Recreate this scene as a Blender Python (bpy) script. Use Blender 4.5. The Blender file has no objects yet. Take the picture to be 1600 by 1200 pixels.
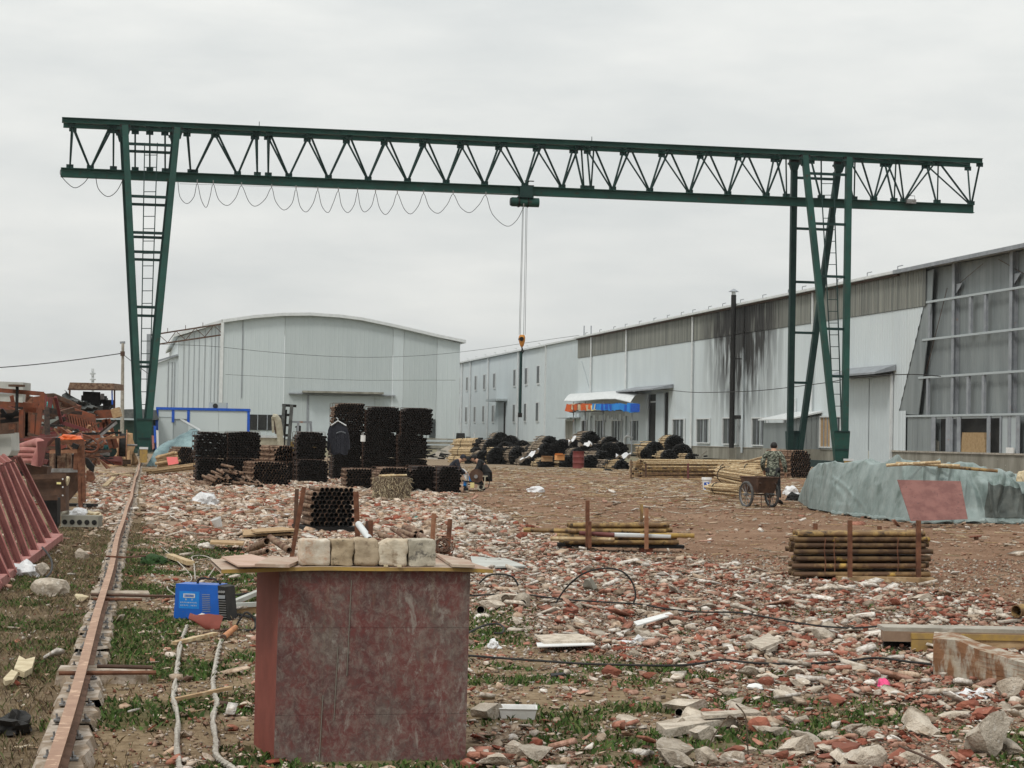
import bpy, bmesh, math, random
import numpy as np
from mathutils import Matrix, Vector
R = math.radians
sc = bpy.context.scene
COL = sc.collection
rng = random.Random(7)
nrg = np.random.RandomState(11)

# ------------------------------------------------------------------ camera
F, H, PITCH, ROLL = 3150.0, 1.68, math.atan(83.7 / 3150), 0.018
cam = bpy.data.objects.new('camera', bpy.data.cameras.new('camera'))
COL.objects.link(cam)
cam.data.sensor_width = 36; cam.data.lens = F * 36 / 1600
cam.data.clip_start = 0.2; cam.data.clip_end = 4000
CM = Matrix.Rotation(math.pi / 2 + PITCH, 4, 'X') @ Matrix.Rotation(ROLL, 4, 'Z')
cam.matrix_world = Matrix.Translation((0, 0, H)) @ CM
sc.camera = cam

# ------------------------------------------------------------------ sky and light
w = bpy.data.worlds.new('World'); sc.world = w; w.use_nodes = True
nt = w.node_tree; N = nt.nodes; L = nt.links
bg = N['Background']; bg.inputs['Strength'].default_value = 1.0
sky = N.new('ShaderNodeTexSky'); sky.sky_type = 'NISHITA'; sky.sun_disc = False
SUN_EL, SUN_ROT = R(52), R(215)
sky.sun_elevation = SUN_EL; sky.sun_rotation = SUN_ROT; sky.dust_density = 4
hs = N.new('ShaderNodeHueSaturation'); hs.inputs['Saturation'].default_value = 0.25; hs.inputs['Value'].default_value = 0.1
L.new(sky.outputs[0], hs.inputs['Color'])
tc = N.new('ShaderNodeTexCoord'); mp = N.new('ShaderNodeMapping'); mp.inputs['Scale'].default_value = (2.2, 2.2, 9)
L.new(tc.outputs['Generated'], mp.inputs[0])
cn = N.new('ShaderNodeTexNoise'); cn.inputs['Scale'].default_value = 3.4; cn.inputs['Detail'].default_value = 6; cn.inputs['Roughness'].default_value = 0.55
L.new(mp.outputs[0], cn.inputs[0])
cr = N.new('ShaderNodeValToRGB'); cr.color_ramp.elements[0].position = 0.3; cr.color_ramp.elements[1].position = 0.72
cr.color_ramp.elements[0].color = (0.635, 0.66, 0.655, 1); cr.color_ramp.elements[1].color = (0.785, 0.795, 0.77, 1)
L.new(cn.outputs[0], cr.inputs[0])
sp = N.new('ShaderNodeSeparateXYZ'); L.new(tc.outputs['Generated'], sp.inputs[0])
m1 = N.new('ShaderNodeMath'); m1.operation = 'MULTIPLY_ADD'; m1.use_clamp = False
m1.inputs[1].default_value = 0.80; m1.inputs[2].default_value = 0.93
L.new(sp.outputs[2], m1.inputs[0])
m2 = N.new('ShaderNodeMath'); m2.operation = 'MAXIMUM'; m2.inputs[1].default_value = 0.88; L.new(m1.outputs[0], m2.inputs[0])
vm = N.new('ShaderNodeVectorMath'); vm.operation = 'SCALE'; L.new(cr.outputs[0], vm.inputs[0]); L.new(m2.outputs[0], vm.inputs['Scale'])
mx = N.new('ShaderNodeMix'); mx.data_type = 'RGBA'; mx.inputs[0].default_value = 0.92
L.new(hs.outputs[0], mx.inputs[6]); L.new(vm.outputs[0], mx.inputs[7]); L.new(mx.outputs[2], bg.inputs[0])
sun = bpy.data.objects.new('sun', bpy.data.lights.new('sun', 'SUN')); COL.objects.link(sun)
sun.data.energy = 1.45; sun.data.angle = R(12); sun.data.color = (1, 0.96, 0.9)
_az = SUN_ROT
sd = Vector((math.sin(_az) * math.cos(SUN_EL), math.cos(_az) * math.cos(SUN_EL), math.sin(SUN_EL)))
sun.rotation_euler = sd.to_track_quat('Z', 'Y').to_euler(); sun.location = (0, 0, 40)
sc.view_settings.view_transform = 'Standard'; sc.view_settings.look = 'None'
sc.view_settings.gamma = 1; sc.view_settings.exposure = 0.13; sc.view_settings.use_curve_mapping = False

# ------------------------------------------------------------------ measuring helpers (photo survey -> metres)
CP = Vector((0, 0, H)); M3 = CM.to_3x3()
def ray(px, py): return M3 @ Vector(((px - 800) / F, -(py - 600) / F, -1.0))
def G(px, py, z=0.0):
    d = ray(px, py); return CP + d * ((z - H) / d.z)
def P(px, py, D):
    d = ray(px, py); return CP + d * (D / d.y)
def on_plane(px, py, P0, ang, off=0.0):
    ex = Vector((math.cos(ang), math.sin(ang), 0)); ey = Vector((-math.sin(ang), math.cos(ang), 0))
    p0 = Vector((P0[0], P0[1], 0)); d = ray(px, py)
    p = CP + d * (((p0 + ey * off - CP).dot(ey)) / d.dot(ey))
    return (p - p0).dot(ex), p.z
M3T = np.array(M3).T
def proj(X, Y, Z=0.0):
    v = np.stack([X, Y, (Z - H) * np.ones_like(X)], -1) @ M3T.T
    dd = np.maximum(-v[..., 2], 1e-3)
    return 800 + F * v[..., 0] / dd, 600 - F * v[..., 1] / dd

# ------------------------------------------------------------------ object helpers
RM = {}
def tag(o, label=None, cat=None, group=None, kind=None):
    if label: o['label'] = label
    if cat: o['category'] = cat
    if group: o['group'] = group
    if kind: o['kind'] = kind
    return o
def thing(name, label, cat, loc=(0, 0, 0), rz=0.0, group=None, rx=0.0, ry=0.0):
    o = bpy.data.objects.new(name, None); COL.objects.link(o)
    o.empty_display_size = 0.2
    o.location = loc; o.rotation_euler = (rx, ry, rz)
    from mathutils import Euler
    RM[o.name] = Matrix.Translation(Vector(loc)) @ Euler((rx, ry, rz)).to_matrix().to_4x4()
    return tag(o, label, cat, group)
def mesh_obj(name, verts, faces, material, smooth=False, angle=40):
    me = bpy.data.meshes.new(name); me.from_pydata([tuple(v) for v in verts], [], faces)
    if material: me.materials.append(material)
    me.update()
    if smooth:
        me.polygons.foreach_set('use_smooth', [True] * len(me.polygons)); me.set_sharp_from_angle(angle=R(angle))
    o = bpy.data.objects.new(name, me); COL.objects.link(o); return o
class MB:
    def __init__(s, xf=None): s.v = []; s.f = []; s.xf = xf
    def _a(s, vs, fs):
        b = len(s.v)
        s.v += [(s.xf @ Vector(v)) if s.xf else Vector(v) for v in vs]
        s.f += [tuple(i + b for i in f) for f in fs]; return s
    def box(s, c, d, m=None, taper=1.0):
        c = Vector(c); x, y, z = d[0] / 2, d[1] / 2, d[2] / 2; vs = []
        for k in (-1, 1):
            t = taper if k > 0 else 1
            for a, b in ((-1, -1), (1, -1), (1, 1), (-1, 1)):
                q = Vector((a * x * t, b * y * t, k * z)); vs.append(c + (m @ q if m else q))
        return s._a(vs, [(0, 3, 2, 1), (4, 5, 6, 7), (0, 1, 5, 4), (1, 2, 6, 5), (2, 3, 7, 6), (3, 0, 4, 7)])
    def b2(s, a, b):  # box from two corners
        a = Vector(a); b = Vector(b); return s.box((a + b) / 2, [abs(b[i] - a[i]) for i in range(3)])
    def bar(s, p0, p1, w, h, up=(0, 0, 1)):
        p0 = Vector(p0); p1 = Vector(p1); d = (p1 - p0)
        if d.length < 1e-6: return s
        d.normalize(); up = Vector(up)
        if abs(d.dot(up)) > .98: up = Vector((0, 1, 0))
        x = d.cross(up).normalized() * (w / 2); z = x.cross(d).normalized() * (h / 2)
        vs = [p + a * x + b * z for p in (p0, p1) for a, b in ((-1, -1), (1, -1), (1, 1), (-1, 1))]
        return s._a(vs, [(0, 1, 2, 3), (7, 6, 5, 4), (0, 4, 5, 1), (1, 5, 6, 2), (2, 6, 7, 3), (3, 7, 4, 0)])
    def ibeam(s, p0, p1, w, h, t=.03, up=(0, 0, 1)):
        p0 = Vector(p0); p1 = Vector(p1); d = (p1 - p0).normalized(); upv = Vector(up)
        x = d.cross(upv).normalized(); z = x.cross(d).normalized()
        s.bar(p0 + z * (h / 2 - t / 2), p1 + z * (h / 2 - t / 2), w, t, up)
        s.bar(p0 - z * (h / 2 - t / 2), p1 - z * (h / 2 - t / 2), w, t, up)
        return s.bar(p0, p1, t, h - 2 * t, up)
    def tube(s, p0, p1, r, n=10, r1=None, caps=True):
        return s.path([p0, p1], [r, r if r1 is None else r1], n, caps)
    def path(s, pts, r, n=6, caps=True, closed=False):
        pts = [Vector(p) for p in pts]; k = len(pts)
        rs = r if isinstance(r, (list, tuple)) else [r] * k
        vs = []; ref = None
        for i, p in enumerate(pts):
            d = (pts[(i + 1) % k] - pts[i - 1]) if closed else (pts[min(i + 1, k - 1)] - pts[max(i - 1, 0)])
            if d.length < 1e-9: d = Vector((0, 0, 1))
            d.normalize()
            if ref is None: ref = Vector((0, 0, 1)) if abs(d.z) < .9 else Vector((1, 0, 0))
            x = d.cross(ref)
            if x.length < 1e-4: x = d.orthogonal()
            x.normalize(); y = x.cross(d).normalized(); ref = y
            for j in range(n):
                a = 2 * math.pi * j / n; vs.append(p + (x * math.cos(a) + y * math.sin(a)) * rs[i])
        fs = []
        for i in range(k if closed else k - 1):
            i2 = (i + 1) % k
            for j in range(n):
                j2 = (j + 1) % n; fs.append((i * n + j, i * n + j2, i2 * n + j2, i2 * n + j))
        if caps and not closed:
            fs.append(tuple(range(n - 1, -1, -1))); fs.append(tuple((k - 1) * n + j for j in range(n)))
        return s._a(vs, fs)
    def hollow(s, p0, p1, r, ri, n=8):
        p0 = Vector(p0); p1 = Vector(p1); d = (p1 - p0).normalized()
        x = d.orthogonal().normalized(); y = d.cross(x); vs = []
        for p in (p0, p1):
            for rr in (r, ri):
                for j in range(n):
                    a = 2 * math.pi * j / n; vs.append(p + (x * math.cos(a) + y * math.sin(a)) * rr)
        fs = []
        for j in range(n):
            k = (j + 1) % n
            fs += [(j, k, 2 * n + k, 2 * n + j), (n + k, n + j, 3 * n + j, 3 * n + k),
                   (k, j, n + j, n + k), (2 * n + j, 2 * n + k, 3 * n + k, 3 * n + j)]
        return s._a(vs, fs)
    def prism(s, poly, d):  # planar polygon extruded by vector d
        n = len(poly); d = Vector(d); vs = [Vector(p) for p in poly] + [Vector(p) + d for p in poly]
        return s._a(vs, [tuple(range(n)), tuple(range(2 * n - 1, n - 1, -1))] + [(i, i + n, (i + 1) % n + n, (i + 1) % n) for i in range(n)])
    def grid(s, pts):  # 2D list of points
        a = len(pts); b = len(pts[0])
        return s._a([p for r in pts for p in r], [(i * b + j, i * b + j + 1, (i + 1) * b + j + 1, (i + 1) * b + j) for i in range(a - 1) for j in range(b - 1)])
    def lathe(s, prof, c=(0, 0, 0), n=16):
        c = Vector(c)
        return s._a([c + Vector((r * math.cos(2 * math.pi * j / n), r * math.sin(2 * math.pi * j / n), z)) for r, z in prof for j in range(n)],
                    [(i * n + j, i * n + (j + 1) % n, (i + 1) * n + (j + 1) % n, (i + 1) * n + j) for i in range(len(prof) - 1) for j in range(n)])
    def build(s, name, m, parent=None, world=False, smooth=False, angle=40, label=None, cat=None, group=None, kind=None):
        v = s.v
        if parent is not None:
            if world:
                inv = RM[parent.name].inverted(); v = [inv @ p for p in v]
            o = mesh_obj(name, v, s.f, m, smooth, angle); o.parent = parent; RM[o.name] = RM[parent.name]
        else:
            xs = [p.x for p in v]; ys = [p.y for p in v]; z0 = min(p.z for p in v)
            c = Vector(((min(xs) + max(xs)) / 2, (min(ys) + max(ys)) / 2, z0))
            o = mesh_obj(name, [p - c for p in v], s.f, m, smooth, angle); o.location = c; RM[o.name] = Matrix.Translation(c)
        return tag(o, label, cat, group, kind)
def dup(o, parent=None, loc=None, rz=None, label=None):
    c = o.copy(); COL.objects.link(c); c.parent = parent
    if loc is not None: c.location = loc
    if rz is not None: c.rotation_euler[2] = rz
    if label: c['label'] = label
    for ch in [q for q in CH.get(o.name, [])]: dup(ch, c)
    if parent is not None: CH.setdefault(parent.name, []).append(c)
    return c
CH = {}
def kids(o):
    CH[o.name] = [q for q in bpy.data.objects if q.parent is o]
    for q in CH[o.name]: kids(q)

# ------------------------------------------------------------------ numpy value noise
def _h(ix, iy, seed):
    n = (ix.astype(np.int64) * 374761393 + iy.astype(np.int64) * 668265263 + seed * 1442695041) & 0x7fffffff
    n = ((n ^ (n >> 13)) * 1274126177) & 0x7fffffff
    return ((n ^ (n >> 16)) & 0xffff) / 65535.0
def vn(x, y, sc_=1.0, seed=0):
    x = np.asarray(x, float) * sc_; y = np.asarray(y, float) * sc_
    ix = np.floor(x); iy = np.floor(y); fx = x - ix; fy = y - iy
    fx = fx * fx * (3 - 2 * fx); fy = fy * fy * (3 - 2 * fy)
    a = _h(ix, iy, seed); b = _h(ix + 1, iy, seed); c = _h(ix, iy + 1, seed); d = _h(ix + 1, iy + 1, seed)
    return (a * (1 - fx) + b * fx) * (1 - fy) + (c * (1 - fx) + d * fx) * fy
def fbm(x, y, sc_=1.0, seed=0, o=4):
    s = 0; a = .5; t = 0
    for i in range(o): s = s + a * vn(x, y, sc_ * 2 ** i, seed + i * 17); t += a; a *= .55
    return s / t
def ss(a, b, x): t = np.clip((x - a) / (b - a), 0, 1); return t * t * (3 - 2 * t)

# ------------------------------------------------------------------ materials
def mat(name, c1, c2=None, scale=4.0, lo=.38, hi=.62, rough=.8, metal=0.0, bump=0.0, bscale=None, stretch=(1, 1, 1),
        c3=None, s3=1.5, lo3=.55, hi3=.7, st3=(1, 1, 1), spec=.3, coords='pos', jitter=0.0, attr=None, alpha=1.0, trans=0.0):
    m = bpy.data.materials.new(name); m.use_nodes = True; t = m.node_tree; N = t.nodes; L = t.links
    b = N['Principled BSDF']; b.inputs['Roughness'].default_value = rough; b.inputs['Metallic'].default_value = metal
    b.inputs['Specular IOR Level'].default_value = spec
    if coords == 'pos': co = N.new('ShaderNodeNewGeometry').outputs['Position']
    else: co = N.new('ShaderNodeTexCoord').outputs['Object']
    def noise(sc_, st, det=6):
        mp = N.new('ShaderNodeMapping'); mp.inputs['Scale'].default_value = st; L.new(co, mp.inputs[0])
        n = N.new('ShaderNodeTexNoise'); n.inputs['Scale'].default_value = sc_; n.inputs['Detail'].default_value = det
        n.inputs['Roughness'].default_value = .62; L.new(mp.outputs[0], n.inputs[0]); return n.outputs[0]
    def mix(fac, a, bb):
        x = N.new('ShaderNodeMix'); x.data_type = 'RGBA'
        if isinstance(fac, float): x.inputs[0].default_value = fac
        else: L.new(fac, x.inputs[0])
        for s_, v_ in ((6, a), (7, bb)):
            if isinstance(v_, tuple): x.inputs[s_].default_value = (*v_[:3], 1)
            else: L.new(v_, x.inputs[s_])
        return x.outputs[2]
    def ramp(f, lo_, hi_):
        r = N.new('ShaderNodeMapRange'); r.inputs['From Min'].default_value = lo_; r.inputs['From Max'].default_value = hi_
        L.new(f, r.inputs['Value']); return r.outputs[0]
    base = tuple(c1)
    if attr:
        a = N.new('ShaderNodeAttribute'); a.attribute_name = attr; base = a.outputs['Color']
        if c2:
            n = ramp(noise(scale, stretch), lo, hi); base = mix(n, base, mixmul(N, L, base, c2))
    elif c2: base = mix(ramp(noise(scale, stretch), lo, hi), base, tuple(c2))
    if c3: base = mix(ramp(noise(s3, st3), lo3, hi3), base, tuple(c3))
    if jitter:
        oi = N.new('ShaderNodeObjectInfo'); h = N.new('ShaderNodeHueSaturation')
        r = N.new('ShaderNodeMapRange'); r.inputs['To Min'].default_value = 1 - jitter; r.inputs['To Max'].default_value = 1 + jitter
        L.new(oi.outputs['Random'], r.inputs['Value']); L.new(r.outputs[0], h.inputs['Value'])
        if isinstance(base, tuple): h.inputs['Color'].default_value = (*base[:3], 1)
        else: L.new(base, h.inputs['Color'])
        base = h.outputs[0]
    if isinstance(base, tuple): b.inputs['Base Color'].default_value = (*base[:3], 1)
    else: L.new(base, b.inputs['Base Color'])
    if bump:
        bn = N.new('ShaderNodeBump'); bn.inputs['Strength'].default_value = 1; bn.inputs['Distance'].default_value = bump
        L.new(noise(bscale or scale * 3, stretch, 4), bn.inputs['Height']); L.new(bn.outputs[0], b.inputs['Normal'])
    if alpha < 1: b.inputs['Alpha'].default_value = alpha
    if trans: b.inputs['Transmission Weight'].default_value = trans
    return m
def mixmul(N, L, a, c):
    x = N.new('ShaderNodeMix'); x.data_type = 'RGBA'; x.blend_type = 'MULTIPLY'; x.inputs[0].default_value = 1
    L.new(a, x.inputs[6]); x.inputs[7].default_value = (*c, 1); return x.outputs[2]
MT = dict(
    green=mat('green_paint', (.005, .038, .029), (.009, .058, .044), .9, rough=.55, c3=(.032, .026, .017), s3=4, lo3=.58, hi3=.72, bump=.002),
    green_dk=mat('dark_green_steel', (.004, .022, .022), (.008, .035, .03), 2, rough=.6),
    black=mat('black_iron', (.004, .004, .004), (.012, .010, .009), 6, rough=.7),
    tube=mat('tube_bore', (.003, .0028, .0025), (.007, .006, .005), 8, rough=.65),  # near-black colour carries the shade inside the tubes
    tubeside=mat('tube_side_rust', (.11, .055, .035), (.24, .165, .11), 14, lo=.4, hi=.6, rough=.8, c3=(.04, .022, .015), s3=9),
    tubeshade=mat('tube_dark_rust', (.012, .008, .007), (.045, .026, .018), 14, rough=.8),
    rust=mat('rust', (.095, .038, .022), (.17, .075, .042), 9, rough=.9, bump=.004, c3=(.06, .03, .02), s3=4),
    rustlt=mat('light_rust', (.22, .10, .055), (.32, .17, .10), 9, rough=.85, bump=.003, c3=(.14, .06, .03), s3=5),
    oxide=mat('red_oxide_paint', (.11, .034, .032), (.155, .055, .048), 5, rough=.75, c3=(.12, .05, .04), s3=7, lo3=.58, hi3=.7, bump=.003),
    orange=mat('orange_rust_paint', (.21, .062, .030), (.125, .05, .03), 5, rough=.8, c3=(.10, .045, .03), s3=3),
    pink=mat('faded_pink_paint', (.29, .105, .095), (.38, .175, .15), 6, rough=.7),
    brownst2=mat('brown_rail_web', (.12, .06, .035), (.20, .11, .07), 8, rough=.85),
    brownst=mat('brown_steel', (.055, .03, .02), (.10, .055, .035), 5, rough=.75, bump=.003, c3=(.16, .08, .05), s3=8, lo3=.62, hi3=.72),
    concrete=mat('concrete', (.36, .33, .28), (.24, .22, .185), 3, rough=.95, bump=.01, c3=(.44, .41, .36), s3=9, lo3=.55, hi3=.75),
    concdirty=mat('stained_concrete', (.27, .26, .22), (.17, .16, .13), .9, stretch=(1, 1, .25), rough=.95, c3=(.42, .41, .38), s3=3, lo3=.66, hi3=.7),
    plinth=mat('mortar_plinth', (.42, .36, .30), (.24, .18, .125), 5, lo=.42, hi=.56, rough=.95, bump=.02, bscale=14),
    wall=mat('pale_steel_sheet', (.545, .595, .61), (.505, .555, .575), .35, stretch=(1, 1, .3), rough=.5, c3=(.44, .47, .47), s3=1.0, st3=(1.5, 1.5, .12), lo3=.56, hi3=.85),
    wallB=mat('greyer_steel_sheet', (.38, .425, .44), (.35, .39, .40), .6, rough=.5),
    wallC=mat('bright_steel_sheet', (.49, .545, .565), (.46, .51, .53), .6, rough=.5),
    trim=mat('white_trim', (.60, .62, .62), (.52, .54, .54), 2, rough=.5),
    wood=mat('pale_wood', (.42, .29, .16), (.30, .19, .10), 7, stretch=(1, 1, 4), rough=.85, c3=(.5, .39, .25), s3=12),
    bamboo=mat('pale_pole_wood', (.46, .34, .19), (.33, .22, .12), 6, rough=.75, c3=(.55, .46, .30), s3=15, lo3=.5, hi3=.6),
    yellowpole=mat('yellow_brown_pole', (.32, .21, .08), (.16, .095, .045), 5, lo=.42, hi=.55, rough=.7, c3=(.05, .032, .02), s3=8, lo3=.52, hi3=.62),
    greypole=mat('greyish_pole_wood', (.30, .245, .18), (.17, .125, .09), 5, rough=.85, c3=(.42, .37, .30), s3=9),
    darkpole=mat('rusty_dark_pole', (.085, .048, .028), (.17, .105, .05), 6, lo=.45, hi=.55, rough=.75, c3=(.38, .25, .07), s3=2.6, lo3=.6, hi3=.64, jitter=.3),
    hookyellow=mat('orange_yellow_paint', (.62, .27, .04), (.42, .18, .04), 6, rough=.6),
    yellow=mat('yellow_paint', (.38, .245, .06), (.26, .17, .07), 9, rough=.7),
    blue=mat('blue_paint', (.006, .10, .45), (.006, .085, .38), 6, rough=.38, spec=.5, c3=(.06, .10, .2), s3=30, lo3=.64, hi3=.7),
    bluefr=mat('blue_trim_paint', (.01, .09, .50), (.01, .07, .36), 4, rough=.45),
    blue2=mat('light_blue_plastic', (.02, .22, .62), None, rough=.4),
    orangep=mat('orange_plastic', (.65, .13, .03), (.5, .09, .02), 7, rough=.4),
    yelplas=mat('pale_yellow_plastic', (.7, .62, .28), None, rough=.4),
    white=mat('white_plastic', (.72, .72, .71), (.60, .60, .58), 8, rough=.45),
    whitebag=mat('white_plastic_sheet', (.68, .68, .68), (.55, .55, .56), 9, rough=.35, bump=.02, bscale=14),
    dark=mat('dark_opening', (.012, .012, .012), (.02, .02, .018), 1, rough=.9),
    glass=mat('dusty_window_glass', (.022, .027, .028), (.06, .07, .07), 1.1, stretch=(1, 1, .4), rough=.3, spec=.25),
    rubber=mat('black_rubber', (.014, .014, .014), (.03, .028, .026), 8, rough=.75),
    tyre=mat('grey_dusty_tyre', (.06, .06, .06), (.10, .095, .09), 8, rough=.85),
    cable=mat('twisted_pale_cable', (.44, .41, .36), (.28, .25, .21), 26, rough=.8),
    steel=mat('bare_steel', (.30, .30, .30), (.18, .17, .16), 8, rough=.5, metal=.6),
    galv=mat('grey_inner_sheet', (.20, .225, .228), (.155, .175, .18), .45, stretch=(1, 1, .2), rough=.55, c3=(.26, .285, .285), s3=1.0, st3=(1, 1, .1), lo3=.5, hi3=.8),
    column=mat('grey_primer_steel', (.27, .29, .31), (.20, .215, .235), 1.6, rough=.6, c3=(.30, .16, .10), s3=1.3, lo3=.66, hi3=.75),
    tarp=mat('grey_green_tarpaulin', (.165, .212, .202), (.26, .31, .30), 2.2, lo=.35, hi=.65, rough=.55, bump=.05, bscale=3.2, stretch=(1, 1, .6), c3=(.11, .15, .135), s3=1.8, lo3=.56, hi3=.7),
    tarpdk=mat('dark_patch_tarpaulin', (.06, .07, .065), (.10, .11, .10), 4, rough=.75, bump=.01),
    tarpbl=mat('pale_blue_tarpaulin', (.26, .37, .38), (.16, .24, .26), 2.2, rough=.6, bump=.08, bscale=4),
    greytarp=mat('dark_grey_tarpaulin', (.055, .06, .06), (.11, .115, .11), 3, rough=.6, bump=.02, bscale=6),
    redboard=mat('faded_red_board', (.215, .102, .088), (.155, .07, .062), 4.5, lo=.4, hi=.6, rough=.85, c3=(.10, .055, .05), s3=13, lo3=.60, hi3=.68, bump=.01),
    redside=mat('red_painted_board', (.155, .036, .024), (.20, .050, .034), 5, rough=.7, c3=(.62, .36, .27), s3=38, lo3=.70, hi3=.73),
    drum=mat('maroon_drum_paint', (.15, .03, .028), (.19, .05, .042), 3, rough=.6),
    brownlt=mat('dusty_brown_channel', (.20, .13, .09), (.27, .19, .13), 6, rough=.85),
    pinkhot=mat('bright_pink_cloth', (.70, .08, .22), None, rough=.7),
    blueb=mat('dark_blue_plastic', (.03, .05, .13), None, rough=.5),
    tealr=mat('teal_plastic', (.02, .22, .20), None, rough=.5),
    tealdk=mat('dark_teal_paint', (.01, .07, .075), None, rough=.6),
    greenb=mat('dark_weed_green', (.03, .075, .02), (.02, .045, .012), 30, rough=.9, bump=.03, bscale=40),
    redboardd=mat('dark_maroon_paint', (.14, .035, .035), None, rough=.8),
    pink2=mat('pinkish_plywood', (.48, .34, .28), (.40, .27, .2), 5, rough=.85),
    straw=mat('straw_matting', (.16, .12, .08), (.07, .05, .035), 22, stretch=(1, 1, .4), rough=.95, bump=.02),
    skin=mat('skin', (.42, .24, .16), rough=.6),
    hair=mat('black_hair', (.012, .01, .009), rough=.6),
    navy=mat('dark_navy_cloth', (.015, .016, .022), (.025, .026, .034), 9, rough=.9, bump=.004),
    blackcloth=mat('black_cloth', (.010, .010, .011), (.02, .02, .02), 9, rough=.9),
    cream=mat('cream_machine_paint', (.46, .43, .33), (.36, .33, .25), 5, rough=.55),
    cabinet=mat('grey_cabinet_paint', (.27, .30, .275), (.23, .255, .235), 3, rough=.55),
    panelw=mat('dirty_white_panel', (.44, .45, .42), (.34, .34, .31), 2, rough=.7),
    shedg=mat('dark_green_sheet', (.018, .045, .032), (.03, .06, .045), 1, rough=.7),
    foam=mat('cream_foam', (.58, .50, .34), (.45, .37, .24), 8, rough=.9, bump=.01),
    brickm=mat('brick', (.29, .11, .07), (.22, .078, .052), 14, rough=.95, bump=.008, c3=(.50, .42, .36), s3=10, lo3=.62, hi3=.7, jitter=.3),
    stone=mat('broken_concrete', (.52, .455, .375), (.32, .265, .205), 11, lo=.42, hi=.6, rough=.95, bump=.022, bscale=45, c3=(.60, .55, .48), s3=22, lo3=.55, hi3=.7, jitter=.22),
    sack=mat('straw_coloured_sack', (.36, .25, .13), (.27, .18, .09), 5, rough=.9),
)
def peelmat():
    m = mat('peeling_maroon_paint', (.125, .092, .080), (.095, .042, .040), 5, lo=.38, hi=.60, rough=.85, bump=.004, bscale=30, stretch=(1, 1, .8))
    t = m.node_tree; N = t.nodes; L = t.links; b = N['Principled BSDF']; g = N.new('ShaderNodeNewGeometry'); src = b.inputs['Base Color'].links[0].from_socket
    def ns(sc_, det, st=(1, 1, 1), lo=.5, hi=.6, dist=1.6):
        mp = N.new('ShaderNodeMapping'); mp.inputs['Scale'].default_value = st; L.new(g.outputs['Position'], mp.inputs[0])
        n = N.new('ShaderNodeTexNoise'); n.inputs['Scale'].default_value = sc_; n.inputs['Detail'].default_value = det; n.inputs['Roughness'].default_value = .78; n.inputs['Distortion'].default_value = dist; L.new(mp.outputs[0], n.inputs[0])
        r = N.new('ShaderNodeMapRange'); r.inputs['From Min'].default_value = lo; r.inputs['From Max'].default_value = hi; L.new(n.outputs[0], r.inputs['Value']); return r.outputs[0]
    for fac, col, amt in ((ns(48, 8, (1, 1, .8), .48, .66, .5), (.070, .036, .034), .75), (ns(7, 12, (1, 1, .7), .44, .58, .35), (.140, .042, .038), .8), (ns(28, 10, (1, 1, .8), .46, .66, .6), (.26, .235, .20), .5),
                          (ns(9, 12, (1.2, 1, .55), .56, .64, .4), (.30, .28, .245), .62), (ns(3, 8, (3.5, 1, .3), .56, .72, .6), (.20, .15, .095), .5)):
        mu = N.new('ShaderNodeMath'); mu.operation = 'MULTIPLY'; mu.inputs[1].default_value = amt; mu.use_clamp = True; L.new(fac, mu.inputs[0])
        x = N.new('ShaderNodeMix'); x.data_type = 'RGBA'; x.clamp_factor = True; L.new(mu.outputs[0], x.inputs[0]); L.new(src, x.inputs[6]); x.inputs[7].default_value = (*col, 1); src = x.outputs[2]
    L.new(src, b.inputs['Base Color']); return m
MT['peel'] = peelmat()
MT['band'] = mat('weathered_translucent_sheet', (.235, .24, .195), (.15, .155, .13), .8, stretch=(3, 3, .12), lo=.4, hi=.6, rough=.6, c3=(.36, .36, .26), s3=.16, lo3=.52, hi3=.62, st3=(1, 1, .4))
MT['camo'] = mat('grey_green_camouflage_cloth', (.075, .085, .062), (.24, .25, .20), 16, lo=.49, hi=.52, rough=.95, c3=(.018, .02, .016), s3=20, lo3=.53, hi3=.55, stretch=(1, 1, 1.6))
MT['peelrust'] = mat('peeled_rusty_cladding', (.31, .25, .18), (.40, .37, .31), 5, rough=.85, bump=.008, c3=(.20, .10, .05), s3=6, lo3=.43, hi3=.55, st3=(1.6, 1.6, .7))

# creased cloth: ridged bump on the tarpaulins
for k_, sc__, ds_ in (('tarp', 1.1, .16), ('tarpdk', 1.6, .08), ('tarpbl', 1.2, .15), ('greytarp', 2.2, .06)):
    t_ = MT[k_].node_tree; g_ = t_.nodes.new('ShaderNodeNewGeometry'); n_ = t_.nodes.new('ShaderNodeTexNoise'); n_.noise_type = 'RIDGED_MULTIFRACTAL'
    n_.inputs['Scale'].default_value = sc__; n_.inputs['Detail'].default_value = 3; n_.inputs['Distortion'].default_value = .5; mp_ = t_.nodes.new('ShaderNodeMapping'); mp_.inputs['Scale'].default_value = (1, 1, .55); mp_.inputs['Rotation'].default_value = (0, .35, 0)
    t_.links.new(g_.outputs['Position'], mp_.inputs[0]); t_.links.new(mp_.outputs[0], n_.inputs[0]); b_ = t_.nodes.new('ShaderNodeBump'); b_.inputs['Distance'].default_value = ds_; b_.inputs['Strength'].default_value = 1
    t_.links.new(n_.outputs[0], b_.inputs['Height']); pb_ = t_.nodes['Principled BSDF']
    if pb_.inputs['Normal'].links: t_.links.new(pb_.inputs['Normal'].links[0].from_socket, b_.inputs['Normal'])
    t_.links.new(b_.outputs[0], pb_.inputs['Normal'])
MT['rim'] = mat('worn_tube_rim', (.012, .010, .009), (.04, .03, .025), 20, rough=.6)  # rims lighter than the bore: dot highlights put into the colour
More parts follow.
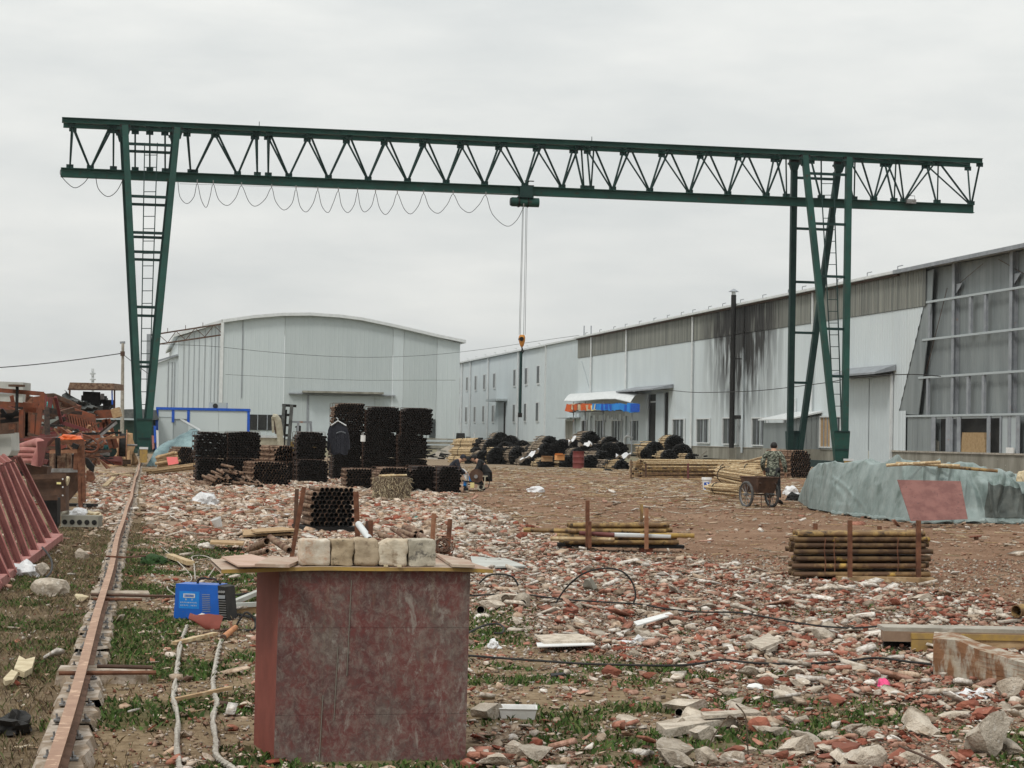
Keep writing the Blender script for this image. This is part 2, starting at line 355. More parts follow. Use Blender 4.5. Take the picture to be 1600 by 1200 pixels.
# ================================================================== GROUND
def relief(x, y):
    return 0.05 * (fbm(x, y, .35, 3, 3) - .5) + 0.035 * (fbm(x, y, 1.7, 9, 3) - .5)
def gz(x, y):
    return float(relief(np.array([x]), np.array([y]))[0])
def zones(px, py, X, Y):
    """weights of rubble, bare earth, grass, weeds at ground points"""
    n = (fbm(X, Y, .5, 21) - .5); n2 = (fbm(X, Y, 1.6, 33) - .5)
    jit = n * 60 + n2 * 26
    top = np.interp(px, [235, 690, 800, 950, 1100, 1240, 1450, 1600], [722, 768, 816, 866, 872, 905, 925, 938])
    bot = np.interp(px, [240, 330, 400, 740, 790, 900, 1050, 1200, 1320, 1600], [838, 850, 885, 950, 975, 1015, 1045, 1078, 1110, 1130])
    right = ss(216, 236, px)
    rub = right * ss(-14, 14, py - top + jit * .35) * (1 - ss(-30, 30, py - bot + jit))
    rub = np.maximum(rub, ss(120, 140, px) * (1 - ss(200, 212, px)) * ss(725, 735, py) * (1 - ss(812, 840, py + jit * .4)) * .9)
    low = right * ss(-30, 30, py - bot + jit)
    rub = np.maximum(rub, low * (.10 + .45 * ss(.52, .62, fbm(X, Y, .9, 5)) * ss(1000, 1080, py) + .65 * ss(1120, 1180, py + n * 80) * ss(700, 760, px)))
    rub = np.maximum(rub, low * ss(1040, 1130, px) * ss(1040, 1090, py) * .6)
    earth = right * ss(640, 700, px) * (1 - ss(-14, 14, py - top + jit * .35))
    gn = fbm(X, Y, 1.3, 71)
    grass = ss(.46, .53, gn) * (1 - ss(395, 410, px)) * ss(835, 880, py) * ss(150, 170, px + .0 * py) * .9
    grass = np.maximum(grass, ss(.5, .6, gn) * (1 - ss(110, 160, px)) * ss(860, 900, py) * .55)
    strip = ss(1095, 1120, py + n * 50) * (1 - ss(1160, 1185, py + n * 40)) * ss(735, 760, px)
    grass = np.maximum(grass, strip * ss(.42, .50, gn + n * .2) * np.interp(px, [740, 900, 1000, 1600], [.75, .8, 1, .85]))
    grass = np.maximum(grass, low * ss(.56, .63, gn) * .6 * ss(700, 740, px))
    grass = np.maximum(grass, ss(730, 750, px) * (1 - ss(800, 840, px)) * ss(940, 960, py) * (1 - ss(1000, 1020, py)) * .6)
    grass = np.maximum(grass, ss(300, 420, px) * (1 - ss(738, 745, px)) * ss(1150, 1180, py) * .8)
    grass = np.maximum(grass, .5 * ss(.60, .68, gn) * rub * ss(930, 980, py))
    rail_px = np.interp(py, [722, 780, 925, 1200], [220, 205, 165, 95])
    weeds = (1 - ss(-6, 6, px - rail_px + 14)) * ss(800, 850, py + jit * .5) * .9
    weeds = np.maximum(weeds, ss(-8, 2, px - rail_px - 4) * (1 - ss(16, 50, px - rail_px - 6)) * ss(724, 740, py) * (.35 + .35 * ss(780, 830, py)))
    rub = rub * (1 - .5 * weeds)
    return rub, earth, grass, weeds
def build_ground():
    rows = 330; cols = 300
    D = 7.0 * (150 / 7.0) ** (np.linspace(0, 1, rows)); U = np.linspace(-.40, .40, cols)
    Y = np.repeat(D[:, None], cols, 1); X = Y * U[None, :]
    Z = relief(X, Y)
    px, py = proj(X, Y, 0.0)
    rub, earth, grass, weeds = zones(px, py, X, Y)
    n = fbm(X, Y, 2.2, 91, 5)[..., None]; n1 = fbm(X, Y, .4, 92, 3)[..., None]
    def mixc(a, b, t): return np.array(a) * (1 - t) + np.array(b) * t
    base = mixc((.19, .135, .078), (.29, .22, .14), n)
    base = base * (1 - rub[..., None]) + mixc((.25, .175, .125), (.38, .29, .22), n) * rub[..., None]
    base = base * (1 - earth[..., None]) + mixc((.20, .118, .075), (.28, .180, .12), ss(.35, .65, .6 * n + .4 * n1)) * earth[..., None]
    base = base * (1 - weeds[..., None]) + mixc((.12, .088, .055), (.20, .15, .095), n) * weeds[..., None]
    base = base * (1 - .75 * grass[..., None]) + mixc((.05, .06, .018), (.10, .095, .035), n) * .75 * grass[..., None]
    far = ss(95, 115, Y)[..., None]; base = base * (1 - far) + np.array((.26, .20, .14)) * far
    me = bpy.data.meshes.new('ground')
    v = np.stack([X, Y, Z], -1).reshape(-1, 3)
    i = np.arange(rows - 1)[:, None] * cols + np.arange(cols - 1)[None, :]
    f = np.stack([i, i + 1, i + cols + 1, i + cols], -1).reshape(-1, 4)
    set_mesh(me, v, f)
    at = me.color_attributes.new('tint', 'FLOAT_COLOR', 'POINT')
    at.data.foreach_set('color', np.concatenate([base.reshape(-1, 3), np.ones((len(v), 1))], 1).ravel().astype(np.float32))
    me.polygons.foreach_set('use_smooth', np.ones(len(f), bool))
    m = mat('yard_soil', (1, 1, 1), (.62, .58, .54), 14, lo=.42, hi=.62, rough=.97, bump=.022, bscale=26, attr='tint', c3=(.38, .31, .23), s3=34, lo3=.66, hi3=.74, spec=.1)
    me.materials.append(m)
    o = bpy.data.objects.new('yard_ground', me); COL.objects.link(o); o['kind'] = 'structure'
    # terrain out to the horizon, 6 cm under the yard
    b = MB(); b.grid([[(x, y, -.16) for x in (-2500, -60, 60, 2500)] for y in (-200, 5, 145, 3500)])
    b.build('terrain', mat('far_soil', (.20, .16, .11), (.13, .13, .07), .05, rough=1), kind='structure')
def set_mesh(me, v, f, loops=None):
    n = f.shape[1]
    me.vertices.add(len(v)); me.vertices.foreach_set('co', np.asarray(v, np.float32).ravel())
    me.loops.add(f.size); me.loops.foreach_set('vertex_index', f.ravel().astype(np.int32))
    me.polygons.add(len(f)); me.polygons.foreach_set('loop_start', (np.arange(len(f)) * n).astype(np.int32))
    me.update(calc_edges=True)
build_ground()

# ------------------------------------------------------------------ rubble (uncountable)
def ico(sub, seed, amp):
    bm = bmesh.new(); bmesh.ops.create_icosphere(bm, subdivisions=sub, radius=1)
    r = np.random.RandomState(seed)
    v = np.array([x.co[:] for x in bm.verts]); f = np.array([[q.index for q in p.verts] for p in bm.faces]); bm.free()
    # cut the sphere with random planes -> faceted broken stone
    for _ in range(7):
        n = r.normal(size=3); n /= np.linalg.norm(n); d = r.uniform(.25, .6); s = v @ n; o = s > d
        v[o] -= np.outer(s[o] - d, n)
    v *= 1 + (r.rand(len(v), 1) - .5) * amp
    return v / np.abs(v).max(0), f
CUBE = (np.array([(a, b, c) for c in (-1, 1) for a, b in ((-1, -1), (1, -1), (1, 1), (-1, 1))], float),
        np.array([(0, 2, 1), (0, 3, 2), (4, 5, 6), (4, 6, 7), (0, 1, 5), (0, 5, 4), (1, 2, 6), (1, 6, 5), (2, 3, 7), (2, 7, 6), (3, 0, 4), (3, 4, 7)]))
def scatter_mesh(name, shapes, X, Y, Z, S, rot, tiltx, tilty, colr, material, jit=.0):
    """S (n,3) half sizes; every piece its own jittered copy of one of the shapes"""
    n = len(X); sel = nrg.randint(len(shapes), size=n); VV = []; FF = []; CC = []; off = 0
    for k, (bv, bf) in enumerate(shapes):
        id = np.where(sel == k)[0]
        if not len(id): continue
        v = bv[None] * S[id][:, None, :]
        if jit: v = v * (1 + (nrg.rand(len(id), len(bv), 3) - .5) * jit)
        cx, sx = np.cos(tiltx[id])[:, None], np.sin(tiltx[id])[:, None]
        y, z = v[..., 1] * cx - v[..., 2] * sx, v[..., 1] * sx + v[..., 2] * cx; x = v[..., 0]
        cy, sy = np.cos(tilty[id])[:, None], np.sin(tilty[id])[:, None]
        x, z = x * cy + z * sy, -x * sy + z * cy
        cz, sz = np.cos(rot[id])[:, None], np.sin(rot[id])[:, None]
        x, y = x * cz - y * sz, x * sz + y * cz
        v = np.stack([x + X[id][:, None], y + Y[id][:, None], z + Z[id][:, None]], -1)
        VV.append(v.reshape(-1, 3)); CC.append(np.repeat(colr[id], len(bv), 0))
        FF.append((bf[None] + (np.arange(len(id)) * len(bv))[:, None, None] + off).reshape(-1, bf.shape[1])); off += len(id) * len(bv)
    V = np.concatenate(VV); Fc = np.concatenate(FF); C = np.concatenate(CC)
    me = bpy.data.meshes.new(name); set_mesh(me, V, Fc)
    at = me.color_attributes.new('tint', 'FLOAT_COLOR', 'POINT')
    at.data.foreach_set('color', np.concatenate([C, np.ones((len(C), 1))], 1).ravel().astype(np.float32))
    me.materials.append(material)
    o = bpy.data.objects.new(name, me); COL.objects.link(o); o['kind'] = 'stuff'; return o
KEEP = []   # (x, y, r) discs kept free of debris
def clear(X, Y):
    ok = np.ones(len(X), bool)
    for cx, cy, r in KEEP: ok &= (X - cx) ** 2 + (Y - cy) ** 2 > r * r
    return ok
def sample(n, d0, d1):
    D = np.sqrt(nrg.uniform(d0 ** 2, d1 ** 2, n)); U = nrg.uniform(-.285, .285, n); return D * U, D
ROCK1 = [ico(1, s, .25) for s in range(10)]; ROCK2 = [ico(2, s, .16) for s in range(12)]
PAL = np.array([(.38, .180, .130), (.27, .092, .062), (.46, .28, .215), (.56, .50, .43), (.61, .55, .475), (.42, .34, .265), (.50, .385, .29), (.32, .25, .19), (.68, .64, .59), (.24, .19, .15)])
def rubble(name, n, d0, d1, smin, smax, shapes, jit, pieces_flat=.45):
    X, Y = sample(n, d0, d1); px, py = proj(X, Y, 0.0)
    rub, earth, grass, weeds = zones(px, py, X, Y)
    cl_ = ss(.36, .56, fbm(X, Y, .8, 77)); dens = rub * (1 - .75 * grass) * (.42 + .58 * cl_) + .10 * earth + .02
    ok = (nrg.rand(n) < dens) & clear(X, Y); X, Y, px, py, rub, earth = [a[ok] for a in (X, Y, px, py, rub, earth)]
    n = len(X); s = smin * (smax / smin) ** (nrg.rand(n) ** 2.2)
    s *= np.where(earth > .5, .6, 1)
    flat = nrg.uniform(.22, .62, n) * np.where(nrg.rand(n) < pieces_flat, .55, 1)
    S = np.stack([s * nrg.uniform(.75, 1.2, n), s * nrg.uniform(.6, 1.1, n), s * flat], -1)
    # brick share grows to the right of the yard, pale mortar and plaster on the left
    bp = np.clip(.16 + .26 * ss(600, 1000, px) + .28 * (fbm(X, Y, .45, 44) - .42) * 2, .06, .72)
    isb = nrg.rand(n) < bp
    idx = np.where(isb, nrg.randint(0, 3, n), nrg.randint(3, 10, n))
    C = PAL[idx] * nrg.uniform(.78, 1.12, (n, 1)) * np.where(px[:, None] < 700, (1.05, .98, .93), (1, 1, 1))
    e_ = earth > .5; C[e_] = C[e_] * .4 + np.array((.34, .24, .165)) * .6
    mound = .03 * rub * fbm(X, Y, 1.1, 61)
    return scatter_mesh(name, shapes, X, Y, relief(X, Y) + S[:, 2] * .45 + mound + nrg.rand(n) * .015, S, nrg.uniform(0, 6.28, n),
                        nrg.normal(0, .22, n), nrg.normal(0, .22, n), C, RUBM, jit)
RUBM = mat('rubble_surface', (1, 1, 1), (.50, .44, .38), 26, lo=.42, hi=.66, rough=.97, bump=.006, bscale=60, attr='tint', spec=.1)
for kx, ky, kr in [(808, 1126, .17), (760, 1128, .12), (322, 985, .16), (310, 965, .30), (772, 1012, .06), (1098, 1158, .1), (836, 769, .4), (340, 826, .12), (1381, 1076, .06)]:
    g_ = G(kx, ky); KEEP.append((g_.x, g_.y + .03, kr))
for p_ in [(565, 1040, .62)]:
    g_ = G(565, 1188); KEEP.append((g_.x + .02, g_.y + .4, .62))
def debris_all():
    # grit and crumbs between the bigger pieces
    X, Y = sample(150000, 8.6, 30); px, py = proj(X, Y, 0.0); rub, earth, grass, weeds = zones(px, py, X, Y)
    ok = (nrg.rand(len(X)) < (.28 + .72 * rub) * (1 - .8 * grass) * (1 - .85 * weeds) * np.clip(17 / Y, .25, 1)) & clear(X, Y); X, Y, rub = X[ok], Y[ok], rub[ok]; n = len(X)
    s = .0035 + .011 * nrg.rand(n) ** 2 * np.clip(Y / 13, .8, 1.8); idx = nrg.choice([0, 1, 2, 3, 4, 5, 6, 7, 8, 9], n)
    TET = (np.array([(1, 1, 1), (1, -1, -1), (-1, 1, -1), (-1, -1, 1)], float), np.array([(0, 1, 2), (0, 3, 1), (0, 2, 3), (1, 3, 2)]))
    scatter_mesh('grit', [TET], X, Y, relief(X, Y) + .006, np.stack([s * 1.3, s, s * .7], -1), nrg.uniform(0, 6.28, n), nrg.normal(0, .4, n), nrg.normal(0, .4, n), (PAL[idx] * .85 + np.array((.25, .18, .12)) * .15) * nrg.uniform(.7, 1.1, (n, 1)), RUBM, .5)
    rubble('rubble_near', 40000, 8.6, 17, .009, .055, ROCK2, .22)
    rubble('rubble_middle', 90000, 16.5, 34, .012, .070, ROCK1, .25)
    rubble('rubble_far', 90000, 33, 80, .02, .09, [CUBE], .5)
    # flat sheets, tile shards and white plaster flakes
    X, Y = sample(15000, 8.8, 70); px, py = proj(X, Y, 0.0); rub, earth, grass, weeds = zones(px, py, X, Y)
    ok = (nrg.rand(len(X)) < rub * .5 * (1 - grass) + .03) & clear(X, Y); X, Y, px = X[ok], Y[ok], px[ok]; n = len(X)
    s = .025 + .07 * nrg.rand(n) ** 1.8
    S = np.stack([s * nrg.uniform(.9, 1.9, n), s * nrg.uniform(.45, .8, n), nrg.uniform(.006, .016, n)], -1)
    idx = nrg.choice([0, 2, 3, 4, 4, 6, 8, 8, 5], n)
    scatter_mesh('plaster_and_tile_shards', [CUBE], X, Y, relief(X, Y) + .035 + nrg.rand(n) * .03, S, nrg.uniform(0, 6.28, n), nrg.normal(0, .2, n), nrg.normal(0, .2, n), PAL[idx] * nrg.uniform(.85, 1.12, (n, 1)), RUBM, .45)
    # splinters of wood and bark on the bare earth
    X, Y = sample(26000, 9, 112); px, py = proj(X, Y, 0.0); rub, earth, grass, weeds = zones(px, py, X, Y)
    st = ss(.46, .62, fbm(X, Y * .35, .22, 81)); front = ss(80, 110, Y)
    ok = (nrg.rand(len(X)) < earth * (.12 + .5 * st + .5 * front) + .10 * rub + .12 * weeds + .08) & clear(X, Y); X, Y = X[ok], Y[ok]; n = len(X)
    lsc = np.clip(Y / 40, .5, 1.5)
    S = np.stack([nrg.uniform(.03, .17, n) * lsc, nrg.uniform(.006, .02, n) * lsc, nrg.uniform(.004, .010, n) * lsc], -1)
    cc = np.array([(.46, .33, .20), (.52, .43, .30), (.36, .25, .15), (.58, .52, .43)])[nrg.randint(0, 4, n)] * nrg.uniform(.75, 1.1, (n, 1))
    scatter_mesh('wood_splinters', [CUBE], X, Y, relief(X, Y) + .018, S, nrg.normal(.1, .9, n), nrg.normal(0, .08, n), nrg.normal(0, .05, n), cc, RUBM, .3)
debris_all()

# ------------------------------------------------------------------ grass and weeds
def blades(name, n, d0, d1, kind, hmin, hmax, wid, cols, per, spread):
    X, Y = sample(n, d0, d1); px, py = proj(X, Y, 0.0); rub, earth, grass, weeds = zones(px, py, X, Y)
    wgt = {'grass': grass, 'weeds': np.clip(weeds + .12 * (1 - rub) * ss(820, 860, py) * (1 - ss(400, 420, px)), 0, 1)}[kind]
    rp = np.interp(py, [722, 780, 925, 1200], [220, 205, 165, 95]); rw = 50 * 9.5 / np.maximum(Y, 8)
    ok = (nrg.rand(n) < wgt) & clear(X, Y) & (np.abs(px - rp) > rw * .55); X, Y = X[ok], Y[ok]
    X = np.repeat(X, per) + nrg.normal(0, spread, len(X) * per); Y = np.repeat(Y, per) + nrg.normal(0, spread, len(Y) * per); n = len(X)
    a = nrg.uniform(0, 6.28, n); h = nrg.uniform(hmin, hmax, n); ln = nrg.uniform(.2, 1.3, n) * h
    wv = wid * nrg.uniform(.6, 1.4, n); b = nrg.uniform(0, 6.28, n); z = relief(X, Y)
    dx, dy = np.cos(a) * wv, np.sin(a) * wv; lx, ly = np.cos(b) * ln, np.sin(b) * ln
    v = np.stack([np.stack([X - dx, Y - dy, z - .005], -1), np.stack([X + dx, Y + dy, z - .005], -1),
                  np.stack([X + lx * .45 + dx * .9, Y + ly * .45 + dy * .9, z + h * .7], -1), np.stack([X + lx, Y + ly, z + h], -1)], 1)
    me = bpy.data.meshes.new(name)
    f = (np.arange(n) * 4)[:, None] + np.array([[0, 1, 2, 3]]); set_mesh(me, v.reshape(-1, 3), f)
    C = np.array(cols)[nrg.randint(0, len(cols), n)] * nrg.uniform(.7, 1.25, (n, 1)); C = np.repeat(C, 4, 0)
    at = me.color_attributes.new('tint', 'FLOAT_COLOR', 'POINT')
    at.data.foreach_set('color', np.concatenate([C, np.ones((len(C), 1))], 1).ravel().astype(np.float32))
    me.materials.append(mat(name + '_leaf', (1, 1, 1), rough=.75, attr='tint', spec=.15))
    o = bpy.data.objects.new(name, me); COL.objects.link(o); o['kind'] = 'stuff'
blades('grass', 60000, 8.8, 34, 'grass', .010, .042, .0085, [(.055, .10, .024), (.075, .13, .03), (.115, .135, .045), (.040, .075, .02), (.05, .09, .022), (.13, .115, .06)], 8, .035)
blades('dry_weeds', 26000, 8.8, 36, 'weeds', .012, .055, .0022, [(.20, .145, .08), (.12, .085, .05), (.25, .19, .115), (.10, .115, .045), (.085, .06, .04)], 9, .07)

# ================================================================== RAIL
RA = math.atan2(15.24, 85.0)                      # rail runs this far left of the view axis
RU = Vector((-math.sin(RA), math.cos(RA), 0)); RV = Vector((math.cos(RA), math.sin(RA), 0))
R0 = Vector((-2.21, 10.06, 0))
def railp(t, o=0, z=0): return R0 + RU * t + RV * o + Vector((0, 0, z))
def wob(t): return .014 * math.sin(t * .21) + .008 * math.sin(t * .53 + 1)
b = MB(); segs = [-2.2, 1.2, 2.1, 5.0, 6.2, 9.5, 12.4, 15.8, 21, 28, 38, 52, 70, 92, 112]
rr_ = random.Random(4)
for i, (a_, c_) in enumerate(zip(segs[:-1], segs[1:])):
    m_ = MB(); st = 14; lft = []; rgt = []
    gap = .03
    pts = []
    for k in range(st + 1):
        t = a_ + gap + (c_ - a_ - 2 * gap) * k / st
        pts.append((t, -.105 - .04 * rr_.random() * rr_.random(), .085 + .05 * rr_.random()))
    top = .05
    m_.grid([[railp(t, l + wob(t) - .05, -.06) for t, l, r in pts], [railp(t, l + wob(t), top + .012 * rr_.uniform(-1, 1)) for t, l, r in pts],
             [railp(t, wob(t), top + .006 * rr_.uniform(-1, 1)) for t, l, r in pts],
             [railp(t, r + wob(t), top + .012 * rr_.uniform(-1, 1)) for t, l, r in pts], [railp(t, r + wob(t) + .05, -.06) for t, l, r in pts]][::-1])
    m_.build('rail_plinth', MT['plinth'], kind='structure')
rail = thing('crane_rail', 'long rusty steel rail running from the lower left corner away to the crane leg', 'rail', railp(0, 0, .05))
b = MB(); pr = [(-.045, .0), (.045, .0), (.045, .012), (.010, .022), (.010, .075), (.029, .085), (.031, .115), (-.031, .115), (-.029, .085), (-.010, .075), (-.010, .022), (-.045, .012)]
ts = list(np.linspace(-2.2, 20, 40)) + list(np.linspace(22, 112, 40))
vs = []; fs = []
for i, t in enumerate(ts):
    for x, z in pr: vs.append(railp(t, x + wob(t), .056 + z))
n_ = len(pr)
for i in range(len(ts) - 1):
    for j in range(n_): fs.append((i * n_ + j, i * n_ + (j + 1) % n_, (i + 1) * n_ + (j + 1) % n_, (i + 1) * n_ + j))
b._a(vs, fs)
MT['railm'] = mat('rusty_rail_head', (.36, .22, .145), (.27, .155, .10), 5, rough=.6, c3=(.52, .35, .24), s3=13, lo3=.55, hi3=.65)
ro_ = b.build('rail_bar', MT['railm'], rail, world=True); ro_.data.materials.append(MT['brownst2'])
ro_.data.polygons.foreach_set('material_index', [0 if i % 12 == 6 else 1 for i in range(len(ro_.data.polygons))])
t = -1.4
while t < 34:
    for sd_ in (-1, 1):
        m_ = MB(); c = railp(t + sd_ * .09 * math.sin(t * 5), sd_ * (.07 + .012 * math.sin(t * 7)) + wob(t), .056); m_.box(c + Vector((0, 0, .006)), (.045, .05, .010), Matrix.Rotation(RA, 3, 'Z'))
        m_.tube(c, c + Vector((.010 * math.sin(t * 9), .006, .042)), .0065, 6); m_.tube(c + Vector((0, 0, .010)), c + Vector((0, 0, .024)), .013, 6)
        m_.build('rail_clip', MT['steel'], rail, world=True)
    t += .66 if t < 14 else 1.32
# concrete cross sleepers with reinforcing bars lying across the rail
def cross(pyc, xa, xb, lab, z, lab2, bars):
    a = G(xa, pyc); c = G(xb, pyc); m_ = MB(); rnd = random.Random(int(pyc))
    m_.box((a + c) / 2 + Vector((0, .16, .02)), ((c - a).length, .34, .13), Matrix.Rotation(math.atan2(c.y - a.y, c.x - a.x), 3, 'Z'), .93)
    o = m_.build('concrete_sleeper', MT['plinth'], label=lab, cat='sleeper')
    for k, (x0, y0, x1, y1) in enumerate(bars):
        p = G(x0, y0, z); q = G(x1, y1, z)
        MB().tube(p, q, .014, 7).build('iron_bar', MT['rust'] if k else MT['brownst'], label=lab2[k], cat='iron bar')
cross(1068, 78, 226, 'broken concrete cross sleeper under the nearer pair of iron bars', .115,
      ['upper of two iron bars laid across the rail on the nearer sleeper', 'lower of two iron bars laid across the rail on the nearer sleeper'], [(152, 1041, 238, 1043), (92, 1052, 244, 1051)])
cross(940, 134, 231, 'cracked concrete cross sleeper left of the blue welding machine', .11,
      ['brown iron bar laid over the rail left of the blue machine', 'thin iron rod beside the bar on the farther sleeper'], [(142, 929, 272, 932), (146, 936, 222, 937)])
MB().path([G(165, 869, .24), G(195, 871, .23), G(235, 868, .05)], .012, 6).build('iron_bar', MT['rust'], label='short iron bar crossing the rail farthest up the track', cat='iron bar')

# ================================================================== GANTRY CRANE
CA = R(10.2); fr_ = G(219, 729)
C0 = Vector((fr_.x - 3.5 * math.sin(CA), fr_.y + 3.5 * math.cos(CA), 0))
def cr_(px, py, off=0): return on_plane(px, py, C0, CA, off)
def cs(px, off=-.8, py=None):
    return cr_(px, 200 + .044 * (px - 97) if py is None else py, off)[0]
crane = thing('gantry_crane', 'tall dark green truss gantry crane spanning the whole yard', 'gantry crane', C0, CA)
ZT, ZB = 16.62, 14.18
def part(mb, name, m='green', **k): return mb.build(name, MT[m], crane, **k)
s0, s1 = cr_(97, 183, -.8)[0], cr_(1535, 246, -.8)[0]; sb0, sb1 = cr_(95, 270)[0], cr_(1521, 325)[0]
part(MB().ibeam((s0, -.8, ZT), (s1, -.8, ZT), .22, .26), 'top_chord')
part(MB().ibeam((s0, .8, ZT), (s1, .8, ZT), .22, .26), 'top_chord')
b = MB(); b.ibeam((sb0, 0, ZB), (sb1, 0, ZB), .30, .46, .035); part(b, 'bottom_chord')
BR = [(112, 109), (112, 141), (173, 141), (177, 177), (211, 211), (234, 234), (258, 258), (293, 298), (337, 304), (337, 371), (400, 371), (402, 402), (421, 419),
      (421, 451), (484, 451), (484, 513), (546, 513), (546, 575), (606, 575), (606, 636.5), (667, 636.5), (667, 697), (727, 697), (727, 757), (787.5, 757), (787.5, 820),
      (847, 820), (847, 878), (905, 878), (908, 912), (928, 923), (928, 957), (985, 957), (985, 1015), (1046, 1015), (1046, 1077), (1107, 1077), (1107, 1137), (1167, 1137), (1167, 1197),
      (1224, 1197), (1228, 1228.5), (1283, 1283), (1336, 1334), (1345, 1365), (1397, 1365), (1400, 1396.5), (1404, 1412), (1463, 1412), (1466, 1464), (1466, 1517), (1531, 1517)]
nodes_b = {}; nodes_t = {}
for tx, bx in BR:
    st = cr_(tx, 195 + .044 * (tx - 97), -.8)[0]; sb_ = cr_(bx, 268 + .041 * (bx - 97), 0)[0]
    nodes_b[round(sb_, 1)] = sb_; nodes_t[round(st, 1)] = st
    for d in (-.8, .8): part(MB().bar((st, d, ZT - .12), (sb_, d * .06, ZB + .2), .075, .075), 'brace', 'green_dk')
for s_ in nodes_b.values():
    part(MB().box((s_, 0, ZB + .30), (.34, .2, .2)), 'gusset_plate', 'green_dk')
for s_ in nodes_t.values():
    for d in (-.8, .8): part(MB().box((s_, d * .97, ZT - .2), (.36, .06, .22)), 'gusset_plate', 'green_dk')
sl = sorted(nodes_t.values()); b = MB()
for a_, c_ in zip(sl[:-1], sl[1:]):
    if c_ - a_ > .4:
        b = MB().bar((a_, -.8, ZT), (c_, .8, ZT), .05, .05); part(b, 'top_lacing', 'green_dk')
        part(MB().bar((a_, -.8, ZT), (a_, .8, ZT), .05, .05), 'top_lacing', 'green_dk')
part(MB().bar((cr_(405, 200, -.8)[0], -.8, ZT), (cr_(405, 200, -.8)[0], -.8, ZT + .35), .03, .03), 'splice_pin', 'green_dk')
part(MB().bar((cr_(925, 200, -.8)[0], -.8, ZT), (cr_(925, 200, -.8)[0], -.8, ZT + .35), .03, .03), 'splice_pin', 'green_dk')
def leg_frame(side, dt, db, tops, bots, bars, mt, ladder=None, plate=None):
    """one V shaped frame: two box members from the chords to the foot plate. dt/db: distance of top/foot from the beam plane"""
    zt = ZT - .15
    def off(z): return db + (dt - db) * (z - .8) / (zt - .8)
    def at(px, py):
        o = dt
        for _ in range(6):
            s_, z_ = cr_(px, py, o); o = off(z_)
        return s_, z_
    T = [(at(*p)[0], dt, zt) for p in tops]; B = [(at(*p)[0], db, .85) for p in bots]
    for i in (0, 1):
        part(MB().bar(T[i], B[i], .30, .30, (0, 1, 0)), 'leg_post', mt)
        s_ = T[i][0]
        m_ = MB(); m_.box((s_, dt, ZT - .32), (.62, .34, .10)); m_.box((s_, dt, ZT - .52), (.50, .36, .34), Matrix.Rotation(math.pi, 3, 'X'), .62)
        part(m_, 'leg_bracket', 'green_dk'); part(MB().box((s_, dt, ZT - .20), (.5, .3, .16)), 'leg_bracket', 'black')
    def member(i, z):
        k = (z - .85) / (zt - .85); return B[i][0] + (T[i][0] - B[i][0]) * k
    for (px, py) in bars:
        z = at(px, py)[1]; part(MB().bar((member(0, z), off(z), z), (member(1, z), off(z), z), .11, .13), 'cross_bar', mt if mt == 'green_dk' else 'green_dk')
    zp = at(*plate)[1]
    pl = [(member(0, zp) - .15, db - .16, zp), (member(1, zp) + .15, db - .16, zp), (B[1][0] + .15, db - .16, .8), (B[0][0] - .15, db - .16, .8)]
    part(MB().prism(pl, (0, .32, 0)), 'foot_plate', mt)
    zr = zp - .9
    part(MB().bar((member(0, zr) - .12, db - .18, zr), (member(1, zr) + .12, db - .18, zr), .04, .07), 'stiffener', 'green_dk')
    part(MB().bar((member(0, zp) - .12, db - .18, zp), (member(1, zp) + .12, db - .18, zp), .04, .07), 'stiffener', 'green_dk')
    if ladder:
        (x0, y0), (x1, y1), (x2, y2), (x3, y3) = ladder   # left rail top/bottom, right rail top/bottom
        q = [at(x0, y0), at(x1, y1), at(x2, y2), at(x3, y3)]; q = [(s_, off(z_) + .28, z_) for s_, z_ in q]
        part(MB().bar(q[0], q[1], .05, .05, (0, 1, 0)), 'ladder_rail', 'green_dk'); part(MB().bar(q[2], q[3], .05, .05, (0, 1, 0)), 'ladder_rail', 'green_dk')
        n = 22; qa = [Vector(p) for p in q]
        for k in range(1, n):
            part(MB().bar(qa[0].lerp(qa[1], k / n), qa[2].lerp(qa[3], k / n), .035, .035), 'ladder_rung', 'green_dk')
    return B
BL = leg_frame(-1, -.95, -3.5, [(195, 215), (277, 215)], [(220, 705), (229, 705)],
          [(236, 226), (236, 307.5), (236, 364), (236, 394), (232, 480), (230, 566)], 'green', ((226, 222), (219, 652), (246, 222), (232, 652)), (225, 655))
BL2 = leg_frame(-1, .95, 3.5, [(191, 221), (273, 221)], [(216, 698), (225, 698)],
          [(236, 237.5), (236, 320), (236, 371), (236, 406), (232, 493.5), (228, 573)], 'green_dk', None, (222, 658))
BRa = leg_frame(1, -.95, -3.5, [(1258, 262), (1327, 262)], [(1308, 715), (1319, 715)],
          [(1292, 272), (1295, 350), (1300, 432), (1305, 514), (1308, 588)], 'green', ((1285, 268), (1307, 672), (1305, 268), (1318, 672)), (1312, 674))
BRb = leg_frame(1, .95, 3.5, [(1240, 268), (1310, 268)], [(1235, 700), (1249, 700)],
          [(1275, 279), (1272, 358), (1262, 441), (1256, 520), (1250, 598)], 'green_dk', None, (1242, 674))
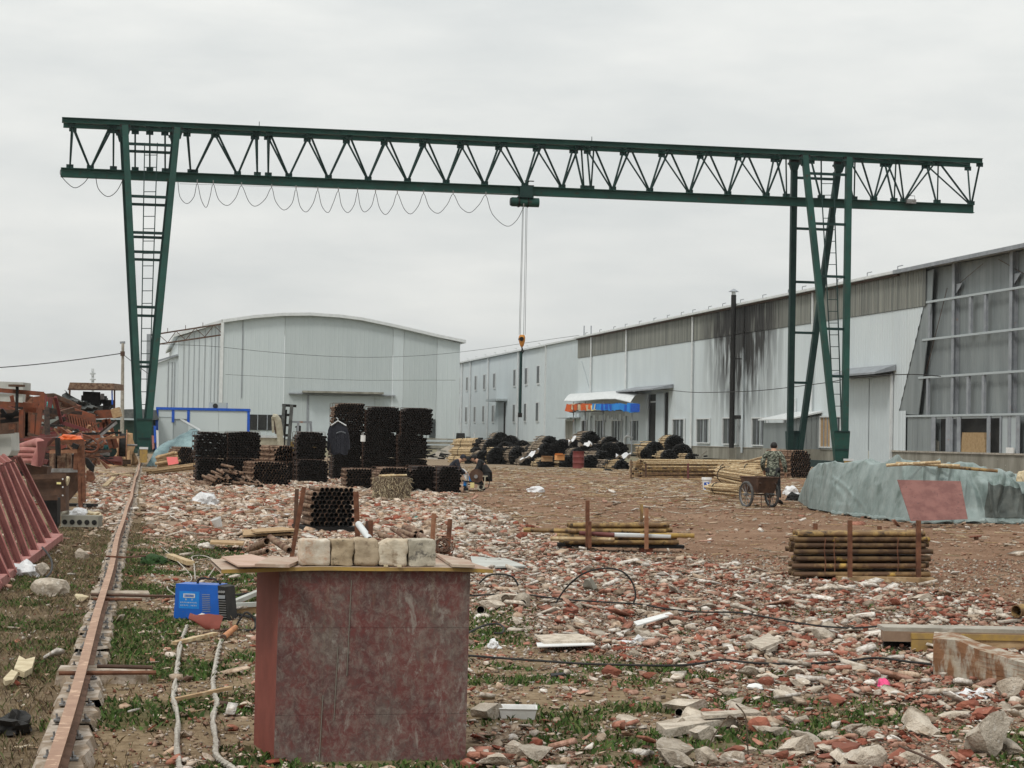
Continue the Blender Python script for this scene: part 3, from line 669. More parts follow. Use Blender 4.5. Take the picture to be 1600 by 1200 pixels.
for B1, B2 in ((BL, BL2), (BRa, BRb)):
    cA = (B1[0][0] + B1[1][0]) / 2; cB = (B2[0][0] + B2[1][0]) / 2
    part(MB().bar((cA, -4.4, .62), (cB, 4.4, .62), .34, .36), 'sill_beam', 'green_dk')
    for yy in (-3.95, 3.95):
        c = cA + (cB - cA) * (yy + 4.4) / 8.8
        wh = part(MB().tube((c - .07, yy, .44), (c + .07, yy, .44), .235, 16), 'wheel', 'rust', smooth=True)
        part(MB().tube((c - .22, yy, .44), (c + .22, yy, .44), .05, 8), 'wheel_axle', 'steel')
    part(MB().box((cA, -4.62, .52), (.36, .30, .62)), 'drive_box', 'yellow'); part(MB().box((cA, -4.62, .88), (.40, .34, .10)), 'drive_lid', 'trim')
# hoist
hs_, hz = cr_(820, 316, 0); 
hoist = part(MB().tube((hs_ - .68, 0, hz), (hs_ + .72, 0, hz), .235, 16), 'hoist', 'green', smooth=True)
def hp(mb, n, m, **k): o = mb.build(n, MT[m], hoist, **k); return o
hp(MB().tube((hs_ - .75, 0, hz), (hs_ - .35, 0, hz), .20, 14), 'motor', 'green_dk', smooth=True)
hp(MB().tube((hs_ - .36, 0, hz), (hs_ - .28, 0, hz), .27, 14), 'flange', 'black', smooth=True)
hp(MB().tube((hs_ + .12, 0, hz), (hs_ + .18, 0, hz), .265, 14), 'flange', 'black', smooth=True)
m_ = MB(); m_.b2((hs_ - .3, -.3, ZB - .30), (hs_ + .35, -.17, ZB + .22)); m_.b2((hs_ - .3, .17, ZB - .30), (hs_ + .35, .3, ZB + .22)); m_.b2((hs_ - .35, -.3, ZB - .36), (hs_ + .4, .3, ZB - .28)); hp(m_, 'trolley', 'green_dk')
m_ = MB(); m_.b2((hs_ - .1, -.06, ZB + .25), (hs_ + .45, .06, ZB + .30)); m_.b2((hs_ - .02, -.06, ZB + .49), (hs_ + .45, .06, ZB + .53)); m_.bar((hs_ + .0, 0, ZB + .26), (hs_ + .22, 0, ZB + .52), .05, .05); hp(m_, 'trolley_bracket', 'black')
_, hbz = cr_(815, 523, 0)
for dx in (-.17, -.11, .06, .14): hp(MB().tube((hs_ + dx * .75 + .02, 0, hz - .2), (hs_ + dx, 0, hbz), .011, 5), 'rope', 'black')
hb_ = hs_ - .02
m_ = MB(); 
m_.lathe([(0, .22), (.12, .21), (.17, .1), (.155, -.12), (.10, -.32), (.03, -.42), (0, -.42)], (hb_, 0, hbz - .22), 14)
hp(m_, 'hook_block', 'hookyellow' if 'hookyellow' in MT else 'yellow', smooth=True)
hp(MB().tube((hb_ - .05, -.19, hbz - .22), (hb_ - .05, .19, hbz - .22), .11, 12), 'sheave', 'black', smooth=True)
z_ = hbz - .60
hp(MB().path([(hb_, 0, z_), (hb_ + .02, 0, z_ - .12), (hb_ + .09, 0, z_ - .22), (hb_ + .04, 0, z_ - .33), (hb_ - .05, 0, z_ - .33), (hb_ - .09, 0, z_ - .24)], .035, 7), 'hook', 'black')
_, pz0 = cr_(814, 550, 0); _, pz1 = cr_(813, 652, 0)
MW = RM[crane.name]
pole = thing('hanging_pipe', 'long thin black pipe hanging upright from the yellow crane hook', 'pipe', MW @ Vector((hb_ - .03, 0, pz1)))
m_ = MB(MW); m_.tube((hb_ - .03, 0, pz1 + .1), (hb_ - .03, 0, pz0), .07, 10); m_.build('pipe_shaft', MT['green_dk'], pole, world=True, smooth=True)
m_ = MB(MW); m_.tube((hb_ - .03, 0, pz1), (hb_ - .03, 0, pz1 + .22), .11, 8); m_.build('pipe_end', MT['black'], pole, world=True)
m_ = MB(MW); m_.path([(hb_ - .03, 0, pz0), (hb_ + .03, 0, pz0 + .2), (hb_ - .02, 0, z_ - .33)], .03, 5); m_.build('shackle', MT['black'], pole, world=True)
# festoon cable
def zz(px, py): s_, z_ = cr_(px, py, 0); return (s_, -.22, z_)
part(MB().tube(zz(281, 288), zz(800, 304), .008, 4), 'guide_wire', 'steel')
def smooth_path(pts, k=6):
    out = []; P_ = [Vector(p) for p in pts]; n = len(P_)
    for i in range(n - 1):
        a, b_, c, d = P_[max(i - 1, 0)], P_[i], P_[i + 1], P_[min(i + 2, n - 1)]
        for j in range(k):
            t = j / k; out.append(.5 * ((2 * b_) + (c - a) * t + (2 * a - 5 * b_ + 4 * c - d) * t * t + (3 * b_ - a - 3 * c + d) * t ** 3))
    out.append(P_[-1]); return out
LP = [(278, 285), (281, 308), (292, 319), (303, 308), (308, 287), (314, 312), (322, 325), (328, 308), (333, 288), (341, 312), (355, 322), (368, 310), (377, 291), (388, 315), (399, 323), (414, 312),
      (424, 294), (430, 315), (443, 329), (456, 318), (462, 296), (468, 322), (478, 332), (489, 318), (496, 298), (502, 322), (512, 333), (520, 318), (528, 299), (533, 322), (543, 333), (553, 320), (558, 300),
      (562, 322), (569, 332), (580, 322), (586, 302), (592, 325), (602, 336), (613, 322), (620, 303), (630, 326), (641, 335), (653, 322), (661, 303), (670, 325), (684, 334), (698, 320), (707, 304), (718, 324), (733, 333), (748, 320), (758, 306),
      (768, 335), (790, 354), (806, 345), (817, 324)]
part(MB().path(smooth_path([zz(*p) for p in LP], 4), .015, 5), 'festoon_cable', 'black')
part(MB().path(smooth_path([zz(*p) for p in [(95, 266), (96, 276), (115, 294), (130, 288), (139, 277)]], 4), .018, 5), 'festoon_cable', 'black')
part(MB().path(smooth_path([zz(*p) for p in [(150, 278), (154, 296), (168, 308), (182, 300), (193, 280)]], 4), .018, 5), 'festoon_cable', 'black')
for i in range(4, len(LP), 4):
    a = zz(*LP[i]); part(MB().bar((a[0], a[1], a[2] - .02), (a[0], a[1], a[2] + .18), .05, .03), 'cable_hanger', 'steel')
m_ = MB(); s_, z_ = cr_(1423, 315, -.2); m_.box((s_, -.25, z_), (.5, .2, .22)); part(m_, 'flood_lamp', 'steel')
m_ = MB(); m_.path([(s_ - .2, -.25, z_ + .1), (s_ - .2, -.25, z_ + .3), (s_ + .2, -.25, z_ + .3), (s_ + .2, -.25, z_ + .1)], .015, 5); part(m_, 'lamp_bracket', 'black')
# ================================================================== LONG WAREHOUSES ON THE RIGHT
WA = R(90 + 10.8); W0 = G(1170, 719)
def wp(px, py, off=0.0): return on_plane(px, py, W0, WA, off)
def wt(px, py=650, off=0.0): return wp(px, py, off)[0]
ZE = 14.42
def corrugated(mb, t0, t1, zlo, zhi, pitch=.5, dep=.02, off=0.0):
    prof = [(0, 0), (.55, 0), (.64, 1), (.91, 1)]
    pts = []; k = 0; t = t0
    while t < t1:
        for a, h in prof:
            q = t + a * pitch
            if q <= t1: pts.append((q, off + h * dep))
        t += pitch
    pts.append((t1, off))
    f = lambda z, q: z(q) if callable(z) else z
    mb.grid([[(q, o, f(zlo, q)) for q, o in pts], [(q, o, f(zhi, q)) for q, o in pts]])
    return mb
wh = thing('warehouse', 'long white steel warehouse on the right with grey upper band and open bay', 'warehouse', W0, WA)
def wpart(mb, name, m, par=None, **k): return mb.build(name, MT[m], par or wh, **k)
t903, t854 = wt(903, 600), wt(853, 600)
_, zb1 = wp(1443, 479); _, zb0 = wp(903, 560)
zband = lambda q: zb1 + (zb0 - zb1) * (q - wt(1443, 479)) / (t903 - wt(1443, 479))
tA, tB = wp(1448, 422)[0], wp(1443, 479)[0]; tC, zC = wp(1405, 642)[0], wp(1405, 642)[1]; tD = wp(1415, 680)[0]
print('warehouse t', t903, tA, tB, tC, zC, tD, zb0, zb1)
pipes_px = [(926, 560), (981, 560), (1084, 600), (1164, 600), (1272, 600)]
edges = [tC + 0.0] + sorted(wt(*p) for p in pipes_px) + [t903]
ZF = 1.17
MT['band2'] = mat('weathered_translucent_sheet_streaks', (.235, .24, .21), (.12, .125, .115), 1.0, stretch=(2.5, 2.5, .06), lo=.38, hi=.6, rough=.6)
# soot from the stove chimney stains the sheets beside it
def sooted(name, base):
    m = MT[base].copy(); m.name = name; t = m.node_tree; N = t.nodes; L = t.links; b = N['Principled BSDF']
    tcn = N.new('ShaderNodeTexCoord'); sx = N.new('ShaderNodeSeparateXYZ'); L.new(tcn.outputs['Object'], sx.inputs[0])
    tc_ = wt(1158, 560)
    a = N.new('ShaderNodeMath'); a.operation = 'SUBTRACT'; a.inputs[1].default_value = tc_; L.new(sx.outputs[0], a.inputs[0])
    ab = N.new('ShaderNodeMath'); ab.operation = 'ABSOLUTE'; L.new(a.outputs[0], ab.inputs[0])
    g = N.new('ShaderNodeMapRange'); g.inputs['From Min'].default_value = 14; g.inputs['From Max'].default_value = 2; L.new(ab.outputs[0], g.inputs['Value'])
    h = N.new('ShaderNodeMapRange'); h.inputs['From Min'].default_value = 3; h.inputs['From Max'].default_value = 13; h.inputs['To Min'].default_value = .22; h.inputs['To Max'].default_value = 2.1
    L.new(sx.outputs[2], h.inputs['Value'])
    mpn = N.new('ShaderNodeMapping'); mpn.inputs['Scale'].default_value = (.7, 1, .16); L.new(tcn.outputs['Object'], mpn.inputs[0])
    n = N.new('ShaderNodeTexNoise'); n.inputs['Scale'].default_value = 1.4; n.inputs['Detail'].default_value = 5; L.new(mpn.outputs[0], n.inputs[0])
    nr = N.new('ShaderNodeMapRange'); nr.inputs['From Min'].default_value = .3; nr.inputs['From Max'].default_value = .55; L.new(n.outputs[0], nr.inputs['Value'])
    p1 = N.new('ShaderNodeMath'); p1.operation = 'MULTIPLY'; L.new(g.outputs[0], p1.inputs[0]); L.new(h.outputs[0], p1.inputs[1])
    p2 = N.new('ShaderNodeMath'); p2.operation = 'MULTIPLY'; L.new(p1.outputs[0], p2.inputs[0]); L.new(nr.outputs[0], p2.inputs[1]); p2.use_clamp = True
    src = b.inputs['Base Color'].links[0].from_socket
    x = N.new('ShaderNodeMix'); x.data_type = 'RGBA'; L.new(p2.outputs[0], x.inputs[0]); L.new(src, x.inputs[6]); x.inputs[7].default_value = (.018, .017, .016, 1)
    L.new(x.outputs[2], b.inputs['Base Color']); return m
MT['wallS'] = sooted('sooted_pale_sheet', 'wall'); MT['bandS'] = sooted('sooted_band_sheet', 'band2')
for a_, c_ in zip(edges[:-1], edges[1:]):
    wpart(corrugated(MB(), a_ + .02, c_ - .02, ZF, zband, .5, .022), 'wall_sheet', 'wallS')
    wpart(corrugated(MB(), a_ + .02, c_ - .02, lambda q: zband(q) + .02, ZE, .5, .05, .06), 'band_sheet', 'bandS')
# slanted sheet edge next to the open bay
zsl = lambda q: max(ZF, zC + (zb1 - zC) * (q - tC) / (tB - tC)) if q < tC else ZF
m_ = corrugated(MB(), tB, tC, lambda q: zC + (zb1 - zC) * (q - tC) / (tB - tC), zband, .5, .035); wpart(m_, 'wall_sheet', 'wall')
wpart(corrugated(MB(), tA, tC, lambda q: zband(q) + .02, ZE, .5, .05, .06), 'band_sheet', 'band2')
wpart(corrugated(MB(), tD, tC, ZF, zC, .5, .035), 'wall_sheet', 'wall')
wpart(MB().b2((-95, -.3, 0), (wt(1396, 700) , .06, ZF - .04)), 'foundation_wall', 'concdirty')
wpart(MB().b2((wt(1328, 700), -.3, 0), (t854 + 120, .06, ZF - .04)), 'foundation_wall', 'concdirty')
wpart(MB().b2((-95, -.1, ZF - .04), (wt(1396, 700), .16, ZF + .08)), 'sill_ledge', 'concrete')
wpart(MB().b2((wt(1328, 700), -.1, ZF - .04), (t903, .12, ZF + .02)), 'sill_ledge', 'concrete')
# roof, gutter
wpart(MB().prism([(-95, .35, ZE + .02), (-95, .35, ZE + .16), (-95, -16, ZE + 1.3), (-95, -32, ZE + .16), (-95, -32, ZE + .02)], (95 + t903, 0, 0)), 'roof', 'trim')
wpart(MB().b2((tC, .36, ZE - .08), (t903, .62, ZE + .12)), 'gutter', 'trim')
wpart(MB().b2((-95, .36, ZE - .12), (tC - .02, .66, ZE + .15)), 'gutter', 'column')
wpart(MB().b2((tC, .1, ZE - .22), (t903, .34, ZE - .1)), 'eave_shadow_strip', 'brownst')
wpart(MB().b2((-95, -31, ZF), (t903, -31.2, ZE)), 'rear_wall', 'wall'); wpart(MB().b2((t903 - .2, -31, 0), (t903, -.3, ZE)), 'gable_wall', 'wall')
for px in (922, 944, 966, 984, 1006, 1029, 1050, 1072, 1090, 1115, 1137, 1165, 1200, 1240, 1262, 1318, 1364, 1412):
    t = wt(px, 480); wpart(MB().path([(t, .5, ZE + .1), (t, .5, ZE + .4), (t - 1.0, .5, ZE + .4)], .035, 4), 'gutter_bracket', 'column')
for px, y0 in ((914, 509), (925, 509)):
    t, z = wp(px, y0); wpart(MB().bar((t, .1, ZE), (t, .1, z), .12, .12), 'roof_post', 'column')
for i, (px, py) in enumerate(pipes_px):
    t = wt(px, py); zlo = ZF - .5
    if px == 926: zlo = wp(926, 612)[1]
    if px == 981: zlo = wp(981, 610)[1]
    wpart(MB().tube((t, .22, zlo), (t, .22, ZE - .05), .11, 10), 'downpipe', 'trim' if px != 1164 else 'wallS', smooth=True)
for px in (926, 981):
    t = wt(px, 650); wpart(MB().tube((t, .22, ZF - .2), (t, .22, wp(px, 650)[1]), .10, 8), 'downpipe', 'wallB')
def window(par, px0, px1, py0, py1, panes=3, fm='trim', gm='glass', off=.05, curtain=0, name='window'):
    t1, z1 = wp(px0, py0); t0, z0 = wp(px1, py1); rnd = random.Random(int(px0 * 3 + py0))
    z1 = wp((px0 + px1) / 2, py0)[1]; z0 = wp((px0 + px1) / 2, py1)[1]
    m_ = MB(); e = .11
    m_.b2((t0, off, z0), (t0 + e, off + .16, z1)); m_.b2((t1 - e, off, z0), (t1, off + .16, z1)); m_.b2((t0 + e, off, z1 - e), (t1 - e, off + .16, z1)); m_.b2((t0 + e, off, z0), (t1 - e, off + .16, z0 + e))
    f_ = m_.build(name, MT[fm], par)
    g_ = MB().b2((t0 + e, off + .0, z0 + e), (t1 - e, off + .035, z1 - e)).build('pane', MT[gm], par); g_.parent = f_
    wd = (t1 - t0 - 2 * e) / panes
    for k in range(1, panes):
        q = t0 + e + k * wd; m2 = MB().b2((q - .04, off + .04, z0 + e), (q + .04, off + .11, z1 - e)).build('mullion', MT['column'], par); m2.parent = f_
    if curtain:
        for k in range(curtain):
            q = t0 + e + wd * (k + .15 + rnd.random() * .3); ww = wd * rnd.uniform(.15, .4)
            m3 = MB().b2((q, off + .036, z0 + e), (q + ww, off + .05, z1 - e)).build('curtain', MT['wallB'], par); m3.parent = f_
    return f_
for px0, px1, y0, y1, pn, cu in [(932, 945, 656, 689, 3, 3), (958, 973, 656, 690, 3, 3), (987.5, 1003, 656, 690, 3, 2), (1053, 1071, 654, 694, 3, 2), (1090.5, 1110.5, 653.5, 693, 3, 2),
                                  (1131.5, 1155, 652, 695, 3, 2), (1177, 1200.5, 652, 697, 3, 2)]:
    window(wh, px0, px1, y0, y1, pn, curtain=cu)
window(wh, 1283.5, 1301, 650, 700, 3, gm='wood', curtain=0); window(wh, 1306, 1316, 650, 700, 2, gm='glass')
window(wh, 1226.5, 1236, 652, 698, 2); window(wh, 1237, 1245, 622, 651, 1, gm='glass')
# louvre vent
t1, z1 = wp(1204, 670); t0, z0 = wp(1213.5, 699); v_ = wpart(MB().b2((t0, .05, z0), (t1, .14, z1)), 'louvre_vent', 'dark')
for k in range(6): wpart(MB().box(((t0 + t1) / 2 + .1, .2, z0 + (z1 - z0) * (k + .5) / 6), (t1 - t0 - .3, .14, .12), Matrix.Rotation(.5, 3, 'X')), 'louvre_slat', 'trim')
# stove chimney with soot
tq = wt(1143, 690, .9); zt_ = wp(1146, 461, .9)[1]; zb_ = wp(1143, 716, .9)[1]
wpart(MB().tube((tq, .9, zb_ + .9), (tq, .9, zt_), .24, 14), 'chimney', 'black', smooth=True)
wpart(MB().tube((tq, .9, zt_), (tq, .9, zt_ + .32), .20, 14), 'chimney_collar', 'trim', smooth=True)
m_ = MB(); m_.lathe([(.5, 0), (.06, .28), (0, .3)], (tq, .9, zt_ + .3), 14); wpart(m_, 'chimney_cap', 'column')
wpart(MB().b2((tq - .3, .6, -.1), (tq + .3, 1.2, zb_ + .95)), 'chimney_base', 'concdirty')
for py_ in (562, 652):
    z = wp(1150, py_)[1]; wpart(MB().bar((tq, .9, z), (wt(1161, py_), .1, z), .12, .10 if py_ < 600 else .34), 'chimney_strut', 'black')
for py_ in (512, 532, 560, 600): 
    z = wp(1150, py_)[1]; wpart(MB().tube((tq, .9, z), (tq, .9, z + .08), .27, 14), 'chimney_band', 'black')
# tall gate with canopy
t1, _ = wp(1329, 650); t0, _ = wp(1395, 650); zt_ = wp(1360, 591)[1]; tm = wt(1360, 650)
for a_, c_ in ((t0 + .25, tm - .06), (tm + .06, t1)):
    wpart(corrugated(MB(), a_, c_, .05, zt_, .6, .02, .12), 'gate_leaf', 'wallC')
wpart(MB().b2((t0, -.05, .05), (t0 + .25, .1, zt_ + .1)), 'gate_gap', 'dark'); wpart(MB().b2((t0 - .15, .05, .05), (t0, .25, zt_ + .2)), 'gate_post', 'trim')
m_ = MB(); z = wp(1360, 584)[1]; m_.prism([(t0 - .6, .05, z + .1), (t0 - .6, 1.7, z - .2), (t0 - .6, 1.7, z - .05), (t0 - .6, .05, z + .55)], (t1 - t0 + 1.3, 0, 0)); wpart(m_, 'canopy', 'column')
wpart(MB().b2((t0 - .1, .05, zt_ + .1), (t1 + .2, .3, zt_ + .3)), 'gate_track', 'black')
# half open door with canopy, further along
t1 = wt(1003, 650); t0 = wt(1044, 650); za = wp(1024, 616)[1]; zd = .6
a1, a2 = wt(1017.5, 650), wt(1030, 650)
wpart(MB().b2((a1, .25, zd), (t1, .4, za)), 'door_leaf', 'wallC'); wpart(MB().b2((t0 + .4, .25, zd), (a2, .4, za)), 'door_leaf', 'wallC')
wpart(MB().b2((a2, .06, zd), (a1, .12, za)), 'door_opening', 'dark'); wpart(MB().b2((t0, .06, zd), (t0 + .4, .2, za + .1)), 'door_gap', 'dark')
wpart(MB().b2((a2, .13, za - .9), (a1, .18, za - .75)), 'door_rail', 'trim')
z = wp(1020, 610)[1]; m_ = MB(); m_.prism([(t0 - 2, .05, z + .1), (t0 - 2, 2.2, z - .15), (t0 - 2, 2.2, z + .0), (t0 - 2, .05, z + .5)], (wt(992, 610) - t0 + 2, 0, 0)); wpart(m_, 'canopy', 'column')
# open framed bay at the near end
GO = -.48
tr = -95
wpart(corrugated(MB(), tr, tC + 16, ZF, ZE - .1, 1.15, .03, GO), 'inner_sheet', 'galv')
cols = [wt(1487, 560), wt(1577, 560), wt(1577, 560) - 6.2, wt(1577, 560) - 12.4, wt(1577, 560) - 18.5]
for q in cols: wpart(MB().ibeam((q, -.25, ZF - .1), (q, -.25, ZE - .1), .42, .42, .05, (0, 1, 0)), 'column', 'column')
def girt(pyA, pxA, tstart, m='column', w=.16, h=.2, off=.02, name='girt'):
    z = wp(pxA, pyA)[1]; wpart(MB().b2((tr, off - w, z - h / 2), (tstart, off, z + h / 2)), name, m); return z
g1 = girt(466, 1487, tB + .1, 'wallB', h=.15); g2 = girt(526, 1487, wt(1441, 530), 'wallB', h=.15); g3 = girt(587, 1487, wt(1435, 587), 'wallB', h=.15)
g4 = girt(649, 1487, wt(1416, 648), 'wallB', h=.15); g0 = girt(443, 1487, tB - .2, 'rustlt', .14, .14, -.5)
for px in (1451, 1514.5, 1538):
    q = wt(px, 500); wpart(MB().b2((q - .17, -.2, g2), (q + .17, -.02, g1)), 'girt_post', 'column')
for px in (1448, 1511, 1535):
    q = wt(px, 610); wpart(MB().b2((q - .17, -.2, g4), (q + .17, -.02, g3)), 'girt_post', 'column')
for (xa, ya, xb, yb) in ((1480, 450, 1440, 610), (1500, 442, 1536, 412), (1440, 590, 1420, 690), (1600, 428, 1560, 405)):
    A_ = wp(xa, ya, -.3); B_ = wp(xb, yb, -.3); wpart(MB().tube((A_[0], -.3, A_[1]), (B_[0], -.3, B_[1]), .025, 4), 'brace_rod', 'brownst')
for q in cols:
    wpart(MB().prism([(q, -.24, g0 - .05), (q - 1.2, -.24, g0 - .05), (q, -.24, g0 - .8)], (0, .04, 0)), 'haunch_plate', 'column')
_q = [wp(x, y) for x, y in ((1448, 424), (1443, 479), (1405, 642), (1416, 647), (1434, 648), (1440, 600), (1454, 479), (1458, 420))]
wpart(MB().prism([(a_, -.10, z_) for a_, z_ in _q], (0, .06, 0)), 'loose_sheet', 'galv')
# lower grey sheets and window openings of that bay
ztop = g4 - .1
def lower(px0, px1, m='galv', off=-.08, z0=ZF + .08, z1=ztop, nm='lower_sheet'):
    a_, c_ = wt(px1, 680), wt(px0, 680); wpart(MB().b2((a_, off - .04, z0), (c_, off, z1)), nm, m); return a_, c_
for x0, x1 in ((1416, 1424), (1424.3, 1432), (1432.3, 1440), (1440.3, 1448), (1448.3, 1455)): lower(x0, x1)
lower(1563.5, 1572, 'wallB'); lower(1572.3, 1587, 'wallB')
lower(1459.5, 1563, 'wallB', -.08, wp(1500, 654)[1], ztop, 'lintel_sheet')
for x0, x1 in ((1455, 1461), (1477.5, 1485), (1485.5, 1487), (1495, 1500.5), (1541.5, 1547), (1561.5, 1564), (1587, 1593)): lower(x0, x1, 'column', .0, nm='window_post')
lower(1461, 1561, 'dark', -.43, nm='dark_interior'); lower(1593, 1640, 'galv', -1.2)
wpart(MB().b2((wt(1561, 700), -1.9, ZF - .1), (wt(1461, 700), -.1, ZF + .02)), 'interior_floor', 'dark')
sk = MB(); qa, qb = wt(1551, 690, -.6), wt(1512, 690, -.6); zz1 = wp(1530, 676, -.6)[1]
sk.box(((qa + qb) / 2, -.28, (ZF + zz1) / 2), (qb - qa, .4, zz1 - ZF), None, .9)
MWH = RM[wh.name]
sk.v = [MWH @ v for v in sk.v]; sk.build('straw_sack', MT['sack'], label='big straw coloured sack standing inside the open warehouse window', cat='sack')
sk = MB(); qa, qb = wt(1477, 690, -.9), wt(1462, 690, -.9); z2 = wp(1468, 686, -.9)[1]; sk.prism([(qa, -.45, ZF), (qb, -.45, ZF), (qb, -.45, z2 + .4), (qa, -.45, z2 - .2)], (0, .3, 0)); sk.v = [MWH @ v for v in sk.v]
sk.build('cement_sack', MT['concdirty'], label='grey slumped sack behind the left pane of the open bay', cat='sack')
sk = MB(); q, z = wp(1580, 706); sk.b2((q - .6, .05, ZF + .085), (q + .5, .14, ZF + .45)); sk.v = [MWH @ v for v in sk.v]; sk.build('white_box', MT['white'], label='small white box on the concrete sill at the right edge', cat='box')
# lean-to shed
sh = thing('lean_to_shed', 'small grey lean-to shed with a white sloping roof between the right crane legs', 'shed', MWH @ Vector((wt(1262, 700), 1.5, 0)), WA)
def shp(mb, n, m): mb.v = [MWH @ v for v in mb.v]; return mb.build(n, MT[m], sh, world=True)
ta, tb = wt(1283, 690), wt(1238, 690); zr1, zr0 = wp(1284, 647)[1], wp(1238, 656)[1]
OW = 2.6
nS = 6
fa, za_ = wp(1281, 690, 0)[0], 0
for k in range(nS):   # side seen from the camera: vertical sheets running out from the wall
    y0_, y1_ = OW * k / nS, OW * (k + 1) / nS - .03
    shp(MB().prism([(ta, y0_, ZF), (ta, y1_, ZF), (ta, y1_, zr1 - .1 - .45 * (k + 1) / nS), (ta, y0_, zr1 - .1 - .45 * k / nS)], (.05, 0, 0)), 'side_sheet', 'galv')
shp(MB().b2((ta, OW, ZF), (tb, OW - .05, zr1 - .75)), 'front_sheet', 'galv')
shp(MB().prism([(ta - .25, -.0, zr1 + .12), (ta - .25, OW + .4, zr1 - .55), (ta - .25, OW + .4, zr1 - .45), (ta - .25, 0, zr1 + .25)], (tb - ta + .6, 0, 0)), 'shed_roof', 'trim')
shp(MB().b2((ta - .1, -.0, .0), (tb, OW + .05, ZF)), 'shed_base', 'concdirty')
# porch with curved white awning and the row of coloured plastic panels
pr_ = thing('porch_awning', 'curved white sheet awning over the warehouse side door', 'awning', MWH @ Vector((wt(940, 640), 1.5, ZF)), WA)
def prp(mb, n, m, par=None): mb.v = [MWH @ v for v in mb.v]; return mb.build(n, MT[m], par or pr_, world=True)
AO = 3.2
front = [(881, 626), (895, 626.5), (915, 625.5), (930, 624), (945, 623), (962, 623), (975, 626), (985, 628.5)]
rear = [(897, 615.5), (912, 614.5), (928, 613.5), (942, 612.5), (958, 611.5), (972, 611), (988, 611.5), (1003, 614.5)]
gr = []
for (ax, ay), (bx, by) in zip(front, rear):
    a_ = wp(ax, ay, AO); b_ = wp(bx, by, .1); row = []
    for k in range(7):
        u = k / 6; row.append((a_[0] * (1 - u) + b_[0] * u, AO * (1 - u) + .1 * u, a_[1] * (1 - u) + b_[1] * u + .35 * math.sin(u * math.pi)))
    gr.append(row)
m_ = MB(); m_.grid(gr); m_.grid([[(x, y, z - .06) for x, y, z in r] for r in gr]); prp(m_, 'awning_sheet', 'trim')
for px in (894, 912, 940, 985):
    a_ = wp(px, 627, AO); prp(MB().bar((a_[0], AO - .2, .2), (a_[0], AO - .2, a_[1] - .05), .09, .09), 'awning_post', 'column')
prp(MB().b2((wt(985, 650, AO), AO - .35, wp(940, 641.5, AO)[1]), (wt(891, 650, AO), AO + .1, wp(940, 641.5, AO)[1] - .08)), 'shelf', 'black')
rnd = random.Random(5)
cnt_ = {}
xs = np.linspace(890, 991, 41)
for i, px in enumerate(xs):
    if 923 < px < 927 or 951 < px < 955: continue
    m = 'orangep' if px < 924 else ('yelplas' if rnd.random() < .22 else 'blue2' if rnd.random() < .75 else 'bluefr')
    if px < 924 and rnd.random() < .16: m = 'foam'
    elif px < 924 and rnd.random() < .4: m = 'redside'
    yo = 1.2 if px < 985 else 3.5
    zc = wp(px, 636 + (1.2 if px > 975 else 0) + rnd.uniform(-.6, .6) + (2 if px < 895 else 0), AO)[1]; t = wt(px, 634, AO)
    c = MWH @ Vector((t, AO - .1, zc)); m_ = MB(); m_.box(c, (.85 + .3 * rnd.random(), .09 if 898 < px < 985 else .35, .62 + .12 * rnd.random() + (.2 if px > 984 or px < 895 else 0)), Matrix.Rotation(WA + .9 + rnd.uniform(-.4, .4), 3, 'Z') @ Matrix.Rotation(rnd.uniform(-.25, .25), 3, 'Y'))
    col_ = {'redside': 'dark red', 'orangep': 'orange', 'yelplas': 'pale yellow', 'blue2': 'light blue', 'bluefr': 'deep blue', 'foam': 'cream'}[m]
    cnt_[col_] = cnt_.get(col_, 0) + 1
    ordn = ['first', 'second', 'third', 'fourth', 'fifth', 'sixth', 'seventh', 'eighth', 'ninth', 'tenth', 'eleventh', 'twelfth', 'thirteenth', 'fourteenth', 'fifteenth', 'sixteenth', 'seventeenth', 'eighteenth', 'nineteenth', 'twentieth'][cnt_[col_] - 1]
    grp = {'dark red': 'dark red panels under the awning', 'orange': 'orange panels under the awning', 'pale yellow': 'yellow panels under the awning', 'light blue': 'light blue panels under the awning', 'deep blue': 'deep blue panels under the awning', 'cream': 'cream panels under the awning'}[col_]
    m_.build('plastic_slab', MT[m], label='%s %s slab from the left on the shelf under the white awning' % (ordn, col_), cat='plastic slab', group=grp)
for px in np.linspace(897, 975, 26):
    zt_ = wp(px, 642, AO)[1]; ln = rnd.uniform(.2, 1.3); t = wt(px, 642, AO)
    prp(MB().bar((t, AO, zt_), (t, AO, zt_ - ln), .07, .05), 'hanging_strap', 'black')
window(wh, 911, 918, 656, 682, 1, gm='dark', name='side_window'); 
t1, z1 = wp(886, 658); t0, z0 = wp(899, 658); wpart(MB().b2((t0, .06, ZF - .5), (t1, .14, z1)), 'side_door', 'foam' if 0 else 'cabinetb' if 'cabinetb' in MT else 'concdirty')
m_ = MB(); m_.b2((t0 - .3, .05, ZF - .5), (t0, .2, z1 + .2)); m_.b2((t1, .05, ZF - .5), (t1 + .3, .2, z1 + .2)); m_.b2((t0 - .3, .05, z1 + .01), (t1 + .3, .2, z1 + .25)); wpart(m_, 'side_door_frame', 'trim')
z = wp(893, 654)[1]; wpart(MB().b2((t0 - 3, .05, z), (t1 + .3, 1.4, z + .12)), 'door_canopy', 'wallB')
a_ = wp(910, 564); b_ = wp(923, 610); wpart(MB().tube((a_[0], .12, a_[1]), (b_[0], .12, b_[1]), .05, 5), 'slanted_rod', 'wallB')
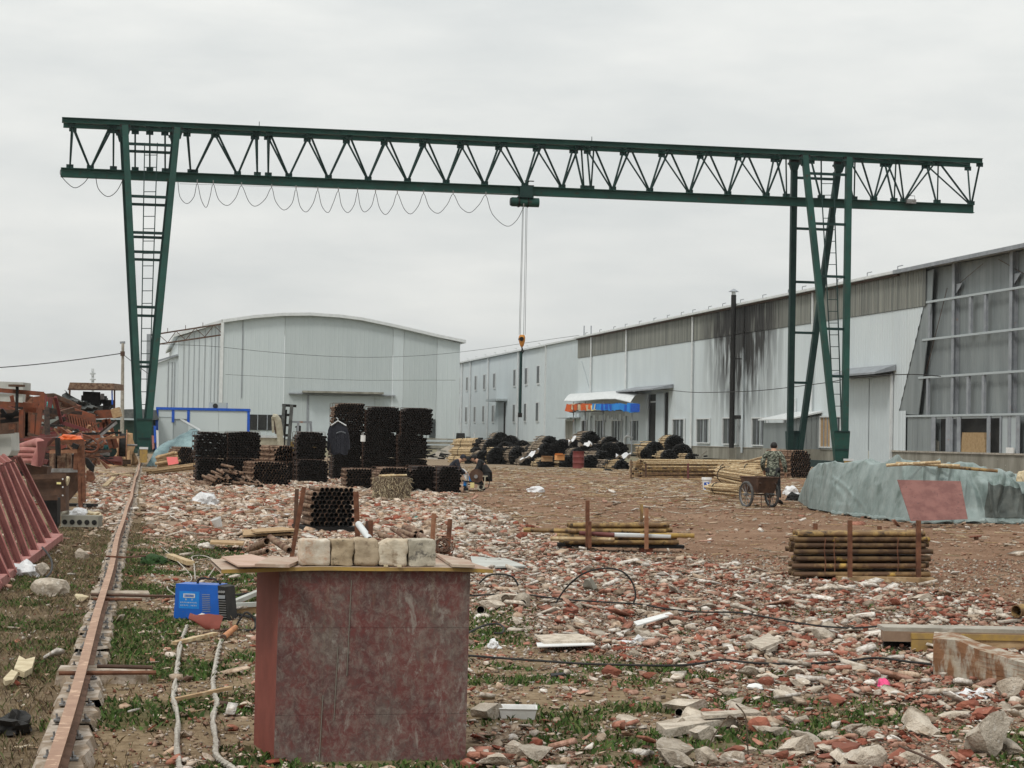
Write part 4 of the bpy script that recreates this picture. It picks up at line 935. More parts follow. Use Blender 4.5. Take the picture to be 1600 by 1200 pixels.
# bent vent pipes
for (xa, ya, xb, yb, lab) in ((985, 685, 976, 698, 'bent white vent pipe below the warehouse windows beside the pole piles'),):
    a_ = wp(xa, ya, .4); b_ = wp(xb, yb, .8); pth = [(a_[0], .1, a_[1]), (a_[0] + .2, .5, a_[1] + .25), (b_[0] - .3, .7, a_[1] + .2), (b_[0], .8, a_[1] - .3), (b_[0], .8, .3)]
    m_ = MB(MWH); m_.path(smooth_path(pth, 4), .16, 8); m_.build('vent_pipe', MT['trim'], label=lab, cat='vent pipe', smooth=True)

# ---- further warehouse in the same row
fw = thing('far_warehouse', 'pale two-storey warehouse behind with two rows of narrow windows', 'warehouse', MWH @ Vector((t854 + 30, 0, 0)), WA)
FW = RM[fw.name]
def fp(mb, n, m, par=None): mb.v = [MWH @ v for v in mb.v]; return mb.build(n, MT[m], par or fw, world=True)
tE = t854 + 118
fp(corrugated(MB(), t903 + .05, t854 - .1, ZF, ZE - .1, .9, .03, .0), 'wall_sheet', 'wallC')
ed = [t854] + [wt(px, 620) for px in (820, 765, 737, 724)] + [tE]
for a_, c_ in zip(ed[:-1], ed[1:]): fp(corrugated(MB(), a_ + .03, c_ - .03, ZF, ZE - .2, .9, .04, .1), 'wall_sheet', 'wall')
fp(MB().b2((t854 - .3, .0, ZF), (t854 - .1, .25, ZE)), 'corner_trim', 'trim')
fp(MB().prism([(t903 + .02, .3, ZE - .1), (t903 + .02, .3, ZE + .12), (t903 + .02, -16, ZE + 1), (t903 + .02, -32, ZE)], (tE - t903, 0, 0)), 'roof', 'trim')
fp(MB().b2((t854, .3, ZE - .2), (tE, .55, ZE)), 'gutter', 'trim')
for px in (724, 737, 765, 812): fp(MB().tube((wt(px, 620), .3, ZF - .8), (wt(px, 620), .3, ZE - .2), .13, 8), 'downpipe', 'trim')
def fwin(cx, y0, y1, hw):
    t = wt(cx, (y0 + y1) / 2); z0, z1 = wp(cx, y1)[1], wp(cx, y0)[1]; wd = .72 + hw
    f_ = fp(MB().b2((t - wd, .12, z0 - .1), (t + wd, .22, z1 + .02)), 'window', 'trim')
    for sg in (-1, 1):
        g_ = MB(); g_.b2((t + (.05 if sg > 0 else -wd + .14), .23, z0 + .15), (t + (wd - .14 if sg > 0 else -.05), .25, z1 - .1)); g_.v = [MWH @ v for v in g_.v]
        o = g_.build('pane', MT['glass'], fw, world=True); o.parent = f_
for cx, y0, y1 in [(718.5, 591, 613), (731.5, 589, 611), (745, 587, 610), (758.5, 585, 609), (774, 583, 607), (806, 577, 604), (824, 574.5, 601.5), (843, 571, 600),
                   (717.5, 636.5, 660), (730, 635.5, 660), (743.5, 635, 660), (757, 634, 660), (772, 633, 660), (805, 631.5, 660), (822.5, 630, 659), (841.5, 628.5, 659)]: fwin(cx, y0, y1, .18)
td, zd_ = wp(786, 629); fp(MB().b2((td - 2.6, .12, ZF - .8), (td + 2.2, .3, zd_)), 'door', 'wallB'); fp(MB().b2((td - 2.9, .12, ZF - .8), (td - 2.6, .36, zd_)), 'door_edge', 'black')
fp(MB().b2((td - 4.2, .12, zd_ + .2), (td + 5, 1.8, zd_ + .5)), 'canopy', 'wallB')
for k in range(11):
    t = t854 + 2 + k * 8.5; fp(MB().path([(t, .5, ZE), (t, .5, ZE + .35), (t + 1.4, .5, ZE + .35)], .05, 4), 'gutter_bracket', 'trim')

# ================================================================== ARCHED HALL
HA = R(10.8); HW = R(10.8); Hp = G(715, 701)  # provisional point; distance set below
HD = 283.0; Hc = P(716, 690, HD); H0 = Vector((Hc.x, Hc.y, 0))
def hpn(px, py, off=0.0): return on_plane(px, py, H0, HA, off)
hall = thing('arched_hall', 'big pale grey hall with a curved roof behind the black tube stacks', 'hall', H0, HA)
topl = [(278.5, 527), (347, 504.5), (396, 497.5), (440, 494), (484, 493.5), (530, 496.5), (565, 501), (613, 511), (646, 518.5), (682, 527), (718, 536)]
TP = [hpn(*p) for p in topl]
def ztop_(s_):
    for (a, za), (b_, zb__) in zip(TP[:-1], TP[1:]):
        if s_ <= b_: return za + (zb__ - za) * (s_ - a) / (b_ - a)
    return TP[-1][1]
bands = [(278.5, 'wall'), (347, 'wallC'), (443.5, 'wallB'), (613, 'wallC'), (630, 'wallB'), (682, 'wallC'), (718, None)]
MT['wallD'] = mat('darker_hall_sheet', (.43, .475, .48), (.405, .45, .455), .5, stretch=(1, 1, .2), rough=.5)
MT['wallE'] = mat('lighter_hall_sheet', (.50, .55, .56), (.475, .525, .535), .5, stretch=(1, 1, .2), rough=.5)
for (xa, m), (xb, _) in zip(bands[:-1], bands[1:]):
    a_, c_ = hpn(xa, 600)[0], hpn(xb, 600)[0]
    corr = MB(); k = max(2, int((c_ - a_) / .6)); pts = []
    for i in range(k + 1):
        q = a_ + .02 + (c_ - a_ - .04) * i / k; pts += [(q, -.0), (q + .12, -.018), (q + .24, -.0)] if i < k else [(q, 0)]
    corr.grid([[(q, o, .9) for q, o in pts], [(q, o, ztop_(q)) for q, o in pts]])
    corr.build('facade_sheet', MT['wallD' if m == 'wallB' else 'wallE' if m == 'wallC' else 'wall'], hall)
sA, sZ = TP[0][0], TP[-1][0]
roofp = [(s_ + (-.6 if i == 0 else .8 if i == len(TP) - 1 else 0), z_ ) for i, (s_, z_) in enumerate(TP)]
m_ = MB(); m_.prism([(s_, -.8, z_) for s_, z_ in roofp] + [(s_, -.8, z_ + .42) for s_, z_ in roofp[::-1]], (0, 60, 0)); m_.build('roof', MT['trim'], hall)
MB().b2((sA, .1, 0), (sZ, .4, .9)).build('foundation_wall', MT['concdirty'], hall)
MB().b2((sZ - .3, .1, 0), (sZ, 58, TP[-1][1])).build('side_wall', MT['wall'], hall); MB().b2((sA, .1, 0), (sA + .3, 58, TP[0][1])).build('side_wall', MT['wall'], hall)
rnd = random.Random(9)
for px in [287, 295, 303, 311, 320, 330, 336, 341]:
    q = hpn(px, 560)[0]; MB().b2((q - .02, -.08, 1), (q + .03, -.04, ztop_(q) - .2)).build('sheet_joint', MT['column'], hall)
q = hpn(346, 560)[0]; MB().b2((q - .25, -.25, 1), (q + .15, -.04, ztop_(q))).build('corner_post', MT['trim'], hall)
q = hpn(378.5, 560)[0]; MB().b2((q - .05, -.12, hpn(378, 622)[1]), (q + .05, -.05, ztop_(q))).build('sheet_joint', MT['column'], hall)
def hbox(x0, x1, y0, y1, nm, m, d=.12, base=.06):
    a_, z1 = hpn(x0, y0); c_, _ = hpn(x1, y0); z0 = hpn((x0 + x1) / 2, y1)[1]; z1 = hpn((x0 + x1) / 2, y0)[1]
    return MB().b2((a_, -base - d, max(z0, .1)), (c_, -base, z1)).build(nm, MT[m], hall)
hbox(483, 533.5, 619, 692, 'gate_leaf', 'trimg' if 'trimg' in MT else 'wallC'); hbox(534, 584, 619, 692, 'gate_leaf', 'wallC'); hbox(480, 483, 617, 692, 'gate_post', 'column', .2)
hbox(451, 617, 615.5, 617.5, 'gate_track', 'column', .5); hbox(472, 597, 612, 615, 'canopy', 'concdirty', 1.8)
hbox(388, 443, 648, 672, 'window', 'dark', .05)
for x in (388, 402, 417, 430, 441): hbox(x, x + 1.4, 648, 672, 'window_post', 'column', .12)
hbox(671, 680, 655, 684, 'window', 'glass', .1)
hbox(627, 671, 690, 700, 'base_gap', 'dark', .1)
# lower side wing at the left of the hall
wg = [hpn(x, y, -.5) for x, y in ((236, 570), (278, 555.5))]; m_ = MB(); z0 = 0
pw = [(wg[0][0], .3, 0), (wg[1][0], .3, 0), (wg[1][0], .3, wg[1][1]), (wg[0][0], .3, wg[0][1])]
m_.prism(pw, (0, 40, 0)); m_.build('side_wing', MT['wall'], hall)
MB().bar((wg[0][0] - .5, .1, wg[0][1] + .1), (wg[1][0], .1, wg[1][1] + .1), .4, .25).build('wing_roof_edge', MT['column'], hall)
for px in (262, 268, 272): q = hpn(px, 600)[0]; MB().b2((q, .2, 1), (q + .08, .28, wg[0][1] + .5)).build('sheet_joint', MT['column'], hall)

# overhead lattice in front of the hall
lat = thing('lattice_gate_frame', 'thin steel lattice beam on posts beside the arched hall', 'steel frame', P(300, 690, 230))
def lp(px, py, D=225): return P(px, py, D)
def latp(mb, n, m='column'): return mb.build(n, MT[m], lat, world=True)
latp(MB().bar(lp(233, 524), lp(348, 506), .12, .16), 'lattice_chord', 'brownst'); latp(MB().bar(lp(233, 540), lp(348, 523), .12, .16), 'lattice_chord', 'brownst')
xs = [233, 247, 262, 275, 290, 305, 320, 334, 348]
for i in range(len(xs) - 1):
    ya = 524 - (xs[i] - 233) * .157 + (0 if i % 2 else 16); yb = 524 - (xs[i + 1] - 233) * .157 + (16 if i % 2 else 0)
    latp(MB().bar(lp(xs[i], ya), lp(xs[i + 1], yb), .07, .07), 'lattice_brace', 'brownst')
for x in (262, 290, 317, 347): latp(MB().bar(lp(x, 524 - (x - 233) * .157), lp(x, 517 - (x - 233) * .157), .06, .06), 'top_spike', 'brownst')
latp(MB().bar(lp(233, 522), lp(231, 690), .45, .45), 'lattice_post', 'column'); latp(MB().bar(lp(348, 504), lp(344, 690), .3, .3), 'lattice_post', 'trim')
# portable cabin
CD = 172.0; cb0 = P(245, 690, CD); cabin = thing('site_cabin', 'white portable cabin with bright blue edge trim and an open doorway', 'cabin', (cb0.x, cb0.y, 0), R(6))
def cbp(px, py, off=0): return on_plane(px, py, cb0, R(6), off)
c0, c1 = cbp(245, 670)[0], cbp(388, 670)[0]; ct = cbp(300, 641)[1]; dz = cbp(300, 655)[1]; d0, d1 = cbp(270, 670)[0], cbp(294, 670)[0]
for a_, c_ in ((c0, d0), (d1, (d1 + c1) / 2), ((d1 + c1) / 2 + .02, c1)): MB().b2((a_, 0, .1), (c_, .1, ct)).build('wall_panel', MT['wallE'], cabin)
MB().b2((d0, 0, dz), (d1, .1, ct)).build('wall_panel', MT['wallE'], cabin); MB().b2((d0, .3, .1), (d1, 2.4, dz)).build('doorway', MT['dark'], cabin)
MB().b2((c0, .1, .05), (c1, 2.6, ct - .03)).build('cabin_body', MT['wallB'], cabin); MB().b2((c0 - .1, -.1, ct), (c1 + .1, 2.7, ct + .22)).build('roof_edge', MT['bluefr'], cabin)
for q in (c0, d0 - .0, d1, c1): MB().b2((q - .11, -.06, .05 if q in (c0, c1) else dz - .3), (q + .11, -.0, ct)).build('edge_trim', MT['bluefr'], cabin)
MB().b2((c0, -.03, cbp(300, 653)[1]), (d0, .0, cbp(300, 652)[1])).build('panel_joint', MT['wallB'], cabin)
ac = thing('air_conditioner', 'grey air conditioner unit on the roof of the blue-edged cabin', 'air conditioner', P(341, 640, CD + 1))
_p = P(341, 640, CD + 1); MB().box(_p + Vector((0, 0, .3)), (1.5, .7, .6)).build('casing', MT['wallB'], ac, world=True); MB().tube(_p + Vector((-.2, -.40, .3)), _p + Vector((-.2, -.36, .3)), .22, 12).build('fan', MT['dark'], ac, world=True)
# utility pole, radio mast, wires
up = thing('utility_pole', 'slim bare concrete utility pole left of the crane leg', 'utility pole', P(190, 700, 158))
MB().tube(P(190.5, 712, 158), P(192, 536, 158), .17, 10, .11).build('pole_shaft', MT['concrete'], up, world=True, smooth=True)
MB().bar(P(187.5, 535.5, 158), P(195.5, 535, 158), .15, .18).build('pole_top', MT['column'], up, world=True); MB().tube(P(191.6, 549, 157.7), P(191.5, 556, 157.7), .18, 8).build('insulator', MT['brownst'], up, world=True)
mast = thing('radio_mast', 'faint lattice radio mast far off on the horizon', 'radio mast', P(145, 675, 900))
MT['mastm'] = mat('mast_steel', (.42, .44, .44), rough=.7)  # distance haze is put into this pale mast colour
for dx in (-1.7, 1.7):
    MB().bar(P(145 + dx, 680, 900), P(145 + dx * .7, 576, 900), .35, .35).build('mast_leg', MT['mastm'], mast, world=True)
for k in range(13):
    y = 672 - k * 7.4; MB().bar(P(143.3, y, 900), P(146.7, y - 4, 900), .22, .22).build('mast_brace', MT['mastm'], mast, world=True); MB().bar(P(146.7, y, 900), P(143.3, y - 4, 900), .22, .22).build('mast_brace', MT['mastm'], mast, world=True)
for y in (583, 592, 599): MB().tube(P(145, y, 900), P(145, y + 2, 900), 1.3, 8).build('antenna_ring', MT['mastm'], mast, world=True)
def wire(lab, pts, r=.035, D=None, k=5):
    q = [P(x, y, d) for x, y, d in pts]; MB().path(smooth_path(q, k), r, 4).build('overhead_wire', MT['black'], label=lab, cat='wire')
wire('overhead wire running from the left edge to the utility pole', [(-40, 577, 150), (40, 571, 154), (120, 562, 156), (191, 552, 158)])
wire('wire dropping from the utility pole to the right behind the crane leg', [(192, 553, 158), (205, 564, 170), (240, 590, 190)])
wire('long sagging wire across the arched hall and up over the far warehouse roof', [(250, 538, 228), (330, 541, 232), (420, 550, 238), (520, 557, 246), (600, 558, 254), (680, 554, 262), (760, 545, 262), (840, 533, 250), (905, 524, 235)], .022)
wire('thin wire along the lower part of the arched hall front', [(352, 585, 272), (450, 590, 272), (560, 594, 273), (640, 594, 274), (712, 594, 275)], .02)
wire('cable running low along the right warehouse wall', [(1033, 608, 215), (1083, 613, 196), (1150, 612, 178), (1200, 609, 166), (1290, 598, 150), (1340, 589, 143), (1420, 585, 131), (1470, 588, 128)], .03)
# dark green shed at the far left
gs = thing('green_shed', 'low dark green shed behind the rusty formwork at the left', 'shed', P(165, 700, 165))
a_ = P(118, 705, 165); c_ = P(216, 705, 165)
MB().b2((a_.x, a_.y, -.1), (c_.x, a_.y + 8, P(190, 654, 165).z)).build('shed_wall', MT['shedg'], gs, world=True)
zt_ = P(190, 652, 165).z; MB().prism([(a_.x - .5, a_.y - .6, zt_), (c_.x + .4, a_.y - .6, zt_ - .1), (c_.x + .2, a_.y - .6, zt_ + .7), (a_.x + 1, a_.y - .6, P(150, 641, 165).z)], (0, 9, 0)).build('shed_roof', MT['greytarp'], gs, world=True)
MB().bar((a_.x, a_.y - .7, zt_ - .15), (c_.x, a_.y - .7, zt_ - .15), .08, .14).build('shed_gutter', MT['wallB'], gs, world=True)
# light haze over the whole site
HZ = True
if HZ:
    hm = bpy.data.materials.new('haze_air'); hm.use_nodes = True; t = hm.node_tree; t.nodes.remove(t.nodes['Principled BSDF'])
    pv = t.nodes.new('ShaderNodeVolumePrincipled'); pv.inputs['Density'].default_value = .00012; pv.inputs['Color'].default_value = (.9, .92, .92, 1)
    t.links.new(pv.outputs[0], t.nodes['Material Output'].inputs['Volume'])
    b = MB().b2((-700, -30, -1.2), (700, 1100, 40)); o = b.build('haze', hm, kind='stuff')
# ================================================================== TUBES, POLES AND BUNDLES
def tube_mesh(name, r, ri, L_, n, m0, m1):
    b = MB().hollow((0, 0, 0), (0, L_, 0), r, ri, n); me = bpy.data.meshes.new(name); me.from_pydata([tuple(v) for v in b.v], [], b.f)
    me.materials.append(m0); me.materials.append(m1)
    for i, p in enumerate(me.polygons): p.material_index = 0 if i % 4 == 0 else 1; p.use_smooth = i % 4 < 2
    return me
def joined_tubes(name, spots, r, ri, n, m0, m1, parent, kind='stuff'):
    b = MB()
    for p0, p1 in spots: b.hollow(p0, p1, r, ri, n)
    me = bpy.data.meshes.new(name); me.from_pydata([tuple(v) for v in b.v], [], b.f); me.materials.append(m0); me.materials.append(m1)
    me.materials.append(MT['rim']); q_ = np.arange(len(b.f)) % 4; idx = np.where(q_ == 0, 0, np.where((q_ == 2), 2, 1)).astype(np.int32); me.polygons.foreach_set('material_index', idx)
    o = bpy.data.objects.new(name, me); COL.objects.link(o); o.parent = parent; RM[o.name] = RM[parent.name]
    if kind: o['kind'] = kind
    return o
def tube_block(label, x0, x1, y0, y1, D, L_=1.5, yaw=R(10.2), d=.094, group=None, straight=.5, side='tubeside', bulge=.03, seed=0, cat='tube bundle', skew=0.0):
    rnd = random.Random(seed + int(x0)); a = P(x0, y1, D); c = P(x1, y1, D); z0 = a.z; z1 = P((x0 + x1) / 2, y0, D).z
    W = (c - a).length; Hh = z1 - z0; nx = max(3, round(W / d)); nz = max(3, round(Hh / (d * .87)))
    root = thing('tube_bundle', label, cat, ((a.x + c.x) / 2, (a.y + c.y) / 2, z0), yaw, group)
    sp_ = []; r = W / nx / 2 * .98; dz = Hh / nz
    tilt_ = rnd.uniform(-.05, .03)
    for j in range(nz):
        bl = bulge * math.sin(math.pi * (j + .5) / nz)
        for i in range(nx):
            x = -W / 2 + r + i * (W - 2 * r) / (nx - 1) * (1) + (r * .9 if j % 2 else 0); x *= 1 + bl; x += rnd.gauss(0, .003) + skew * j / nz
            if j == nz - 1 and (i in (0, nx - 1)) and rnd.random() < .6: continue
            z = dz * (j + .5) + rnd.gauss(0, .004) + (.03 * math.cos(x * 3.2) - .02 + tilt_ * x) * (j + .5) / nz; y = rnd.gauss(0, .02)
            sp_.append(((x, y, z), (x + rnd.gauss(0, .01), y + L_, z + rnd.gauss(0, .006))))
    joined_tubes('tubes', sp_, r * .97, r * .80, 8, MT[side], MT['tube'], root)
    for yy in (.25, L_ - .3):
        b = MB(); e = W / 2 + .02
        b.bar((-e, yy, -.0), (-e * 1.02, yy, Hh), .012, .05, (0, 1, 0)); b.bar((e, yy, -.0), (e * 1.02, yy, Hh), .012, .05, (0, 1, 0)); b.bar((-e, yy, Hh + .015), (e, yy, Hh + .015), .05, .012)
        b.build('binding_band', MT['brownst'], root)
    return root
TB = [
 ('left upper black tube bundle of the pair nearest the blue cabin', 305, 354, 675.5, 716, 65.5),
 ('right upper black tube bundle of the pair nearest the blue cabin', 357, 406, 675, 716, 65.5),
 ('left lower black tube bundle with daylight through its tubes', 307, 355, 716.5, 754, 65.3),
 ('right lower black tube bundle behind the loose tube heap', 356, 404, 716.5, 753, 65.3),
 ('upper black tube bundle left of the hanging jacket', 463, 508, 675.5, 718, 69),
 ('lower black tube bundle left of the hanging jacket', 465, 512, 718.5, 760, 68.5),
 ('topmost black tube bundle behind the hanging jacket, tallest of all', 521, 568, 630.5, 672, 76),
 ('second black tube bundle from the top behind the jacket', 519, 566, 672.5, 712, 76),
 ('bottom black tube bundle of the tallest stack', 519, 566, 712.5, 756, 76),
 ('top slanted black tube bundle in the middle of the high stack', 572, 623, 636, 675, 75.5),
 ('black tube bundle under the slanted one in the high stack', 568, 620, 675.5, 714, 75.5),
 ('bottom middle black tube bundle of the high stack', 568, 620, 714.5, 756, 75.5),
 ('top right black tube bundle of the high stack beside the sand heap', 627, 674, 638, 679, 75),
 ('second right black tube bundle of the high stack', 622, 667, 679.5, 716, 75),
 ('bottom right black tube bundle of the high stack', 622, 666, 716.5, 757, 75),
 ('low black tube bundle with rusty upper row left of the straw bale', 541, 588, 733, 766, 62),
 ('low black tube bundle with brown top right behind the straw bale', 590, 642, 731, 773, 60),
 ('black tube bundle standing farther right in the low row', 645, 683, 729, 770, 61),
 ('rightmost black tube bundle of the low row beside the saw', 684, 719, 729.5, 773, 60),
]
for i, (lab, x0, x1, y0, y1, D) in enumerate(TB):
    low = i >= 15; x1 -= .8; x0 += .3
    o = tube_block(lab, x0, x1, y0, y1, D, 1.5, R(13) if i < 4 else R(11 + (i % 3)), .094 if not low else .088, 'black steel tube bundles', bulge=.03 + .04 * (i * 7 % 5) / 4, seed=i,
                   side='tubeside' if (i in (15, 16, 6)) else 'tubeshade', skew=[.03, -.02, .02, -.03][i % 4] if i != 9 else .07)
    if y1 < 752:
        pass
g = P(420, 757, 66.5)
o = tube_block('squat black tube bundle with rusty loose tubes on top', 396, 450, 722, 764, 64, 1.4, R(22), .09, seed=31, bulge=.10, side='tubeside')
o = tube_block('tilted rusty tube bundle leaning behind the black stacks', 424, 462, 697, 735, 70, 1.5, R(50), .10, seed=33, bulge=.12, side='tubeside')
o = tube_block('rusty sided tube bundle under the rear right crane leg', 1232, 1268, 704, 748, 95, 2.0, R(32), .12, seed=35, bulge=.14, side='tubeside', cat='tube bundle')
o = tube_block('small dark tube bundle beside the pale logs near the cabin', 278, 304, 699, 726, 88, 1.6, R(25), .10, seed=36, bulge=.05)
o = tube_block('narrow brown tube bundle just left of the lower jacket stack', 442, 462, 722, 760, 70, 1.4, R(14), .09, seed=41)
# loose heap of tubes
heap = thing('tube_heap', 'loose heap of short rusty tubes in front of the left black bundles', 'tube heap', G(366, 763))
rnd = random.Random(12); base = G(366, 764)
sps = []
for k in range(62):
    u = rnd.uniform(-1, 1); hgt = rnd.random() * (1 - abs(u)) * .62
    c = base + Vector((u * .85, rnd.uniform(0, .5), .05 + hgt)); a = rnd.gauss(.75, .3); dv = Vector((-math.sin(a), math.cos(a), rnd.gauss(.16, .1))) * .5
    sps.append((tuple(c - base), tuple(c + dv - base)))
me_t = tube_mesh('heap_tube', .042, .034, .55, 8, MT['tubeside'], MT['tube'])
for p0, p1 in sps:
    o = bpy.data.objects.new('tube', me_t); COL.objects.link(o); o.parent = heap; o.location = p0; o.rotation_euler = (Vector(p1) - Vector(p0)).to_track_quat('Y', 'Z').to_euler()
# nearest bundle on its rack, tube by tube
a = P(483, 828, 34.4); c = P(557, 828, 34.4); nb = thing('tube_bundle', 'nearest black tube bundle lying on a dark tray between rusty stakes', 'tube bundle', ((a.x + c.x) / 2, a.y, 0), R(17))
zb_ = P(520, 823, 34.4).z; zt_ = P(520, 757, 34.4).z; W = (c - a).length * .98
me_n = tube_mesh('bundle_tube', .040, .0315, 1.05, 12, MT['tubeside'], MT['tube']); d = .082; rnd = random.Random(3)
nzr = int((zt_ - zb_ - .02) / (d * .88)); nxr = int(W / d)
for j in range(nzr):
    for i in range(nxr):
        x = -W / 2 + d / 2 + i * d + (d / 2 if j % 2 else 0) + rnd.gauss(0, .003); z = zb_ + .05 + j * d * .88 - (.10 if x > .25 and j == nzr - 1 else 0) * 0
        if j >= nzr - 1 and abs(x - .05) > .30: continue
        o = bpy.data.objects.new('tube', me_n); COL.objects.link(o); o.parent = nb; o.location = (x, rnd.gauss(0, .022), z + rnd.gauss(0, .003)); o.rotation_euler = (rnd.gauss(0, .008), 0, rnd.gauss(0, .012))
MB().b2((-W / 2 - .12, -.1, zb_ - .08), (W / 2 + .06, 1.0, zb_ + .0)).build('tray', MT['black'], nb)
for x in (-W / 2, W / 2 - .1): MB().b2((x, 0, -.0), (x + .1, .9, zb_ - .08)).build('tray_foot', MT['black'], nb)
# stakes
def stake(lab, x0, y0, x1, y1, D, w_=.055, m='rust', D0=None):
    b = MB(); p1 = P(x1, y1, D); p0 = P(x0, y0, D0 or D); p1.z = min(p1.z, .02) if p1.z < .25 else p1.z
    b.bar(p1, p0, w_, w_, (0, 1, 0)); b.bar(p1 + Vector((w_ * .5, -w_ * .5, 0)), p0 + Vector((w_ * .5, -w_ * .5, 0)), .01, .02, (0, 1, 0)); return b.build('iron_stake', MT[m], label=lab, cat='stake')
stake('dark upright iron stake left of the nearest tube bundle', 464, 764, 461, 818, 33, .06, 'brownst')
stake('leaning rusty iron stake crossing in front of the nearest tube bundle', 475, 761, 453, 868, 25, .05)
stake('rusty upright stake in front of the right side of the nearest bundle', 556, 768, 559, 845, 27, .065)
stake('short pointed rusty stake behind the middle stone cube', 575, 814, 571, 845, 24, .05, 'brownst'); stake('short rusty stake just right of the pointed one', 579, 813, 579, 850, 23.6, .05)
stake('pale rusty stake behind the right stone cubes', 678, 802, 675, 850, 25.5, .055, 'rustlt')
stake('rusty stake at the right end beside the wire coil', 703, 811, 699, 866, 23, .05)

def pole_bundle(label, px, py, rpx, D, n=40, L_=2.6, ang=.75, rise=.05, side='bamboo', group='pole bundles with black ends', rp=.045, flat=1.0):
    rnd = random.Random(int(px * 7 + py)); c = P(px, py, D); rr = rpx * D / F
    root = thing('pole_bundle', label, 'pole bundle', c, 0, group)
    dv = Vector((-math.sin(ang), math.cos(ang), rise)).normalized(); x = dv.cross(Vector((0, 0, 1))).normalized(); y = x.cross(dv)
    A = MB(); B = MB()
    for k in range(n):
        q = rr * math.sqrt((k + .5) / n); a = k * 2.399963; off = x * q * math.cos(a) + y * q * math.sin(a) * flat + Vector((rnd.gauss(0, .01), 0, rnd.gauss(0, .01)))
        s_ = rnd.gauss(0, .10); r_ = rp * rnd.uniform(.8, 1.15); pin = off * rnd.uniform(.8, 1.0)
        A.tube(off + dv * (s_ + .22), pin + dv * (L_ + rnd.gauss(0, .1)), r_ * .95, 6, r_ * .8); B.hollow(off + dv * s_, off + dv * (s_ + .34), r_ * 1.12, r_ * .7, 6)
    B.tube(dv * .16, dv * .30, rr * 1.02, 12)  # added black disc stands for the shade between the poles
    o = A.build('poles', MT[side], root, kind='stuff'); o = B.build('black_pole_ends', MT['tube'], root, kind='stuff')
    for q in (.22, .7):
        cc = dv * L_ * q; ring = [cc + (x * math.cos(t) + y * math.sin(t) * flat) * (rr * 1.04) for t in np.linspace(0, 6.2832, 13)[:-1]]
        MB().path(ring, .016, 4, closed=True).build('binding_wire', MT['black'], root)
    return root
D1, D2 = 124, 114
PB = [(752, 694, 10.5, 127, 'highest pale bundle at the left end of the pole pile'), (784.5, 689, 10, 129, 'topmost pole bundle under the hanging pipe'), (773, 702, 12.5, 125, 'black bundle with a grey edge below the topmost one'),
      (748, 707, 10, 123, 'bundle with long pale poles pointing left, second row'), (796, 697, 12, 126, 'bundle right of the topmost one'), (816, 702, 10, 125, 'bundle on the falling right shoulder of the left pile'),
      (832, 705, 7.5, 124, 'small bundle at the right tip of the left pile'), (758, 718, 12, 121, 'bottom left bundle behind the saw'), (780, 716, 13, 120.5, 'bottom bundle second from the saw'), (802, 715, 14, 120.5, 'bottom bundle in the middle of the left pile'),
      (791, 707, 12, 123, 'bundle in the heart of the left pile'), (812, 713, 11, 120, 'bundle above the pale rags of the left pile'), (836, 719, 10, 118, 'bundle at the gap between left and middle piles'), (826, 724, 8, 116, 'low bundle at the gap between the piles'),
      (862, 694, 9.5, 121, 'top left bundle of the middle pile'), (878, 703, 12, 118, 'bundle above the cardboard boxes'), (856, 705, 9.5, 118, 'bundle at the left slope of the middle pile'), (925, 691, 12.5, 122, 'summit bundle of the middle pile'),
      (899, 698, 9, 119, 'bundle left under the summit'), (916, 704, 11, 117, 'bundle just above the maroon drum'), (955, 697, 11, 121, 'bundle right of the summit by the window'), (970, 705, 10.5, 119, 'bundle near the bent vent pipe'),
      (953, 708, 12, 117, 'bundle two to the right of the drum'), (938, 704, 8, 118, 'small bundle between summit and vent pipe'), (929, 714, 10, 115.5, 'bundle with pale rim right above the drum side'), (925, 726, 11, 113, 'bundle touching the right side of the drum'),
      (872, 725, 11, 114, 'low bundle under the orange box'), (888, 724, 9, 113.5, 'bundle touching the left side of the drum'), (855, 728, 9, 113, 'lowest bundle at the front left of the middle pile'), (944, 719, 11, 114, 'bundle low on the right flank of the middle pile'),
      (958, 731, 10, 109, 'front bundle on the right of the middle pile'), (975, 731, 9, 108, 'front bundle beside the stacked wood ends'), (845, 715, 9, 116, 'bundle by the left cardboard box'), (905, 712, 9, 116, 'bundle directly behind the drum lid'),
      (1026, 706, 12, 118, 'large bundle below the open warehouse door'), (1056, 695, 11.5, 121, 'top bundle of the right pile under the window'), (1066, 710, 12, 117, 'right bundle of the right pile'), (1010, 710, 7, 117, 'small bundle at the left of the right pile'),
      (1081, 716, 5.5, 115, 'smallest bundle at the far right of the pile'), (1046, 715, 9, 115, 'bundle in the middle foot of the right pile')]
for px, py, r_, D, lab in PB:
    pole_bundle(lab, px, py + .4, r_ * (.85 if px < 754 else 1.2 if px < 770 else 1.36), D + 4.5, max(28, int(r_ * r_ * .7)), 2.0 if px < 754 else 1.5, 1.0 if px < 754 else (.35 if px < 790 else .25 + .35 * math.sin(px)), .0 if px < 754 else .02, 'bamboo' if (px < 754 or px > 1000 or int(px) % 3 == 0) else 'greypole', rp=.045)
for px, py, r_, D, lab in [(722, 722, 8, 125, 'pale pole bundle lowest at the left end of the pile'), (940, 742, 8, 106, 'thin pale bundle lying low in front of the middle pile')]:
    pole_bundle(lab, px + 14, py - 3, r_ * .7, D, 22, 1.6, 1.1, .02)
